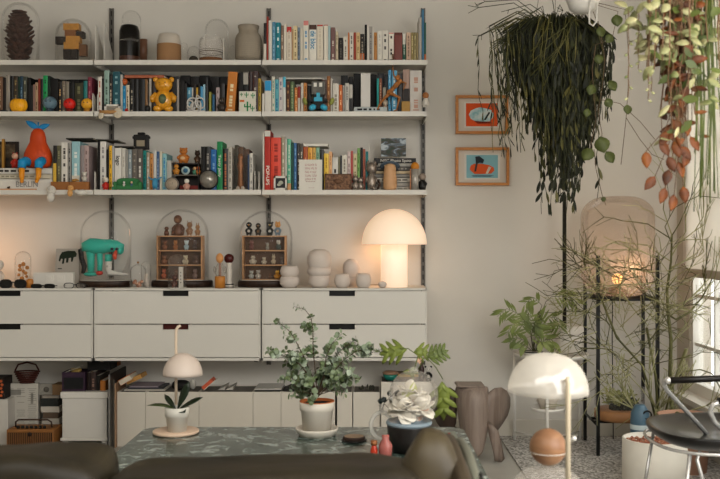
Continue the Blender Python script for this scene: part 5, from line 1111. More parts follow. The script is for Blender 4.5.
# white trolley
YK = 5.19; t = thing('white_trolley', 'white metal box trolley with lid on small feet', 'trolley', (X(84, YK), YK, 0)); k = YK/F; w_ = 47*k; zt_ = Z(392.6, YK); z0 = Z(442, YK)
b = nb(); box(b, (0, .16, (z0+zt_)/2-.01), (w_-.012, .30, zt_-z0-.02)); mk('body', b, mat('#c9c5bd', .5), t, bevel=.003)
b = nb(); box(b, (0, .16, zt_-.0175), (w_+.004, .315, .035)); mk('lid', b, mat('#cfcbc2', .45), t, bevel=.003)
for s in (-1, 1):
    for q in (0, 1): b = nb(); box(b, (s*(w_/2-.022), .03+.26*q, (z0+.002)/2), (.028, .028, z0-.0)); mk('foot', b, mat('#c4c0b8', .5), t)
b = nb(); box(b, (0, .004, z0+.012), (w_, .012, .014)); mk('bottom_rail', b, mat('#cfcbc2', .45), t)
ZT = zt_
t = thing('purple_box', 'open purple carton printed with dark picture on white trolley', 'carton', (X(73.5, 5.22), 5.22, ZT)); k = 5.22/F; w_ = 23*k; h = 19*k
b = nb()
for s in (-1, 1): box(b, (s*(w_/2-.001), .075, h/2), (.002, .15, h))
box(b, (0, 0, h/2), (w_, .002, h)); box(b, (0, .149, h/2), (w_, .002, h)); box(b, (0, .075, .001), (w_, .15, .002)); mk('carton', b, mat('#3a2438', .6, vary=.2), t)
b = nb(); box(b, (0, -.0015, h*.42), (w_*.84, .001, h*.6)); mk('picture_panel', b, mat('#16181a', .5, vary=.4, scale=60), t)
b = nb(); box(b, (-.02, .06, h+.008), (w_*.8, .1, .002), Matrix.Rotation(-.35, 3, 'Y')); mk('flap', b, mat('#b0a99c', .7), t)
b = nb(); sell(b, (0, 0, .012), (.03, .03, .014), .8, 16, 10); single('yellow_cloth', b, mat('#a88a4a', .8), 'yellowish cloth bundle inside the open purple carton', 'cloth', (X(76, 5.3), 5.3, ZT+h-.012))
bx = ZT
for q, (a, c, yt, col, lb) in enumerate(((86.6, 90.4, 373, '#2c1f1c', 'narrow dark brown book upright on white trolley'), (90.6, 96, 372, '#3c2b26', 'dark maroon book upright on white trolley, with pale lines'), (96.2, 99.8, 376, '#1e1916', 'black book upright on trolley right of maroon one'), (100.2, 105.4, 381, '#b06c2c', 'orange book upright at right on white trolley'))):
    book(X(a, 5.24), X(c, 5.24), Z(yt, 5.24)-ZT, .2, col, lb, ZT, yf=5.24, tcol='#8a6a5c' if q == 1 else None)
b = nb(); box(b, (0, .1, .04), (.13, .15, .05)); single('black_box', b, mat('#191613', .6), 'black box resting on top of dark books, trolley', 'box', (X(97.5, 5.26), 5.26, Z(372, 5.24)-.014), bevel=.002)
b = nb(); box(b, (0, .03, .012), (.05, .05, .024)); single('wooden_box', b, mat('#94592c', .6), 'small orange wooden box on the black box under cabinet', 'box', (X(114, 5.42), 5.42, Z(366.5, 5.42)), bevel=.001)
# leaning portfolios
for q, (pa, pt, col, lb) in enumerate(((109.4, 367, '#26231f', 'large black framed portfolio leaning beside white trolley'), (113.5, 380, '#a8a296', 'pale grey portfolio between black portfolio and white box'), (115.2, 384, '#8a6a50', 'tan portfolio leaning against leftmost low white box'))):
    y = 5.12 if q == 0 else 5.2; ln = [.34, .24, .22][q]; h0 = Z(pt+8*(q == 0), y)
    t = thing('portfolio', lb, 'portfolio', (X(pa, y), y, 0), group='portfolios leaning under the cabinets'); hh = h0
    b = nb(); th = [.007, .005, .003][q]; a_ = [b.verts.new(v) for v in ((-th/2, 0, 0), (-th/2, ln, 0), (-th/2, ln, hh*1.0), (-th/2, 0, hh))]; e_ = [b.verts.new((v.co.x+th, v.co.y, v.co.z)) for v in a_]
    b.faces.new(a_); b.faces.new(e_[::-1])
    for i in range(4): j = (i+1) % 4; b.faces.new((a_[j], a_[i], e_[i], e_[j]))
    mk('panel', b, mat(col, .5), t)
    b = nb(); box(b, (0, -.0015, hh/2), (th+.002, .003, hh)); mk('front_edge', b, mat(['#6e6a66', '#bdb7ab', '#a88668'][q], .5), t)
# radio
YR = 5.14; t = thing('vintage_radio', 'wooden radio with slatted front and carry handle on floor', 'radio', (X(30, YR), YR, 0)); k = YR/F; w_ = 47*k; h = Z(430, YR)
b = nb(); box(b, (0, .075, h/2), (w_, .15, h)); mk('cabinet', b, mat('#8a5a2c', .5, vary=.2, scale=15), t, bevel=.004)
b = nb()
for q in range(20): box(b, (-w_*.46+w_*.92*(q+.5)/20, -.003, h*.45), (w_*.026, .006, h*.78))
mk('front_slats', b, mat('#6f4a2a', .5), t); b = nb(); box(b, (0, -.0006, h*.45), (w_*.94, .001, h*.8)); mk('speaker_cloth', b, mat('#221710', .9), t)
for q in range(7): b = nb(); lathe(b, [(0, 0), (.009, 0), (.008, .014), (0, .015)], ((-.075+.024*q), .03, h), n=14); mk('knob', b, mat('#171310', .4), t)
b = nb(); tube(b, [(-.10, .06, h), (-.10, .06, h+.03), (-.085, .06, h+.042), (.075, .06, h+.042), (.095, .06, h+.03), (.1, .06, h)], .005, 8); mk('handle', b, mat('#4a382e', .4, .3), t)
b = nb(); lathe(b, [(0, 0), (.012, 0), (.012, .003), (0, .003)], (0, -.006, h*.78), n=14, rot=Matrix.Rotation(pi/2, 3, 'X')); mk('badge', b, mat('#2a1a10', .4), t)
# magazines / newspapers on back stack, a low crate supports them
t = thing('newspaper_stack', 'white newspapers standing folded behind the wooden radio', 'newspapers', (X(22, 5.36), 5.36, 0)); k = 5.36/F
h = Z(383.5, 5.36); b = nb(); box(b, (0, 0, h/2), (34*k, .03, h)); mk('paper', b, mat('#b9b4a9', .8, vary=.05), t)
b = nb(); rr = random.Random(3)
for cix in range(3):
    for ln in range(24):
        if rr.random() < .85: box(b, ((-11+11*cix)*k, -.0158, h-.03-ln*.011), (rr.uniform(6, 9)*k, .0008, .003))
box(b, (-8*k, -.0158, h-.05), (16*k, .0008, .03)); box(b, (11*k, -.0158, h-.085), (2.5*k, .0008, .06)); mk('printed_columns', b, mat('#8d8980', .8), t)
t = thing('newspaper', 'folded newspaper with round emblem right of newspaper stack', 'newspaper', (X(47, 5.38), 5.38, Z(395, 5.38))); b = nb(); box(b, (0, 0, .03), (17*k, .02, .062)); mk('paper', b, mat('#8f8a80', .8), t); b = nb(); lathe(b, [(0, 0), (.016, 0), (.016, .001), (0, .001)], (0, -.0102, .03), n=16, rot=Matrix.Rotation(pi/2, 3, 'X')); mk('emblem', b, mat('#5d5850', .8), t)
z = 0
for q, (yb, yt, col, a, c, lb) in enumerate(((452, 425, '#4a3c30', 40, 61, 'dark carton at bottom of pile right of the radio'), (425, 419, '#b3aca0', 40, 61, 'pale book on dark carton behind the radio'), (419, 413, '#5a4a3c', 41, 60, 'brown book third from bottom behind the radio'), (413, 407, '#bdb6aa', 39, 61, 'white book in the pile left of trolley'), (407, 399, '#2f3330', 39, 60, 'dark green box file in pile left of trolley'), (399, 396, '#8d857a', 40, 61, 'grey magazine topmost in pile left of trolley'))):
    y = 5.33; h = (yb-yt)*y/F if q else Z(425, y); b = nb(); box(b, (0, .06, h/2), ((c-a)*y/F-.02, .12, h-.001)); single('book' if 'book' in lb else 'storage_carton', b, mat(col, .6, vary=.1), lb, 'book' if 'book' in lb else 'carton', (X((a+c)/2, y), y, z), bevel=.001); z += h
b = nb(); box(b, (0, .06, .02), (.06, .1, .06)); single('cardboard_box', b, mat('#7a5f42', .8), 'small brown cardboard box on pile left of trolley', 'box', (X(57, 5.33), 5.33, z+.011), bevel=.001)
t = thing('wicker_basket', 'dark red wicker basket on top of the newspapers', 'basket', (X(27, 5.36), 5.36, Z(383.5, 5.36)))
b = nb()
for q in range(6): rr_ = .040+.006*q; tube(b, [(rr_*cos(2*pi*i/24), rr_*.6*sin(2*pi*i/24), .004+.012*q) for i in range(24)], .0045, 6, closed=True)
mk('weave', b, mat('#4a231b', .7), t); b = nb(); tube(b, [(-.068, 0, .07), (-.05, 0, .105), (0, 0, .118), (.05, 0, .105), (.068, 0, .07)], .005, 8); mk('handle', b, mat('#4a231b', .7), t)
b = nb(); box(b, (0, .08, Z(400, 5.24)/2), (.10, .16, Z(400, 5.24))); single('white_carton', b, mat('#bfbab1', .6), 'white carton at left edge of the picture beside radio', 'carton', (X(-1, 5.24), 5.24, 0), bevel=.003)
t = thing('game_box', 'small dark box with orange pattern on white carton', 'box', (X(-3, 5.25), 5.25, Z(400, 5.24)));  b = nb(); box(b, (0, .06, .06), (.08, .12, .12)); mk('box_body', b, mat('#2b1e18', .6), t); b = nb(); 
for q in range(5): ball(b, (.022+.006*(q % 2), -.001, .02+.02*q), (.009, .003, .008), 8, 6)
mk('orange_pattern', b, mat('#b5552a', .6), t)
# ------------------------------------------------------------------ framed pictures
def wallpic(px0, px1, py0, py1, label, bg, build):
    y = WALLY-.012; k = y/F; w_ = (px1-px0)*k; h = (py1-py0)*k; t = thing('picture_frame', label, 'picture frame', (X((px0+px1)/2, y), WALLY, Z((py0+py1)/2, y)), group='oak framed prints on the back wall')
    b = nb(); f = .016
    for s in (-1, 1): box(b, (s*(w_/2-f/2), -.014, 0), (f, .026, h)); box(b, (0, -.014, s*(h/2-f/2)), (w_-2*f, .026, f))
    mk('frame', b, WOODH, t, bevel=.001)
    b = nb(); box(b, (0, -.006, 0), (w_-2*f, .006, h-2*f)); mk('mount', b, mat('#cfc4b6', .8), t)
    b = nb(); box(b, (0, -.0096, 0), (w_*.66, .001, h*.68)); mk('paper', b, mat('#d8d3c9', .8), t)
    b = nb(); box(b, (0, -.0105, 0), (31.5*k, .001, 23*k)); pr = mk('print', b, mat(bg, .7), t)
    build(pr, k)
def pic1(p, k):
    b = nb(); prism(b, [(x*k, z*k) for x, z in ((-13, 0), (-11, 4), (-6, 6.5), (-2, 7.5), (4, 6.4), (9, 5), (12, 1), (11, -3), (8, -6.6), (0, -7), (-7, -6.2), (-11, -4))], -.0125, -.0112); mk('printed_shape', b, ramp_mat('crumpled', [(.35, '#7fb0b8'), (.5, '#b9cfd0'), (.6, '#cfd8d6')], 30, .7), p)
    b = nb(); prism(b, [(x*k, z*k) for x, z in ((-8, -6), (8, -7), (11, -8.5), (-4, -9))], -.0125, -.0112); mk('printed_shape', b, mat('#7a2a14', .7), p)
    b = nb(); prism(b, [(x*k, z*k) for x, z in ((2, -5), (7, 3), (8.4, 2), (4, -5.4))], -.0135, -.0126); mk('printed_shape', b, mat('#26302a', .7), p)
def pic2(p, k):
    b = nb(); prism(b, [(x*k, z*k) for x, z in ((-12.5, -3), (-11.5, 1), (-8, 2.8), (0, 2.6), (7, 1.4), (11.5, -1), (12, -4), (9, -7), (0, -7.5), (-8, -7.4))], -.0125, -.0112); mk('printed_shape', b, mat('#d2541e', .7), p)
    b = nb(); prism(b, [(x*k, z*k) for x, z in ((-8, -5), (-6.4, 3), (-7, 9.8), (-3, 10.4), (2, 6.6), (0.6, 3.2), (-2.4, 4), (-4.6, 3), (-6, -5))], -.0136, -.0126); prism(b, [(x*k, z*k) for x, z in ((-11, -9), (12, -9), (8, -10), (-9, -10))], -.0125, -.0112); mk('printed_figure', b, mat('#26323a', .7), p)
    b = nb(); prism(b, [(x*k, z*k) for x, z in ((3.4, -7), (6.4, 0), (9, -1), (5.6, -7.2))], -.0136, -.0126); mk('printed_shape', b, mat('#d0c8b8', .7), p)
wallpic(455.5, 508, 96, 134.5, 'upper oak framed print, pale shape on orange, behind hanging plant', '#d94f16', pic1)
wallpic(455.5, 509, 148, 186, 'lower oak framed print, orange shape on light blue', '#7fb0ba', pic2)

# ------------------------------------------------------------------ coffee table
TZ = .38; TYB, TYF = 3.87, 2.75; TX0, TX1 = X(146, TYB), X(463, TYB)
t = thing('coffee_table', 'low coffee table with mottled green marble top and rounded corners', 'table', ((TX0+TX1)/2, (TYB+TYF)/2, 0))
W_, D_ = TX1-TX0, TYB-TYF
m = bpy.data.materials.new('green_marble'); m.use_nodes = True; nt = m.node_tree; bs = nt.nodes['Principled BSDF']; bs.inputs['Roughness'].default_value = .22
tc = nt.nodes.new('ShaderNodeTexCoord'); n1 = nt.nodes.new('ShaderNodeTexNoise'); n1.inputs['Scale'].default_value = 17; n1.inputs['Detail'].default_value = 8; n1.inputs['Distortion'].default_value = .8; n1.inputs['Roughness'].default_value = .65
rp = nt.nodes.new('ShaderNodeValToRGB'); cr = rp.color_ramp
for p_, c_ in ((.30, '#121d19'), (.45, '#26362f'), (.54, '#4c5b54'), (.60, '#9aa29d'), (.68, '#4d5954')):
    e = cr.elements.new(p_); e.color = (*lin(c_), 1)
cr.elements.remove(cr.elements[0]); cr.elements.remove(cr.elements[-1])
mpp = nt.nodes.new('ShaderNodeMapping'); mpp.inputs['Scale'].default_value = (1, 1.1, 1)
nt.links.new(tc.outputs['Object'], mpp.inputs[0]); nt.links.new(mpp.outputs[0], n1.inputs['Vector']); nt.links.new(n1.outputs['Fac'], rp.inputs[0]); nt.links.new(rp.outputs[0], bs.inputs['Base Color'])
b = nb(); rc = .07; pts = []
for cx_, cy_, a0 in ((W_/2-rc, D_/2-rc, 0), (-W_/2+rc, D_/2-rc, 90), (-W_/2+rc, -D_/2+rc, 180), (W_/2-rc, -D_/2+rc, 270)):
    for q in range(7): a = radians(a0+15*q); pts.append((cx_+rc*cos(a), cy_+rc*sin(a)))
lo = [b.verts.new((x, y, TZ-.028)) for x, y in pts]; hi = [b.verts.new((x, y, TZ)) for x, y in pts]; b.faces.new(lo[::-1]); b.faces.new(hi)
for i in range(len(pts)): j = (i+1) % len(pts); b.faces.new((lo[i], lo[j], hi[j], hi[i]))
mk('tabletop', b, m, t, bevel=.004)
for sx_ in (-1, 1):
    for sy_ in (-1, 1): b = nb(); tube(b, [(sx_*(W_/2-.12), sy_*(D_/2-.12), 0), (sx_*(W_/2-.12), sy_*(D_/2-.12), TZ-.028)], .022, 14); mk('leg', b, mat('#1d1b19', .4, .5), t)
# plant lamp
y = 3.74; k = y/F
t = thing('plant_lamp', 'small cream mushroom lamp arching over a potted plant on the table', 'lamp', (X(176, y), y, TZ)); cz = 434+3
zz = lambda p: Z(p, y)-TZ
b = nb(); lathe(b, [(0, 0), (21*k, 0), (22.8*k, .004), (22.8*k, .012), (22*k, .014), (0, .014)], n=40); mk('base_plate', b, mat('#d3b79e', .5), t)
CRM = mat('#cfbba4', .4)
hx = (174.5-176)*k
b = nb(); tube(b, [(hx, .03, .014), (hx, .03, zz(337)), (hx+.001, .03, zz(331)), (hx+.008, .03, zz(328)), (hx+.018, .03, zz(326.6))], [.0058]*4+[.005], 12); mk('pole', b, CRM, t)
b = nb(); r = 19.6*k; pr = []
z0 = zz(376.5)
for q in range(13): a = pi/2*q/12; pr.append((r*cos(a) if q < 12 else 0.0, z0 + 22*k*sin(a)))
lathe(b, [(r*.96, z0+.001)] + pr, ((181.5-176)*k, .025, 0), n=40, rot=None); mk('lamp_shade', b, mat('#cbbbae', .4), t, solid=.002)
y2 = 3.72
t = thing('plant_pot', 'white plant pot with thick rim under the small mushroom lamp', 'plant pot', (X(177, y2), y2, TZ+.014)); k = y2/F
b = nb(); lathe(b, [(0, 0), (9.6*k, 0), (10.6*k, 14*k), (11.8*k, 14.5*k), (12.2*k, 24*k), (11.2*k, 24*k), (10.6*k, 20*k), (0, 20*k)], n=32); mk('pot', b, mat('#c9c5ba', .6), t)
b = nb(); lathe(b, [(10.4*k, 20.3*k), (0, 21*k)], n=24); mk('soil', b, SOIL, t)
t = thing('potted_orchid', 'dark green strap leaved plant in the small white pot', 'plant', (X(177, y2), y2, TZ+.014+21*k)); DG = mat('#24301c', .35, vary=.3, scale=20)
for dv, nn, L, W, be, lb in (((-1, -.15, .75), (0, -.3, 1), .105, .026, .55, 0), ((-.75, .1, .9), (0, -1, .4), .085, .022, .5, 0), ((.42, 0, 1), (0, -1, 0), .125, .032, .0, 0), ((.85, -.1, .55), (0, -.6, 1), .115, .028, .12, 0), ((.5, -.7, .25), (0, -.5, 1), .06, .036, .3, 0)):
    b = nb(); leaf(b, (0, 0, -.003), dv, nn, L, W, be, (.4, .8, 1, .85, .03)); mk('leaf', b, DG if W != .026 else mat('#3d4a26', .35, vary=.3, scale=20), t, solid=.0015)
# eucalyptus
y = 3.70; k = y/F
t = thing('plant_pot', 'cream flower pot with terracotta inner rim and saucer on table', 'plant pot', (X(317, y), y, TZ))
b = nb(); lathe(b, [(0, 0), (17.5*k, 0), (21.4*k, 6.4*k), (21.4*k, 8*k), (20.4*k, 8*k), (17*k, 2.4*k), (0, 2.4*k)], n=40); mk('saucer', b, mat('#d0c8ba', .5), t)
b = nb(); lathe(b, [(0, 2.5*k), (13.6*k, 2.5*k), (16*k, 25*k), (17.4*k, 26*k), (17.8*k, 34*k), (17.2*k, 34*k), (16.6*k, 30*k)], n=40); mk('pot', b, mat('#d0c8ba', .5), t)
b = nb(); lathe(b, [(17.3*k, 33.7*k), (17.4*k, 34.8*k), (16.4*k, 34.8*k), (15.8*k, 31*k)], n=40); mk('inner_rim', b, mat('#b0602f', .7), t)
b = nb(); lathe(b, [(16.4*k, 32*k), (0, 32.6*k)], n=30); mk('soil', b, SOIL, t)
zr = TZ+32*k
t = thing('eucalyptus_plant', 'eucalyptus with round grey green leaves on the marble table', 'plant', (X(317, y), y, zr))
EU = ramp_mat('eucalyptus_leaf', [(.3, '#66754a'), (.5, '#87957a'), (.7, '#b0baa8')], 14, .55)
EU2 = ramp_mat('eucalyptus_leaf_dark', [(.3, '#465430'), (.6, '#6c7b55')], 14, .55)
bs_ = nb(); bl = nb(); bl2 = nb(); RE = random.Random(5)
w2 = lambda a, p, dy=0: Vector((X(a, y+dy)-X(317, y), dy, Z(p, y+dy)-zr))
def stem_leaves(pts, r0, lf, dens, sz, both=None):
    P_ = [Vector(p) for p in pts]; 
    fine = []
    for i in range(len(P_)-1):
        for s in range(6): f = s/6; fine.append(P_[i].lerp(P_[i+1], f))
    fine.append(P_[-1]); tube(bs_, fine, [r0*(1-.75*i/len(fine)) for i in range(len(fine))], 5)
    n = len(fine)
    for i in range(n):
        f = i/n
        if f < lf: continue
        if RE.random() > dens: continue
        d = (fine[min(i+1, n-1)]-fine[max(i-1, 0)]).normalized()
        a = RE.uniform(0, 2*pi); o = d.orthogonal().normalized(); o = Matrix.Rotation(a, 3, d) @ o
        for s in (-1, 1):
            dd = (o*s + d*.35 + Vector((RE.uniform(-.3, .3),)*3)*.5).normalized(); nn = (d*.8 + Vector((RE.uniform(-.7, .7), RE.uniform(-1, .2), RE.uniform(-.5, .8)))).normalized()
            L = sz*RE.uniform(.75, 1.2)*(1-.35*f)
            leaf(bl if RE.random() < .62 else bl2, fine[i]+o*s*.002, dd, nn, L, L*.95, .1, (.85, 1.05, 1, .7, .1), .06)
base = Vector((0, 0, 0))
main = [((317, 398), (316, 380), (314, 360), (313, 345), (313, 330), (311, 318), (305, 310), (294, 307), .0), ((317, 398), (310, 378), (300, 365), (288, 358), (276, 354), (268, 351)),
        ((317, 398), (312, 376), (303, 356), (296, 342), (290, 332), (280, 324), (276, 321)), ((317, 398), (322, 380), (328, 366), (336, 356), (346, 346), (356, 340)),
        ((317, 398), (325, 382), (334, 372), (344, 360), (356, 352), (368, 350), (384, 352)), ((317, 398), (306, 385), (296, 378), (288, 372)), ((317, 398), (327, 388), (340, 380), (352, 378), (360, 380)),
        ((317, 398), (324, 376), (326, 358), (332, 344), (342, 334)), ((317, 398), (309, 372), (302, 362), (300, 352))]
for i_, pl in enumerate(main):
    pl = [p for p in pl if isinstance(p, tuple)]; s = RE.uniform(-.07, .07)
    pts = [w2(p[0], p[1], s*j/len(pl)) for j, p in enumerate(pl)]
    wispy = i_ in (0, 2)
    stem_leaves(pts, .003, .22, .62 if wispy else .9, .021 if wispy else .027)
    if True:
        for q in range(4 if not wispy else 2):
            j = RE.randint(1, max(1, len(pts)-(2 if not wispy else 4))); p0 = pts[j]; e = p0 + Vector((RE.uniform(-.075, .075), RE.uniform(-.07, .07), RE.uniform(-.03, .055))); stem_leaves([p0, (p0+e)/2+rv(.008), e], .0015, .1, .75, .026)
for q in range(11):
    a = RE.uniform(0, 2*pi); e = Vector((RE.uniform(.06, .13)*cos(a), RE.uniform(.05, .12)*sin(a), RE.uniform(.02, .15))); stem_leaves([Vector((0, 0, .03)), e*.55+Vector((0, 0, .03)), e], .002, .35, .85, .028)
stem_leaves([w2(388, 352, .0), w2(372, 353), w2(366, 355)], .001, 0, .5, .02)
mk('stem', bs_, mat('#4a3a28', .8), t); mk('foliage', bl, EU, t, norm=False); mk('foliage', bl2, EU2, t, norm=False)
# wood slice
yy_ = 3.60; t = thing('wood_slice', 'dark edged wood slice lying on the table', 'wood slice', (X(354, yy_), yy_, TZ)); k = yy_/F
b = nb(); lathe(b, [(0, 0), (12*k, 0), (13*k, .004), (13*k, .006), (0, .006)], n=24); mk('dark_dish', b, mat('#231a16', .3), t)
b = nb(); lathe(b, [(0, .006), (11*k, .006), (11.4*k, .012), (10.6*k, .018), (0, .018)], n=20); mk('slice', b, mat('#3a281e', .7, vary=.3), t); b = nb(); lathe(b, [(10*k, .0185), (0, .019)], n=20); mk('cut_face', b, mat('#8a7560', .6, vary=.15, scale=60), t)
# planter with sphere of flowers
y = 3.42; k = y/F
t = thing('round_planter', 'dark glazed round planter with blue grey rim near sofa cushion', 'planter', (X(409, y), y, TZ)); ht = Z(424, y)-TZ
b = nb(); lathe(b, [(0, 0), (17*k, 0), (21*k, ht*.5), (22*k, ht*.9), (22*k, ht), (0, ht)], n=40); mk('body', b, mat('#2c2825', .35, vary=.2), t)
b = nb(); lathe(b, [(0, ht), (22.4*k, ht-.004), (23.2*k, ht+.004), (22*k, ht+.012), (18*k, ht+.006), (14*k, ht+.014), (0, ht+.016)], n=40); mk('blue_rim', b, mat('#7d8b94', .35, vary=.15), t)
zt = TZ+ht+.017
t = thing('glass_sphere', 'large glass sphere enclosing white flowers on the table planter', 'glass sphere', (X(413.5, y), y, zt)); r = 25*k
b = nb(); ball(b, (0, 0, r*.94), r, 36, 24); mk('globe', b, GLASSW, t); b = nb(); lathe(b, [(5*k, r*1.86), (4.4*k, r*2.0), (5*k, r*2.05)], n=18); mk('neck', b, glass_mat('neck_glass', alpha=.25), t)
t = thing('white_flowers', 'bunch of white cream flowers inside the glass sphere', 'flowers', (X(412, y), y, zt+.004)); PW = mat('#d9d2c4', .6, vary=.05, scale=60)
for q, (a, p, s) in enumerate(((403, 414, 1.2), (414, 404, 1.1), (408, 396, .9), (420, 412, 1.1), (411, 418, 1.1), (418, 421, .9), (399, 420, .9), (421, 399, .7))):
    b = nb(); c = Vector((X(a, y)-X(412, y), -.02+.012*(q % 3), Z(p, y)-zt-.004)); c.z = max(c.z, .016)+.012
    for e in range(8): dv = Vector((RE.uniform(-1, 1), RE.uniform(-1, .4), RE.uniform(-.5, 1))).normalized(); leaf(b, c, dv, (0, -.4, 1), .052*s, .042*s, RE.uniform(-.4, .5), (.7, 1, 1, .8, .3), .25)
    mk('blossom', b, PW if q != 5 else mat('#d3a890', .6), t, solid=.0015, norm=False)
b = nb(); 
for q in range(6): tube(b, [(R.uniform(-.02, .02), 0, .0), (R.uniform(-.04, .04), 0, .06)], .002, 5)
leaf(b, (0, 0, .05), (-.6, 0, 1), (0, -1, 0), .07, .03); leaf(b, (.0, 0, .06), (.1, 0, 1), (0, -1, 0), .07, .03); mk('stalk', b, mat('#a7ab64', .6), t)
# small dark leaf sprig vase
y = 3.48; k = y/F
t = thing('glass_vase', 'small glass loop vase left of the flower sphere', 'vase', (X(381.5, y), y, TZ)); zz = lambda p: Z(p, y)-TZ
b = nb(); cz_ = zz(426); rr_ = 10.5*k; tube(b, [(rr_*cos(2*pi*i/32), 0, cz_+rr_*1.25*sin(2*pi*i/32)) for i in range(32)], 2.2*k, 12, closed=True); lathe(b, [(0, 0), (7*k, 0), (6.6*k, .006), (2*k, .012), (2*k, cz_-rr_*1.1)], n=20); mk('glass_ring', b, glass_mat('ring_glass', alpha=.35, edge='#d5d3c9'), t)
b = nb(); lathe(b, [(2.6*k, cz_+rr_*1.2), (2.2*k, cz_+rr_*1.2+.02), (3*k, cz_+rr_*1.2+.03)], n=14); mk('neck', b, glass_mat('ring_neck', alpha=.3), t)
t = thing('leaf_sprig', 'sprig with dark round leaves rising from the loop vase', 'plant', (X(381.5, y), y, TZ+cz_+rr_*1.2)); q_ = lambda a, p: Vector((X(a, y)-X(381.5, y), -.0, zz(p)-cz_-rr_*1.2))
b = nb(); tube(b, [q_(381.5, 412), q_(384, 404), q_(390, 398), q_(396, 392)], .0014, 5); tube(b, [q_(384, 404), q_(388, 408), q_(398, 411)], .0012, 5); mk('stem', b, mat('#3a3226', .7), t)
b = nb()
for a, p in ((386, 398), (383, 402), (391, 394), (394, 399), (398, 397), (399, 411), (389, 401), (396, 392)): leaf(b, q_(a, p), (R.uniform(-1, 1), -.2, R.uniform(-1, 1)), (0, -1, .2), .024, .02, 0, (.8, 1, 1, .7, .1), .05); mk('leaf_blade', b, mat('#2c3430', .5), t, solid=.001, norm=False); b = nb()
b = nb(); lathe(b, [(0, 0), (.012, 0), (.013, .03), (.009, .045), (.007, .05), (0, .05)], n=16); t = thing('red_bottle', 'small orange red bottle with brown cap beside planter', 'bottle', (X(374, 3.3), 3.3, TZ)); mk('bottle', b, mat('#a8321c', .25), t); b = nb(); lathe(b, [(0, .05), (.011, .05), (.011, .065), (0, .065)], n=14); mk('cap', b, mat('#8a5530', .5), t)
b = nb(); lathe(b, [(0, 0), (.022, 0), (.024, .05), (.012, .07), (.013, .085), (0, .085)], n=20); single('pink_vase', b, mat('#9c5a52', .2), 'dusky pink glass bottle left of the dark planter', 'vase', (X(385.5, 3.3), 3.3, TZ))
# monstera
y = 3.5; t = thing('monstera_cutting', 'light green monstera cutting spreading above the flower sphere', 'plant', (X(413, y), y, TZ+.30)); q_ = lambda a, p, dy=0: Vector((X(a, y)-X(413, y), dy, Z(p, y)-TZ-.30))
MG = mat('#65702e', .45, vary=.4, scale=14); MG2 = mat('#566230', .4, vary=.3, scale=14)
b = nb(); tube(b, [q_(413.5, 398), q_(413, 384), q_(414, 372), q_(418, 356), q_(416, 351)], .0024, 6); tube(b, [q_(418, 370), q_(426, 357), q_(436, 368), q_(443, 380)], .002, 6); tube(b, [q_(418, 356), q_(408, 349), q_(400, 349)], .002, 6); tube(b, [q_(420, 362), q_(428, 355), q_(434, 356)], .002, 6); tube(b, [q_(413, 398), q_(413, 412)], .0026, 6); mk('stem', b, mat('#55602c', .5), t)
def fing(b, c, d, L, W, n, nrm=(0, -1, .25)):
    d = Vector(d).normalized(); nrm = Vector(nrm); s = d.cross(nrm).normalized(); leaf(b, c, d, nrm, L, W*.55, .15, (.9, 1, .9, .6, .05), .05)
    for i in range(n):
        f = (i+.5)/n
        for g in (-1, 1): leaf(b, Vector(c)+d*L*f*.8, d*.7+s*g*1.0, nrm, W*.85*(1-.3*f), W*.22, .35, (.9, 1, .95, .8, .2), .05)
for (c, d, L, W, n, mm) in ((q_(407, 350), (-1, 0, -.15), .105, .075, 3, MG), (q_(414, 352), (1, 0, -.05), .055, .06, 2, MG), (q_(427, 358), (1, 0, .35), .085, .06, 4, MG2), (q_(442, 382), (.05, 0, -1), .15, .095, 3, MG), (q_(403, 372), (1, 0, -.1), .06, .035, 1, MG)):
    b = nb(); fing(b, c, d, L, W, n); mk('leaf', b, mm, t, solid=.001, norm=False)
b = nb(); leaf(b, q_(420, 365), (-.2, 0, 1), (0, -1, 0), .03, .02); mk('bud', b, mat('#b08a72', .6), t)
# pinkish strip paper on table
b = nb(); box(b, (0, 0, .004), (.09, .24, .008), bev=.002); t = thing('notebook', 'grey green notebook with red ribbon on table corner', 'notebook', (X(446, 3.62), 3.62, TZ)); mk('cover', b, mat('#7f857a', .6), t)
b = nb(); box(b, (.018, -.02, .009), (.010, .20, .002)); mk('red_ribbon', b, mat('#b8322e', .6), t)

# ------------------------------------------------------------------ sofa seen from behind
OL = ramp_mat('olive_leather', [(.3, '#151109'), (.6, '#231d10'), (.8, '#2f2917')], 7, .55, bump=.35)
OL2 = ramp_mat('grey_olive_leather', [(.3, '#4d4a3d'), (.7, '#6a6656')], 7, .45, bump=.25)
t = thing('sofa', 'dark olive leather sofa with slumped back cushions seen from behind', 'sofa', (-.1, 1.95, 0))
def cush(nm, px0, px1, pyt, y, thick, hh, m_, seed, rot=None, e=.45, wob=.012):
    x0, x1 = X(px0, y), X(px1, y); zt = Z(pyt, y); b = nb(); sell(b, ((x0+x1)/2+.1, y-1.95, zt-hh/2), ((x1-x0)/2, thick/2, hh/2), e, 72, 40, wob, seed, rot); return mk(nm, b, m_, t)
cush('back_cushion', -260, 112, 450, 2.02, .24, .42, OL, 3, None, .26, .016)
cush('back_cushion', 104, 430, 463, 2.0, .24, .40, OL, 8, Matrix.Rotation(-.02, 3, 'Y'), .26, .018)
cush('side_cushion', 394, 456, 431, 2.03, .20, .42, ramp_mat('brown_olive', [(.3, '#2c2416'), (.7, '#463c28')], 6, .5, bump=.2), 14, Matrix.Rotation(.12, 3, 'Y'), .75, .02)
cush('armrest', 449, 480, 444.5, 2.12, .7, .5, ramp_mat('arm_leather', [(.3, '#2c2318'), (.7, '#43392a')], 6, .5, bump=.2), 19, Matrix.Rotation(-.10, 3, 'Y'), .7, .006)
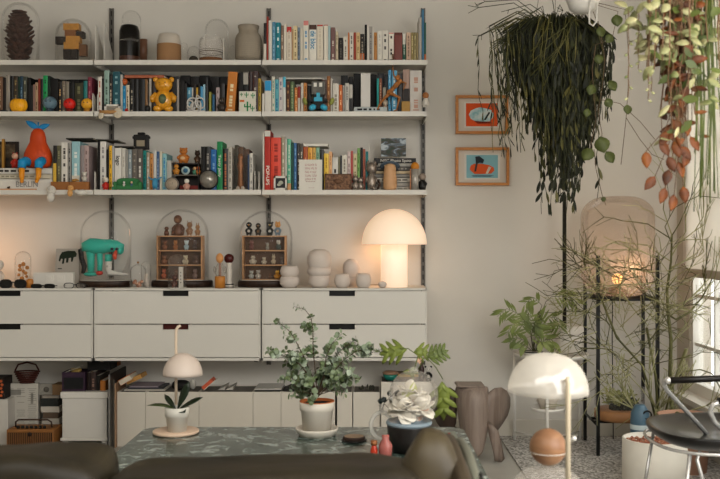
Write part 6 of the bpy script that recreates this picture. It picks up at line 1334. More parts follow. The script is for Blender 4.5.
cush('armrest_panel', 470, 492, 447.5, 2.16, .66, .48, mat('#5c5c50', .5, vary=.1, bump=.1, scale=8), 23, Matrix.Rotation(-.16, 3, 'Y'), .7, .006)
b = nb(); tube(b, [(X(474.5, 2.1)+.1, 1.79-1.95, .25), (X(471, 2.1)+.1, 1.79-1.95, .58), (X(467, 2.1)+.1, 1.85-1.95, .69)], .004, 6); mk('piping', b, mat('#1d1812', .6), t)
b = nb(); sell(b, (-.10, .40, .27), (.62, .33, .11), .3, 40, 20); mk('seat_cushion', b, OL, t)
b = nb(); box(b, (-.1, .30, .13), (1.3, .62, .12)); box(b, (-.1, -.02, .28), (1.3, .10, .38)); mk('frame', b, mat('#2a241b', .6), t, bevel=.02)
for sx_ in (-.68, .48):
    for sy_ in (.02, .56): b = nb(); tube(b, [(sx_, sy_, 0), (sx_, sy_, .08)], .02, 10); mk('leg', b, BLACK, t)

# ------------------------------------------------------------------ elephant stool
t = thing('elephant_stool', 'brown plywood elephant shaped stool with large round ears', 'stool', (X(470, 4.85), 4.85, 0)); y = 4.85
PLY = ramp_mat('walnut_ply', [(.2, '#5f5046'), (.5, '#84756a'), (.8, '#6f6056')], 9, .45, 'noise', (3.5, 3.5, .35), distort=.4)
PLD = ramp_mat('walnut_ply_shaded', [(.3, '#33261e'), (.8, '#4b3a2f')], 5, .5)  # same ply with shade painted in, for the rear and left panels
def sheet(name, grid, m_, thick=.011):
    """grid rows of (px, py, y) points"""
    b = nb(); V = [[b.verts.new(P(a, p, d) - t.location) for a, p, d in r] for r in grid]
    for r0, r1 in zip(V, V[1:]):
        for i in range(len(r0)-1): f = b.faces.new((r0[i], r0[i+1], r1[i+1], r1[i])); f.smooth = True
    return mk(name, b, m_, t, solid=thick, sub=1)
# face / trunk sheet
sheet('trunk_panel', [[(456, 386, 5.02), (458, 386, 4.92), (470, 386, 4.88), (485, 386, 4.88), (488, 387, 4.92)], [(455, 392, 4.98), (458, 391, 4.86), (470, 390, 4.82), (485, 390, 4.82), (489, 392, 4.9)], [(457, 410, 4.96), (460, 410, 4.85), (471, 410, 4.81), (484, 410, 4.81), (490, 410, 4.89)], [(460, 430, 4.95), (463, 430, 4.84), (472, 431, 4.80), (484, 431, 4.80), (489, 427, 4.88)], [(463, 444, 4.94), (466, 444, 4.83), (474, 446, 4.79), (482, 448, 4.79), (486.5, 437, 4.86)], [(467, 452, 4.93), (469, 454, 4.83), (475, 457, 4.79), (480, 459, 4.79), (483.5, 450, 4.86)]], PLY)
b = nb(); prism(b, [(x_*.0051, z_*.0051) for x_, z_ in ((-11, 0), (16, 0), (17, -1.6), (-12, -1.6))], -.0, .16, c=(X(468, 4.9)-t.location.x, 0, Z(385, 4.9))); mk('seat_panel', b, PLY, t, bevel=.002)
def ear(name, outline, y0, y1, m_, axis):
    b = nb(); c = Vector((sum(p[0] for p in outline)/len(outline), sum(p[1] for p in outline)/len(outline), 0)); pts = []
    xs = [p[0] for p in outline]; mn, mx = min(xs), max(xs)
    dd = lambda a: y0 + (y1-y0)*(a-mn)/(mx-mn) - .03*sin(pi*(a-mn)/(mx-mn))
    cv = b.verts.new(P(c.x, c.y, dd(c.x)) - t.location); ring = [b.verts.new(P(a, p, dd(a)) - t.location) for a, p in outline]
    mid = [b.verts.new(P((a+c.x)/2, (p+c.y)/2, dd((a+c.x)/2)) - t.location) for a, p in outline]
    n = len(ring)
    for i in range(n): j = (i+1) % n; b.faces.new((ring[i], ring[j], mid[j], mid[i])); b.faces.new((mid[i], mid[j], cv))
    for f in b.faces: f.smooth = True
    return mk(name, b, m_, t, solid=.010, sub=0)
ear('ear_panel', [(486.5, 402), (488, 394), (495, 388.6), (501, 387.8), (506, 391), (509.5, 398), (509.5, 407), (507, 416), (502, 424), (497, 431), (491, 432), (487, 424), (486, 412)], 4.86, 5.02, PLY, 0)
ear('front_leg', [(487.5, 422), (493, 426), (498, 431), (500.5, 442), (504, 459), (501, 462.5), (495, 461.5), (492, 447), (488.6, 432)], 4.85, 4.87, PLY, 0)
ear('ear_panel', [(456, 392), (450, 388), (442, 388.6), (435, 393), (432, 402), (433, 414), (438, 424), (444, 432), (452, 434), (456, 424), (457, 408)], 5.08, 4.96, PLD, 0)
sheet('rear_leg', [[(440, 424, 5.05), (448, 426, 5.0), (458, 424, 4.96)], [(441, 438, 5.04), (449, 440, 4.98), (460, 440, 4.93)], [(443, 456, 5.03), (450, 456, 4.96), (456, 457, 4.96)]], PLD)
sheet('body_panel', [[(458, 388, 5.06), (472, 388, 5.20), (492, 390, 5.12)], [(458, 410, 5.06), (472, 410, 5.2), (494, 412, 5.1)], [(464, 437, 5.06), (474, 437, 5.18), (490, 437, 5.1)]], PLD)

# ------------------------------------------------------------------ white plant stand
y = 5.2; t = thing('plant_stand', 'white three legged metal plant stand with trays near wall', 'plant stand', (1.0, 5.19, 0)); TOP = Z(357, 5.19); WM = mat('#dfdbd2', .4)
for px_, yy in ((514.5, 5.38), (580, 5.38), (547.2, 4.98)):
    b = nb(); tube(b, [(X(px_, yy)-1.0, yy-5.19, 0), (X(px_, yy)-1.0, yy-5.19, TOP+.004)], .009, 10); mk('leg', b, WM, t)
b = nb(); lathe(b, [(0, TOP), (.20, TOP), (.205, TOP+.02), (.2, TOP+.02), (.197, TOP+.006), (0, TOP+.006)], n=40); mk('top_tray', b, WM, t)
z1 = Z(413, 5.0); b = nb(); lathe(b, [(0, z1), (.088, z1), (.092, z1+.018), (.088, z1+.018), (.085, z1+.006), (0, z1+.006)], (X(548, 5.06)-1.0, -.12, 0), n=32); box(b, (X(548, 5.06)-1.0, .03, z1+.003), (.02, .30, .006)); mk('middle_tray', b, WM, t)
b = nb(); tube(b, [(X(514.5, 5.38)-1.0, .19, .055), (X(547, 5.2)-1.0, .0, .05), (X(580, 5.38)-1, .19, .055)], .005, 8); tube(b, [(X(547, 5.2)-1.0, .0, .05), (X(547.2, 4.98)-1, -.21, .05)], .005, 8); mk('brace', b, WM, t)
b = nb(); kq = 5.06/F; lathe(b, [(0, 0), (7.6*kq, 0), (10.5*kq, 10*kq), (11.6*kq, 17*kq), (11*kq, 17*kq), (9.8*kq, 10*kq), (0, 5*kq)], n=28); single('small_pot', b, mat('#d3c9ba', .5), 'small cream pot on middle tray of the white stand', 'pot', (X(548, 5.06), 5.07, z1+.007))
# fern pot
yf = 5.10; zt = TOP+.0065; kq = yf/F
t = thing('plant_pot', 'white pot with dark rim holding the feathery plant', 'plant pot', (X(533, yf), yf, zt)); b = nb(); lathe(b, [(0, 0), (8*kq, 0), (9.5*kq, .020), (9.5*kq, .030), (8.6*kq, .03), (0, .018)], n=28); mk('pot', b, mat('#cfcac0', .5), t)
b = nb(); tube(b, [(9.4*kq*cos(2*pi*i/28), 9.4*kq*sin(2*pi*i/28), .031) for i in range(28)], .004, 6, closed=True); lathe(b, [(8.6*kq, .024), (0, .026)], n=20); mk('dark_rim', b, mat('#2a2724', .4), t)
t = thing('feathery_plant', 'green plant with long feathery leaves on the white stand', 'plant', (X(533, yf), yf, zt+.026)); zr = zt+.026
q_ = lambda a, p, dy=0: Vector((X(a, yf+dy)-X(533, yf), dy, Z(p, yf+dy)-zr)); FG = ramp_mat('feathery_leaf', [(.3, '#4a5728'), (.55, '#74803f'), (.75, '#9aa063')], 9, .5); bst = nb(); bfl = nb()
def frond(pts, n, L, W=.013, start=.35, term=True):
    P_ = [Vector(p) for p in pts]; fine = []
    for i in range(len(P_)-1):
        for s in range(8): fine.append(P_[i].lerp(P_[i+1], s/8))
    fine.append(P_[-1]); tube(bst, fine, [.0022*(1-.6*i/len(fine)) for i in range(len(fine))], 5); N_ = len(fine)
    for q in range(n):
        f = start+(1-start)*q/n; i = min(int(f*(N_-1)), N_-2); d = (fine[i+1]-fine[i]).normalized(); s = d.cross(Vector((R.uniform(-.2, .2), -1, .25))).normalized()
        for g in (-1, 1): leaf(bfl, fine[i], d*.75+s*g*.8+Vector((0, 0, -.28)), (0, -1, .3), L*R.uniform(.8, 1.15)*(1-.25*abs(f-.6)), W, .25, (.6, 1, .95, .6, .03), .12)
frond([q_(533, 352), q_(530, 330), q_(520, 315), q_(507, 309), q_(497, 317)], 9, .075)
frond([q_(533, 352), q_(535, 325), q_(542, 306), q_(534, 298), q_(524, 304)], 5, .06, start=.6)
frond([q_(533, 352), q_(538, 322), q_(546, 302), q_(552, 297), q_(562, 297), q_(572, 298), q_(580, 306)], 7, .085, .013, start=.55)
frond([q_(533, 352), q_(532, 335), q_(522, 326), q_(512, 325), q_(506, 336)], 8, .07)
frond([q_(534, 352), q_(540, 335), q_(548, 318), q_(557, 318), q_(560, 330)], 8, .08)
frond([q_(534, 352), q_(536, 330), q_(532, 318), q_(526, 311)], 8, .075)
frond([q_(533, 352), q_(528, 342), q_(516, 338), q_(508, 344)], 7, .06)
frond([q_(535, 352), q_(545, 340), q_(552, 340), q_(556, 352)], 7, .07)
frond([q_(535, 352), q_(540, 338), q_(543, 325), q_(538, 312, -.05)], 8, .075)
frond([q_(533, 352), q_(524, 345, -.05), q_(518, 350, -.08)], 5, .055)
frond([q_(535, 352), q_(541, 341, -.05), q_(544, 348, -.09)], 6, .06)
frond([q_(534, 352), q_(531, 336, -.03), q_(535, 326, -.05), q_(543, 330, -.06)], 8, .07)
mk('stem', bst, mat('#4b4a2a', .6), t); mk('foliage', bfl, FG, t, norm=False)
# white textured planter w/ pole
yp = 5.26; kq = yp/F; t = thing('textured_planter', 'white dimpled planter at right on the white stand', 'planter', (X(569, yp), yp, zt)); h = Z(325.5, yp)-zt
b = nb(); lathe(b, [(0, 0), (12.5*kq, 0), (14.5*kq, h*.2), (14.5*kq, h*.9), (13.5*kq, h), (12.8*kq, h), (13*kq, h*.8), (0, h*.8)], n=32); mk('body', b, mat('#d6d1c7', .7, vary=.05, scale=40, bump=.9), t)
b = nb(); tube(b, [(0, 0, 0), (0, 0, Z(200, yp)-zt-h*.8)], .011, 10); single('moss_pole', b, mat('#2c2a1e', .7, vary=.3, scale=60), 'tall thin dark pole standing in the white dimpled planter', 'pole', (X(564.5, yp), yp, zt+h*.8))

# ------------------------------------------------------------------ black stand, lamp, terrarium
cx_, cy_ = 1.376, 5.15; t = thing('lamp_stand', 'tall square black metal stand carrying the smoky glass lamp', 'stand', (cx_, cy_, 0)); BM = mat('#151412', .4)
posts = [(X(585, 5.36), 5.36, 262), (X(598, 4.98), 4.98, 256), (X(643, 5.36), 5.36, 262), (X(657.5, 4.98), 4.98, 256)]
zc = Z(299, 5.05); zl = Z(424, 5.05)
for x_, y_, pt in posts: b = nb(); box(b, (x_-cx_, y_-cy_, Z(pt, y_)/2), (.017, .017, Z(pt, y_))); mk('post', b, BM, t)
for z_ in (zc, zl):
    for i, j in ((0, 1), (1, 3), (3, 2), (2, 0)) if z_ == zc else ((0, 1), (3, 2)):
        b = nb(); a_, e_ = posts[i], posts[j]; tube(b, [(a_[0]-cx_, a_[1]-cy_, z_), (e_[0]-cx_, e_[1]-cy_, z_)], .009, 4); mk('crossbar', b, BM, t)
b = nb(); box(b, (0, .06, zc), (.33, .014, .014)); box(b, (0, -.06, zc), (.33, .014, .014)); mk('support_bars', b, BM, t)
b = nb(); box(b, (0, .05, zl), (.33, .014, .014)); box(b, (0, -.05, zl), (.33, .014, .014)); mk('lower_bars', b, BM, t)
t = thing('glass_lamp', 'large smoky rounded glass lamp glowing warm on the black stand', 'lamp', (1.357, 5.16, zc+.0095)); h = Z(197, 5.16)-zc-.01; r = 36*5.16/F
m = bpy.data.materials.new('smoky_glass'); m.use_nodes = True; nt = m.node_tree; nt.nodes.clear(); o_ = nt.nodes.new('ShaderNodeOutputMaterial'); tr = nt.nodes.new('ShaderNodeBsdfTransparent'); df = nt.nodes.new('ShaderNodeBsdfTranslucent'); dd_ = nt.nodes.new('ShaderNodeBsdfDiffuse'); gl = nt.nodes.new('ShaderNodeBsdfGlossy'); gl.inputs['Roughness'].default_value = .12
tr.inputs[0].default_value = (.97, .94, .91, 1); df.inputs[0].default_value = (.85, .74, .66, 1); dd_.inputs[0].default_value = (.66, .60, .55, 1)
ma = nt.nodes.new('ShaderNodeMixShader'); mb_ = nt.nodes.new('ShaderNodeMixShader'); mc = nt.nodes.new('ShaderNodeMixShader'); lw = nt.nodes.new('ShaderNodeLayerWeight'); lw.inputs[0].default_value = .2
ma.inputs[0].default_value = .3; nt.links.new(df.outputs[0], ma.inputs[1]); nt.links.new(dd_.outputs[0], ma.inputs[2]); mb_.inputs[0].default_value = .24; nt.links.new(tr.outputs[0], mb_.inputs[1]); nt.links.new(ma.outputs[0], mb_.inputs[2])
ml = nt.nodes.new('ShaderNodeMath'); ml.operation = 'MULTIPLY'; ml.inputs[1].default_value = .5; nt.links.new(lw.outputs['Fresnel'], ml.inputs[0]); nt.links.new(ml.outputs[0], mc.inputs[0]); nt.links.new(mb_.outputs[0], mc.inputs[1]); nt.links.new(gl.outputs[0], mc.inputs[2]); nt.links.new(mc.outputs[0], o_.inputs[0])
pr = [(0, 0), (.09, 0)]
for q in range(7): a = -pi/2+pi/2*q/6; pr.append((r-.10+.10*cos(a), .13+.13*sin(a)))
for q in range(8): a = pi/2*q/7; pr.append((r-.13+.13*cos(a), h-.11+.11*sin(a)))
pr[-1] = (r-.13, h); pr.append((0, h+.002)); b = nb(); lathe(b, pr, n=48); mk('glass_body', b, m, t)
b = nb(); lathe(b, [(0, .002), (.05, .002), (.05, .03), (.02, .045), (0, .045)], n=24); mk('socket', b, mat('#3a332c', .4, .5), t)
b = nb(); ball(b, (0, 0, .09), .030, 16, 12); mk('bulb', b, mat('#ffb36a', .5, emit=1.5), t)
point('glass_lamp_light', (1.357+.02, 5.02, zc+.16), 1.3, (1, .6, .33), .04)
b = nb(); tube(b, [(.03, .1, .0), (.03, .22, -.02), (.03, .23, -.25), (.04, .24, -.9)], .003, 6); mk('cord', b, BM, t)
kq = 5.12/F; t = thing('terrarium', 'round glass terrarium with wooden base on the lower stand bars', 'terrarium', (X(619.5, 5.13), 5.13, zl+.009)); h0 = .0
b = nb(); lathe(b, [(0, 0), (23*kq, 0), (25*kq, .012), (25*kq, .05), (23.6*kq, .055), (0, .055)], n=40); mk('wooden_base', b, mat('#a3744b', .5, vary=.15, scale=12), t)
b = nb(); lathe(b, [(23*kq, .056), (24.4*kq, .08), (24.4*kq, .17), (24*kq, .175)], n=40); mk('glass_wall', b, glass_mat('terrarium_glass', alpha=.08, refl=.6), t)
b = nb(); 
for q in range(26): a = R.uniform(0, 6.3); d_ = R.uniform(0, 17)*kq; ball(b, (d_*cos(a), d_*sin(a), .060+R.uniform(.0, .03)), R.uniform(.014, .028), 8, 6)
mk('moss', b, mat('#2e2d18', .95, vary=.5, scale=50, bump=1), t)
b = nb()
for q in range(190): a = R.uniform(0, 6.3); d_ = R.uniform(0, 17)*kq; leaf(b, (d_*cos(a), d_*sin(a), .10+R.uniform(-.03, .04)), (R.uniform(-1, 1), R.uniform(-1, 1), R.uniform(.1, 1.3)), (0, -1, .5), R.uniform(.025, .055), .009, R.uniform(-.3, .6))
mk('small_leaves', b, ramp_mat('terr_leaf', [(.3, '#5a5f2c'), (.6, '#8a8a48'), (.8, '#a08c55')], 20, .6), t, norm=False)

# ------------------------------------------------------------------ wiry plants
def wire(b, p, d, L, r, depth, spread, segs=3, rr=None, droop=0, kids=(1, 3)):
    rr = rr or R; pts = [p]; d = d.normalized()
    for i in range(segs):
        d = (d + Vector((rr.gauss(0, .05), rr.gauss(0, .05), rr.gauss(0, .05)-droop))).normalized(); pts.append(pts[-1]+d*L/segs)
    for q_i, v in enumerate(pts):
        if v.y > 5.46-b_off.y: v.y = 5.46-b_off.y
        if v.x > RX-.07-b_off.x: v.x = RX-.07-b_off.x
    tube(b, pts, [r*(1-.25*i/segs) for i in range(segs+1)], 4)
    if depth > 0:
        for q in range(rr.randint(*kids)):
            ax = Vector((rr.gauss(0, 1), rr.gauss(0, 1), rr.gauss(0, 1))).normalized(); nd = (Matrix.Rotation(rr.uniform(.5, 1)*spread*rr.choice((-1, 1)), 3, ax) @ d)
            wire(b, pts[-1], nd, L*rr.uniform(.7, 1.15), r*.85, depth-1, spread, segs, rr, droop, kids)
        if rr.random() < .5: 
            ax = Vector((rr.gauss(0, 1), rr.gauss(0, 1), rr.gauss(0, 1))).normalized(); wire(b, pts[1], Matrix.Rotation(spread, 3, ax) @ d, L*.7, r*.7, depth-1, spread, segs, rr, droop, kids)
PC = ramp_mat('pencil_cactus', [(.3, '#3a3a1e'), (.55, '#5a5830'), (.75, '#7d794a')], 6, .6); PC2 = ramp_mat('pale_wiry', [(.3, '#807e52'), (.6, '#a5a278'), (.8, '#c2be98')], 6, .6)
yq = 4.86; xb = X(669, yq)
t = thing('plant_pot', 'terracotta pink pot partly hidden behind chair seat', 'plant pot', (X(685, 4.66), 4.66, 0)); b = nb(); lathe(b, [(0, 0), (.10, 0), (.13, .28), (.135, .285), (.125, .285), (.12, .25), (0, .25)], n=32); mk('pot', b, mat('#b58a72', .6), t); b = nb(); lathe(b, [(.12, .255), (0, .26)], n=24); mk('soil', b, SOIL, t)
b_off = Vector((X(683, 4.7), 4.7, .26)); RW = random.Random(21)
t = thing('pencil_cactus', 'tall branching pencil cactus beside the window', 'plant', b_off); b = nb(); b2 = nb()
q_ = lambda a, p, d_=yq: P(a, p, d_)-b_off
trunk = [(Vector((0, 0, 0))), q_(672, 410), q_(670, 380), q_(671, 340), q_(668, 312), q_(667, 290), q_(671, 262), q_(672, 235)]
tube(b, trunk, [.013, .012, .011, .010, .009, .008, .006, .005], 8)
for (a, p, e) in ((671, 345, 26), (669, 318, 40), (668, 316, -28), (668, 300, -60), (668, 300, 45), (670, 275, -50), (670, 270, 52), (672, 250, 50), (672, 245, -35), (672, 236, 25), (672, 236, -24), (671, 262, -62), (670, 330, -30), (672, 256, 30), (671, 268, 65), (672, 240, -55), (669, 310, 58)):
    d = Vector((sin(radians(e)), RW.uniform(-.7, .4), cos(radians(e)))); wire(b if RW.random() < .5 else b2, q_(a, p), d, .15, .0034, 3, .72, 2, RW, .0, (1, 2))
tube(b, [q_(668, 315), q_(676, 320), q_(690, 312), q_(702, 298), q_(712, 280)], [.006, .006, .005, .004, .003], 6)
tube(b, [q_(671, 385), q_(684, 372), q_(700, 370), q_(712, 374), q_(720, 388)], .0035, 5)
for (a, p, e) in ((712, 280, 10), (702, 298, 50), (600, 240, 0)): 
    if a > 650: wire(b, q_(a, p), Vector((sin(radians(e)), -.3, cos(radians(e)))), .09, .0035, 2, .7, 3, RW)
mk('branches', b, PC, t); mk('young_branches', b2, PC2, t)
# lower wiry bush
b_off = Vector((1.50, 4.88, 0)); t = thing('plant_pot', 'small dark pot behind the blue bottle, holding wiry plant', 'plant pot', b_off); bq = nb(); lathe(bq, [(0, 0), (.07, 0), (.085, .16), (.078, .16), (.07, .14), (0, .14)], n=24); mk('pot', bq, mat('#3a3833', .6), t)
b_off = Vector((1.50, 4.88, .14)); t = thing('wiry_bush', 'dense pale wiry succulent bush filling the black stand', 'plant', b_off); b = nb(); b2 = nb(); RW = random.Random(33)
tube(b, [(0, 0, 0), (-.02, 0, .3), (-.06, .02, .55)], .007, 6); tube(b, [(0, 0, 0), (-.08, .02, .35), (-.22, .0, .5), (-.3, .0, .7)], .006, 6); tube(b, [(0, 0, 0), (.06, -.02, .25), (.12, -.05, .45)], .006, 6)
for q in range(34):
    px_, py_ = RW.uniform(590, 668), RW.uniform(300, 375); v = P(px_, py_, RW.uniform(4.75, 5.3))-b_off; d = Vector((RW.uniform(-1, 1), RW.uniform(-.5, .5), RW.uniform(-.5, 1)))
    wire(b if q % 2 else b2, v, d, .12, .0029, 3, .8, 2, RW, .03, (1, 2))
for q in range(9): wire(b2, Vector((RW.uniform(-.05, .05), 0, .02)), Vector((RW.uniform(-.7, .9), -.2, 1)), .13, .004, 3, .6, 3, RW)
for q in range(26):
    v = P(RW.uniform(596, 664), RW.uniform(262, 300), RW.uniform(4.78, 4.94))-b_off; wire(b2 if q % 2 else b, v, Vector((RW.uniform(-1, 1), -.2, RW.uniform(-.3, .6))), .10, .0027, 3, .75, 2, RW, 0, (1, 2))
wire(b, P(598, 345, 4.9)-b_off, Vector((-1, 0, .2)), .07, .003, 3, .7, 3, RW); wire(b, P(600, 300, 4.9)-b_off, Vector((-.5, 0, 1)), .10, .0034, 4, .7, 3, RW); wire(b, P(604, 320, 4.85)-b_off, Vector((-.9, 0, .5)), .09, .003, 3, .7, 3, RW)
mk('branches', b, PC, t); mk('young_branches', b2, PC2, t)

# water bottle, white planter
t = thing('water_bottle', 'blue water bottle with black ring between stand and chair', 'bottle', (X(640, 4.7), 4.7, 0)); zb_ = Z(405, 4.7); kq = 4.7/F
b = nb(); lathe(b, [(0, 0), (9*kq, 0), (9.6*kq, .02), (9.6*kq, zb_-.10), (9*kq, zb_-.04), (6*kq, zb_-.01), (4.6*kq, zb_), (0, zb_)], n=28); mk('bottle', b, mat('#486272', .4, vary=.15), t)
b = nb(); lathe(b, [(9.7*kq, zb_-.12), (9.8*kq, zb_-.115), (9.8*kq, zb_-.10), (9.5*kq, zb_-.095)], n=28); mk('pale_band', b, mat('#b5c2c4', .3), t)
b = nb(); c = Vector((5*kq, -.04, zb_-.045)); tube(b, [c+Vector((.02*cos(2*pi*i/18), 0, .02*sin(2*pi*i/18))) for i in range(18)], .0045, 6, closed=True); mk('ring', b, BLACK, t)
y = 4.38; kq = y/F; t = thing('white_planter', 'tall white cylinder planter filled with red gravel', 'planter', (X(654.5, y), y, 0)); h = Z(438.5, y)
b = nb(); lathe(b, [(0, 0), (30*kq, 0), (31.4*kq, .01), (31.4*kq, h), (29.4*kq, h), (29*kq, h-.03), (0, h-.03)], n=48); mk('body', b, mat('#d6d0c3', .5), t)
b = nb(); 
for q in range(420): a = R.uniform(0, 6.3); d_ = 28*kq*R.random()**.5; ball(b, (d_*cos(a), d_*sin(a), h-.022+R.uniform(-.004, .006)), R.uniform(.004, .007), 5, 4)
o = mk('gravel', b, ramp_mat('gravel', [(.3, '#5d2a1e'), (.5, '#9a5a40'), (.7, '#b89a80')], 90, .8), t); o['kind'] = 'stuff'

# ------------------------------------------------------------------ chair
yc = 3.35; t = thing('armchair', 'black leather chair with chrome tube frame and black armrest', 'chair', (X(719, yc), yc, 0)); q_ = lambda a, p, dy=0: Vector((X(a, yc+dy)-X(719, yc), dy, Z(p, yc+dy)))
SEAT = mat('#151311', .3, vary=.2, scale=6, coat=.3)
b = nb()
def sring(f, n=28):
    L_ = []
    for i in range(n):
        a = 2*pi*i/n; x_ = .24*math.copysign(abs(cos(a))**.75, cos(a)); y_ = .25*math.copysign(abs(sin(a))**.75, sin(a)); L_.append((x_*f, y_*f))
    return L_
zs = Z(438, yc)
rings = []
for f, dz in ((.02, .008), (.4, .010), (.75, .022), (.93, .040), (1, .048), (1.01, .034), (.95, .010), (.75, -.012), (.4, -.02), (.02, -.022)):
    rings.append([b.verts.new((x, y, zs+dz+.006*(x/.24)-.02*(y/.25)*0)) for x, y in sring(f)])
for A, B in zip(rings, rings[1:]):
    for i in range(28): j = (i+1) % 28; fce = b.faces.new((A[i], A[j], B[j], B[i])); fce.smooth = True
b.faces.new(rings[0]); b.faces.new(rings[-1][::-1])
mk('seat', b, SEAT, t, sub=1)
b = nb(); tube(b, [(x, y, zs-.004+.006*(x/.24)) for x, y in sring(1.01, 36)], .0058, 10, closed=True); mk('seat_rim', b, CHROME, t)
for sx_, sy_ in ((-1, -1), (1, -1), (-1, 1), (1, 1)):
    b = nb(); tube(b, [(sx_*.17 if sx_ < 0 else .0, sy_*.20, zs-.01), (-.235 if sx_ < 0 else .02-.04, sy_*.23, 0)] if sx_ < 0 else [(.17, sy_*.20, zs-.01), (.235, sy_*.23, 0)], .0065, 10); mk('leg', b, CHROME, t)
b = nb(); tube(b, [q_(700, 452, -.18), q_(697, 460, -.19), (-.035, -.22, 0)], .0065, 10); mk('leg', b, CHROME, t)
b = nb(); tube(b, [q_(668, 381, -.1), q_(742, 378, -.1)], .0115, 14); mk('armrest', b, mat('#1d1713', .4), t)
b = nb(); tube(b, [q_(668, 381, -.1), q_(664.5, 381, -.09), q_(664, 386, -.08), q_(668, 392, -.07), q_(694, 420, .0), q_(716, 444, .05)], .008, 10); ball(b, q_(668, 381, -.1), .013, 12, 8); mk('arm_tube', b, CHROME, t)
b = nb(); tube(b, [q_(722, 402, -.2), q_(713, 405, -.2), q_(710, 412, -.19), q_(714, 422, -.18), q_(728, 436, -.16)], .009, 10); mk('arm_tube', b, CHROME, t)
b = nb(); tube(b, [q_(718, 401.5, -.2), q_(745, 400, -.2)], .0125, 12); mk('armrest', b, mat('#1d1713', .4), t)
b = nb(); sell(b, (.26, .0, zs+.22), (.018, .2, .16), .5, 28, 16); mk('backrest', b, SEAT, t)
b = nb(); tube(b, [(.22, -.15, zs), (.262, -.15, zs+.1)], .008, 8); tube(b, [(.22, .15, zs), (.262, .15, zs+.1)], .008, 8); mk('back_tube', b, CHROME, t)

# ------------------------------------------------------------------ foreground lamp, cloche, side table
t = thing('side_table', 'small round side table below the foreground lamp and cloche', 'side table', (.47, 2.24, 0)); b = nb(); lathe(b, [(0, .43), (.18, .43), (.18, .45), (0, .45)], n=40); mk('tabletop', b, mat('#cfc9be', .4), t)
for q in range(3): a = 2*pi*q/3; b = nb(); tube(b, [(.15*cos(a), .15*sin(a), .43), (.19*cos(a), .19*sin(a), 0)], .01, 10); mk('leg', b, mat('#b9a078', .5), t)
y = 2.12; t = thing('mushroom_glass_lamp', 'foreground opal glass mushroom lamp on a cream pole', 'lamp', (X(568, y), y, .45)); q_ = lambda a, p, dy=0: Vector((X(a, y+dy)-X(568, y), dy, Z(p, y+dy)-.45))
b = nb(); lathe(b, [(0, 0), (.05, 0), (.05, .008), (0, .01)], n=28); mk('foot', b, mat('#bfa982', .5), t)
b = nb(); tube(b, [(0, 0, .008), q_(568, 384), q_(568, 377.5)], [.0058, .0058, .005], 14); mk('pole', b, mat('#b5a78f', .45), t)
b = nb(); tube(b, [q_(568, 382), q_(563, 380, .03), q_(556, 380, .07), q_(548, 386, .10), q_(548, 357, .10)], [.0035, .004, .004, .004, .004], 8); mk('curved_arm', b, mat('#b5ab9c', .3), t)
b = nb(); tube(b, [q_(568, 440), q_(572, 440), q_(574, 439)], [.004, .003, .006], 10); ball(b, q_(574, 439), .006, 10, 8); mk('knob', b, CHROME, t)
OPAL = bpy.data.materials.new('opal_glass'); OPAL.use_nodes = True; nt = OPAL.node_tree; nt.nodes.clear(); o_ = nt.nodes.new('ShaderNodeOutputMaterial'); df = nt.nodes.new('ShaderNodeBsdfDiffuse'); df.inputs[0].default_value = (.80, .75, .67, 1); tl = nt.nodes.new('ShaderNodeBsdfTranslucent'); tl.inputs[0].default_value = (.80, .75, .67, 1); tp = nt.nodes.new('ShaderNodeBsdfTransparent'); gl = nt.nodes.new('ShaderNodeBsdfGlossy'); gl.inputs['Roughness'].default_value = .12
a1 = nt.nodes.new('ShaderNodeMixShader'); a2 = nt.nodes.new('ShaderNodeMixShader'); a3 = nt.nodes.new('ShaderNodeMixShader'); a1.inputs[0].default_value = .4; a2.inputs[0].default_value = .42; a3.inputs[0].default_value = .08
nt.links.new(df.outputs[0], a1.inputs[1]); nt.links.new(tl.outputs[0], a1.inputs[2]); nt.links.new(a1.outputs[0], a2.inputs[1]); nt.links.new(tp.outputs[0], a2.inputs[2]); nt.links.new(a2.outputs[0], a3.inputs[1]); nt.links.new(gl.outputs[0], a3.inputs[2]); nt.links.new(a3.outputs[0], o_.inputs[0])
yd_ = 2.22; kq = yd_/F; b = nb(); c = q_(548, 393.5, .10); pr = [(38*kq, 0), (40*kq, .002)]
for q in range(1, 15): a = pi/2*q/14; pr.append((40*kq*cos(a)**.85 if q < 14 else 0, .002+39*kq*sin(a)))
lathe(b, pr, c, n=48, rot=Matrix.Rotation(.03, 3, 'Y')); mk('lamp_shade', b, OPAL, t)
y = 2.3; kq = y/F; t = thing('knobbed_cloche', 'foreground glass cloche with a round wooden ball knob', 'cloche', (X(548, y), y, .45)); zt = Z(466, y)-.45
b = nb(); pr = [(44*kq, 0), (44*kq, zt*.35)]
for q in range(1, 8): a = pi/2*q/7; pr.append((44*kq*cos(a) if q < 7 else .002, zt*.35+(zt*.65)*sin(a)))
lathe(b, pr, n=48); mk('dome', b, GLASSW, t)
b = nb(); ball(b, (0, 0, zt+18.6*kq), 18.4*kq, 28, 18); mk('ball_knob', b, ramp_mat('ball_wood', [(.3, '#75503a'), (.7, '#96704f')], 6, .4, 'noise', (1, 1, 4), distort=1), t)
b = nb(); tube(b, [(18.2*kq*cos(2*pi*i/36), 18.2*kq*sin(2*pi*i/36), zt+14*kq) for i in range(36)], .0012, 6, closed=True); mk('glass_collar', b, glass_mat('collar', alpha=.5, edge='#e0d8cc'), t)

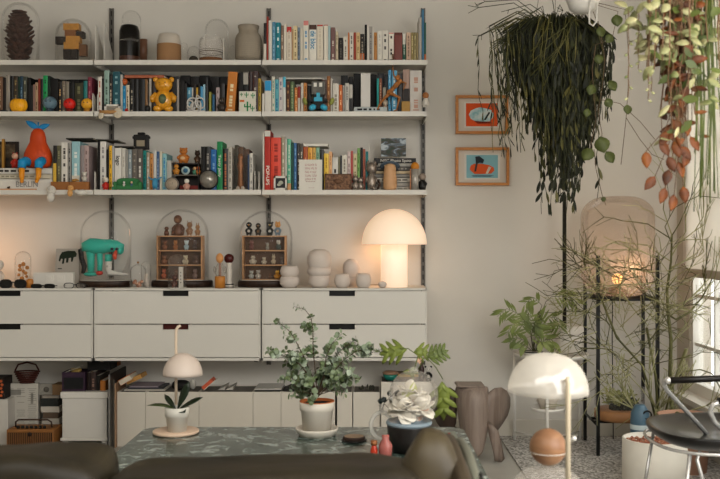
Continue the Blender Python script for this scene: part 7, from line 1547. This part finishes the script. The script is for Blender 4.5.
# ------------------------------------------------------------------ hanging plants
def hook(t, top, x=0, y=0):
    b = nb(); tube(b, [(x, y, top), (x, y, CZ-t.location.z)], .0015, 5); return mk('cord', b, mat('#4b463c', .8), t)
y = 4.45; cx_ = X(556, y); zt = Z(22, y)
t = thing('hanging_basket', 'brown hanging basket hidden inside the dark trailing cactus', 'hanging pot', (cx_, y, zt-.16)); b = nb(); lathe(b, [(0, 0), (.09, 0), (.13, .14), (.122, .14), (.115, .12), (0, .12)], n=28); mk('pot', b, mat('#3a2c20', .8), t)
for q in range(3): a = 2*pi*q/3+.3; b = nb(); tube(b, [(.125*cos(a), .125*sin(a), .135), (0, 0, CZ-zt+.16)], .0012, 5); mk('cord', b, mat('#6b6350', .8), t)
t = thing('hanging_mistletoe_cactus', 'large dark green trailing cactus hanging before the framed prints', 'hanging plant', (cx_, y, zt-.02)); RH = random.Random(9)
DK = ramp_mat('dark_strap', [(.3, '#0e1007'), (.55, '#1d200e'), (.75, '#353818')], 10, .6); LT = ramp_mat('light_strap', [(.3, '#34381a'), (.7, '#665f2c')], 10, .5)
bd = nb(); bl = nb(); bs_ = nb()
def strand(az, R0, ztop, zend, which, W, seg=.055, xoff=0, gap=.0):
    rr = RH; d2 = Vector((cos(az), sin(az), 0)); p = Vector((xoff, 0, 0)) + d2*rr.uniform(.02, .10); 
    pts = [p.copy()]; out = p+d2*R0; top = p.lerp(out, .5)+Vector((0, 0, ztop)); pts.append(top); pts.append(out+Vector((0, 0, ztop-.07))); z_ = ztop-.07; cur = out.copy()
    while z_ > zend: z_ -= seg; cur = cur + Vector((rr.gauss(0, .006), rr.gauss(0, .006), 0)) - d2*.004; pts.append(Vector((cur.x, cur.y, z_)))
    for v in pts:
        if v.y+y > 5.3: v.y = 5.3-y
    tube(bs_ if which != 2 else bl, pts, .0016 if which != 2 else .0022, 4, cap=False)
    if which == 2: return
    for a_, b_ in zip(pts[1:], pts[2:]):
        if rr.random() < gap: continue
        dd = b_-a_; nrm = Vector((rr.uniform(-.7, .7), -1, rr.uniform(-.2, .2)))
        leaf(bd if rr.random() < .86 else bl, a_, dd+Vector((rr.gauss(0, .012), rr.gauss(0, .01), 0)), nrm, dd.length*rr.uniform(.9, 1.25), W*rr.uniform(.7, 1.2), rr.uniform(-.1, .2), (.5, .9, 1, .8, .1), .1)
for q in range(520):
    az = RH.uniform(0, 2*pi); R0 = .17*RH.random()**.5; x_ = R0*cos(az)
    f = abs(x_-.04)/.16; le = -.22-.22*RH.random() - max(0, 1-f*1.1)*.42*RH.random()
    if x_ < -.08: le = -.12-.22*RH.random()
    strand(az, R0*.92, RH.uniform(-.01, .035), le, 1 if q % 5 == 0 else 0, RH.choice((.008, .010, .013)))
for q in range(46):      # long tail
    strand(RH.uniform(0, 2*pi), RH.uniform(.01, .07), .01, RH.uniform(-.52, -.86), 0, .016, .055, RH.uniform(.0, .09), .45)
for q in range(34):      # light wiry strands left
    strand(pi+RH.uniform(-.7, .7), RH.uniform(.14, .27), RH.uniform(-.04, .06), RH.uniform(-.25, -.62), 1 if q % 3 else 2, .007, .05, 0, .3)
for q in range(24): strand(RH.uniform(3.6, 5.9), RH.uniform(.02, .13), .03, RH.uniform(-.4, -.7), 2, .01)
for q in range(16):
    a0, z0 = RH.uniform(-.16, .16), RH.uniform(-.05, .02); a1 = RH.uniform(-.18, .18); z1 = z0-RH.uniform(.15, .4); pts = [Vector((a0, -.15, z0)), Vector((a0*.6+a1*.2, -.22, z0-.02)), Vector(((a0+a1)/2, -.23, (z0+z1)/2)), Vector((a1, -.21, z1))]
    tube(bl, [pts[0].lerp(pts[1], .5), pts[1], pts[1].lerp(pts[2], .5)+Vector((0, -.01, -.01)), pts[2], pts[3]], .0021, 4)
for q in range(14): strand(RH.uniform(-.6, .6), RH.uniform(.15, .21), .01, RH.uniform(-.18, -.42), 0, .013, gap=.3)
for q in range(16):
    e = Vector((RH.uniform(-.40, .1), RH.uniform(-.1, .1), RH.uniform(-.1, .12))); tube(bs_, [Vector((RH.uniform(-.1, .05), 0, 0)), e*.55+Vector((0, 0, .06)), e], .0018, 4)
    for g in range(3): tube(bs_, [e, e+Vector((RH.uniform(-.05, .0), 0, RH.uniform(-.03, .03)))], .0013, 4)
mk('stems', bs_, mat('#3d4024', .7), t); mk('strap_leaves', bd, DK, t, norm=False); mk('young_leaves', bl, LT, t, norm=False)
# white pot and vine
y = 4.2; t = thing('hanging_pot', 'white rounded hanging pot cut by the top edge', 'hanging pot', (X(583, y), y, Z(14, y))); b = nb(); lathe(b, [(0, 0), (.035, .002), (.06, .02), (.075, .06), (.078, .12), (.072, .12), (.066, .04), (0, .03)], n=32); mk('pot', b, mat('#c7c3bb', .45), t)
b = nb(); tube(b, [(.02, -.07, .06), (.01, -.075, -.02), (.012, -.07, -.06), (.03, -.06, -.068), (.045, -.06, -.05), (.05, -.06, .03)], .004, 8); mk('white_loop', b, mat('#c7c3bb', .5), t)
hook(t, .10)
t = thing('round_leaf_vine', 'trailing vine with round green leaves between hanging plants', 'hanging plant', (X(590, y), y, Z(4, y))); q_ = lambda a, p, dy=0: P(a, p, y+dy)-t.location
b = nb(); bf = nb(); 
vines = [[(590, 4), (600, 30), (605, 60), (602, 90), (598, 112), (602, 134), (601, 152)], [(592, 4), (618, 12), (612, 40), (596, 45), (592, 70), (596, 120), (590, 150)], [(592, 2), (625, 10), (629, 60), (628, 90), (626, 120), (621, 165)], [(594, 150), (596, 170), (602, 195), (606, 206)], [(600, 100), (620, 104), (640, 122), (655, 140)], [(626, 118), (640, 140), (652, 155), (664, 160)]]
for v in vines: tube(b, [q_(*p) for p in v], .0016, 5)
for a, p, s, dx in ((616, 20, 1.1, .1), (599, 32, 1, .3), (612, 40, .9, -.6), (609, 86, 1.1, .6), (606, 104, .9, .5), (600, 142, 1.5, .2), (592, 154, 1.3, -.7), (606, 157, 1.2, .6), (627, 110, .9, .1), (588, 114, .8, -.2), (604, 202, .5, -.2), (597, 60, .9, .3), (593, 90, 1, -.3)):
    leaf(bf, q_(a, p-5), (dx, -.15, -.9), (R.uniform(-.3, .3), -1, .25), .05*s, .044*s, .1, (.75, 1.05, 1, .7, .05), .06); mk('leaf_blade', bf, mat('#4a5226', .5, vary=.35, scale=12), t, norm=False, solid=.0008); bf = nb()
mk('stem', b, mat('#5d4a35', .7), t)
# foreground plant
y = 2.75; t0 = thing('hanging_pot', 'dark brown hanging pot above the pale blurred foreground leaves', 'hanging pot', (X(678, y), y, Z(-30, y))); b = nb(); lathe(b, [(0, 0), (.07, 0), (.10, .12), (.094, .12), (.088, .1), (0, .1)], n=28); mk('pot', b, mat('#3a2a22', .7), t0); hook(t0, .1)
t = thing('variegated_vine', 'pale variegated vine with brown hanging leaves, top right foreground', 'hanging plant', (X(678, y), y, Z(-20, y))); q_ = lambda a, p, dy=0: P(a, p, y+dy)-t.location
RF = random.Random(17); b = nb(); bp_ = nb(); bb = nb(); bg = nb()
for q in range(34):
    a0 = RF.uniform(-22, 34); c = [(678, -60), (678+a0, -74), (678+a0*1.5, -30), (678+a0*1.35, RF.uniform(5, 30)), (678+a0*1.45, RF.uniform(40, 90))]
    dy = RF.uniform(-.12, .15); pts = [q_(p[0], p[1], dy*i/4) for i, p in enumerate(c)]; tube(b, pts, .002, 5)
    for e in range(3): 
        v = pts[3].lerp(pts[4], RF.random()) if RF.random() < .7 else pts[2].lerp(pts[3], RF.random()); leaf(bp_ if RF.random() < .8 else bg, v, (RF.uniform(-1, 1), RF.uniform(-.6, .3), RF.uniform(-.8, .3)), (RF.uniform(-.3, .3), -1, .6), RF.uniform(.028, .045), RF.uniform(.016, .026), .3, (.7, 1, .95, .7, .1), .15)
for a, p in ((630, 8), (638, 18), (655, 22), (648, 30), (628, 25), (640, 38), (665, 45), (690, 20), (700, 25), (676, 60), (686, 66), (710, 12), (705, 45), (645, 5), (660, 0), (650, 14), (695, 32), (668, 56), (704, 80), (716, 4), (712, 100)):
    for g in range(3): leaf(bp_, q_(a+RF.uniform(-5, 5), p+RF.uniform(-5, 5), RF.uniform(-.1, .1)), (RF.uniform(-1, 1), RF.uniform(-.4, .3), RF.uniform(-.8, .4)), (0, -1, .5), RF.uniform(.034, .05), RF.uniform(.018, .026), .3, (.7, 1, .95, .7, .1), .15)
for q in range(60):
    px_ = 679+RF.gauss(0, 9); ln = RF.uniform(70, 150); dy = RF.uniform(-.06, .08); pts = [q_(px_, -10+ln*i/5, dy) + Vector((RF.gauss(0, .005), 0, 0)) for i in range(6)]; tube(b, pts, .0013, 4)
    for v in pts[1:]:
        if RF.random() < .8: leaf(RF.choice((bb, bb, bb, bp_, bg)), v, (RF.uniform(-1.2, 1.2), RF.uniform(-.5, .5), RF.uniform(-1, .2)), (RF.uniform(-.8, .8), -1, RF.uniform(-.5, .8)), RF.uniform(.02, .05), RF.uniform(.010, .026), RF.uniform(-.3, .5), (.7, 1, .95, .6, .05), .15)
for a, p, dx in ((655, 185, -.8), (665, 196, -.3), (674, 203, -.2), (669, 178, -.3), (646, 160, 0), (668, 165, .4), (674, 150, .3), (680, 155, .8), (686, 128, .1), (668, 140, -.6), (683, 195, .1), (690, 145, .6), (672, 128, .8), (660, 150, .6), (678, 170, .3), (688, 160, -.3)):
    leaf(bb, q_(a, p-8), (dx, -.2, -1), (RF.uniform(-.4, .4), -1, .1), .050, .028, .1, (.8, 1.05, .95, .6, .05), .15); tube(b, [q_(676, 100), q_((a+676)/2+4, (p+100)/2), q_(a, p-8)], .0012, 4)
for q in range(20):
    px_ = RF.uniform(692, 722); e = RF.uniform(120, 215); pts = [q_(px_-4, -8), q_(px_-2, 40), q_(px_, e*.6), q_(px_+RF.uniform(-4, 4), e)]; tube(bg, pts, RF.uniform(.0012, .0028), 5)
for px_, e in ((628, 98), (648, 100), (651, 92), (638, 70)):
    pts = [q_(px_, 10+(e-10)*i/8)+Vector((.003*(i % 2), 0, 0)) for i in range(9)]; tube(b, pts, .0014, 4)
    for v in pts[3:]: leaf(bp_, v, (RF.choice((-1, 1)), -.2, -.8), (0, -1, 0), .014, .008)
mk('stems', b, mat('#6b5038', .7), t); mk('pale_leaves', bp_, ramp_mat('pale_leaf', [(.3, '#525c2c'), (.5, '#87875c'), (.7, '#aca27a')], 16, .5), t, norm=False, solid=.0008)
mk('brown_leaves', bb, ramp_mat('brown_leaf', [(.3, '#261307'), (.5, '#5e2f0c'), (.7, '#7d4715')], 12, .6), t, norm=False, solid=.0008); mk('green_strands', bg, ramp_mat('green_strand', [(.3, '#2f3a14'), (.7, '#5a642a')], 12, .5), t, norm=False)
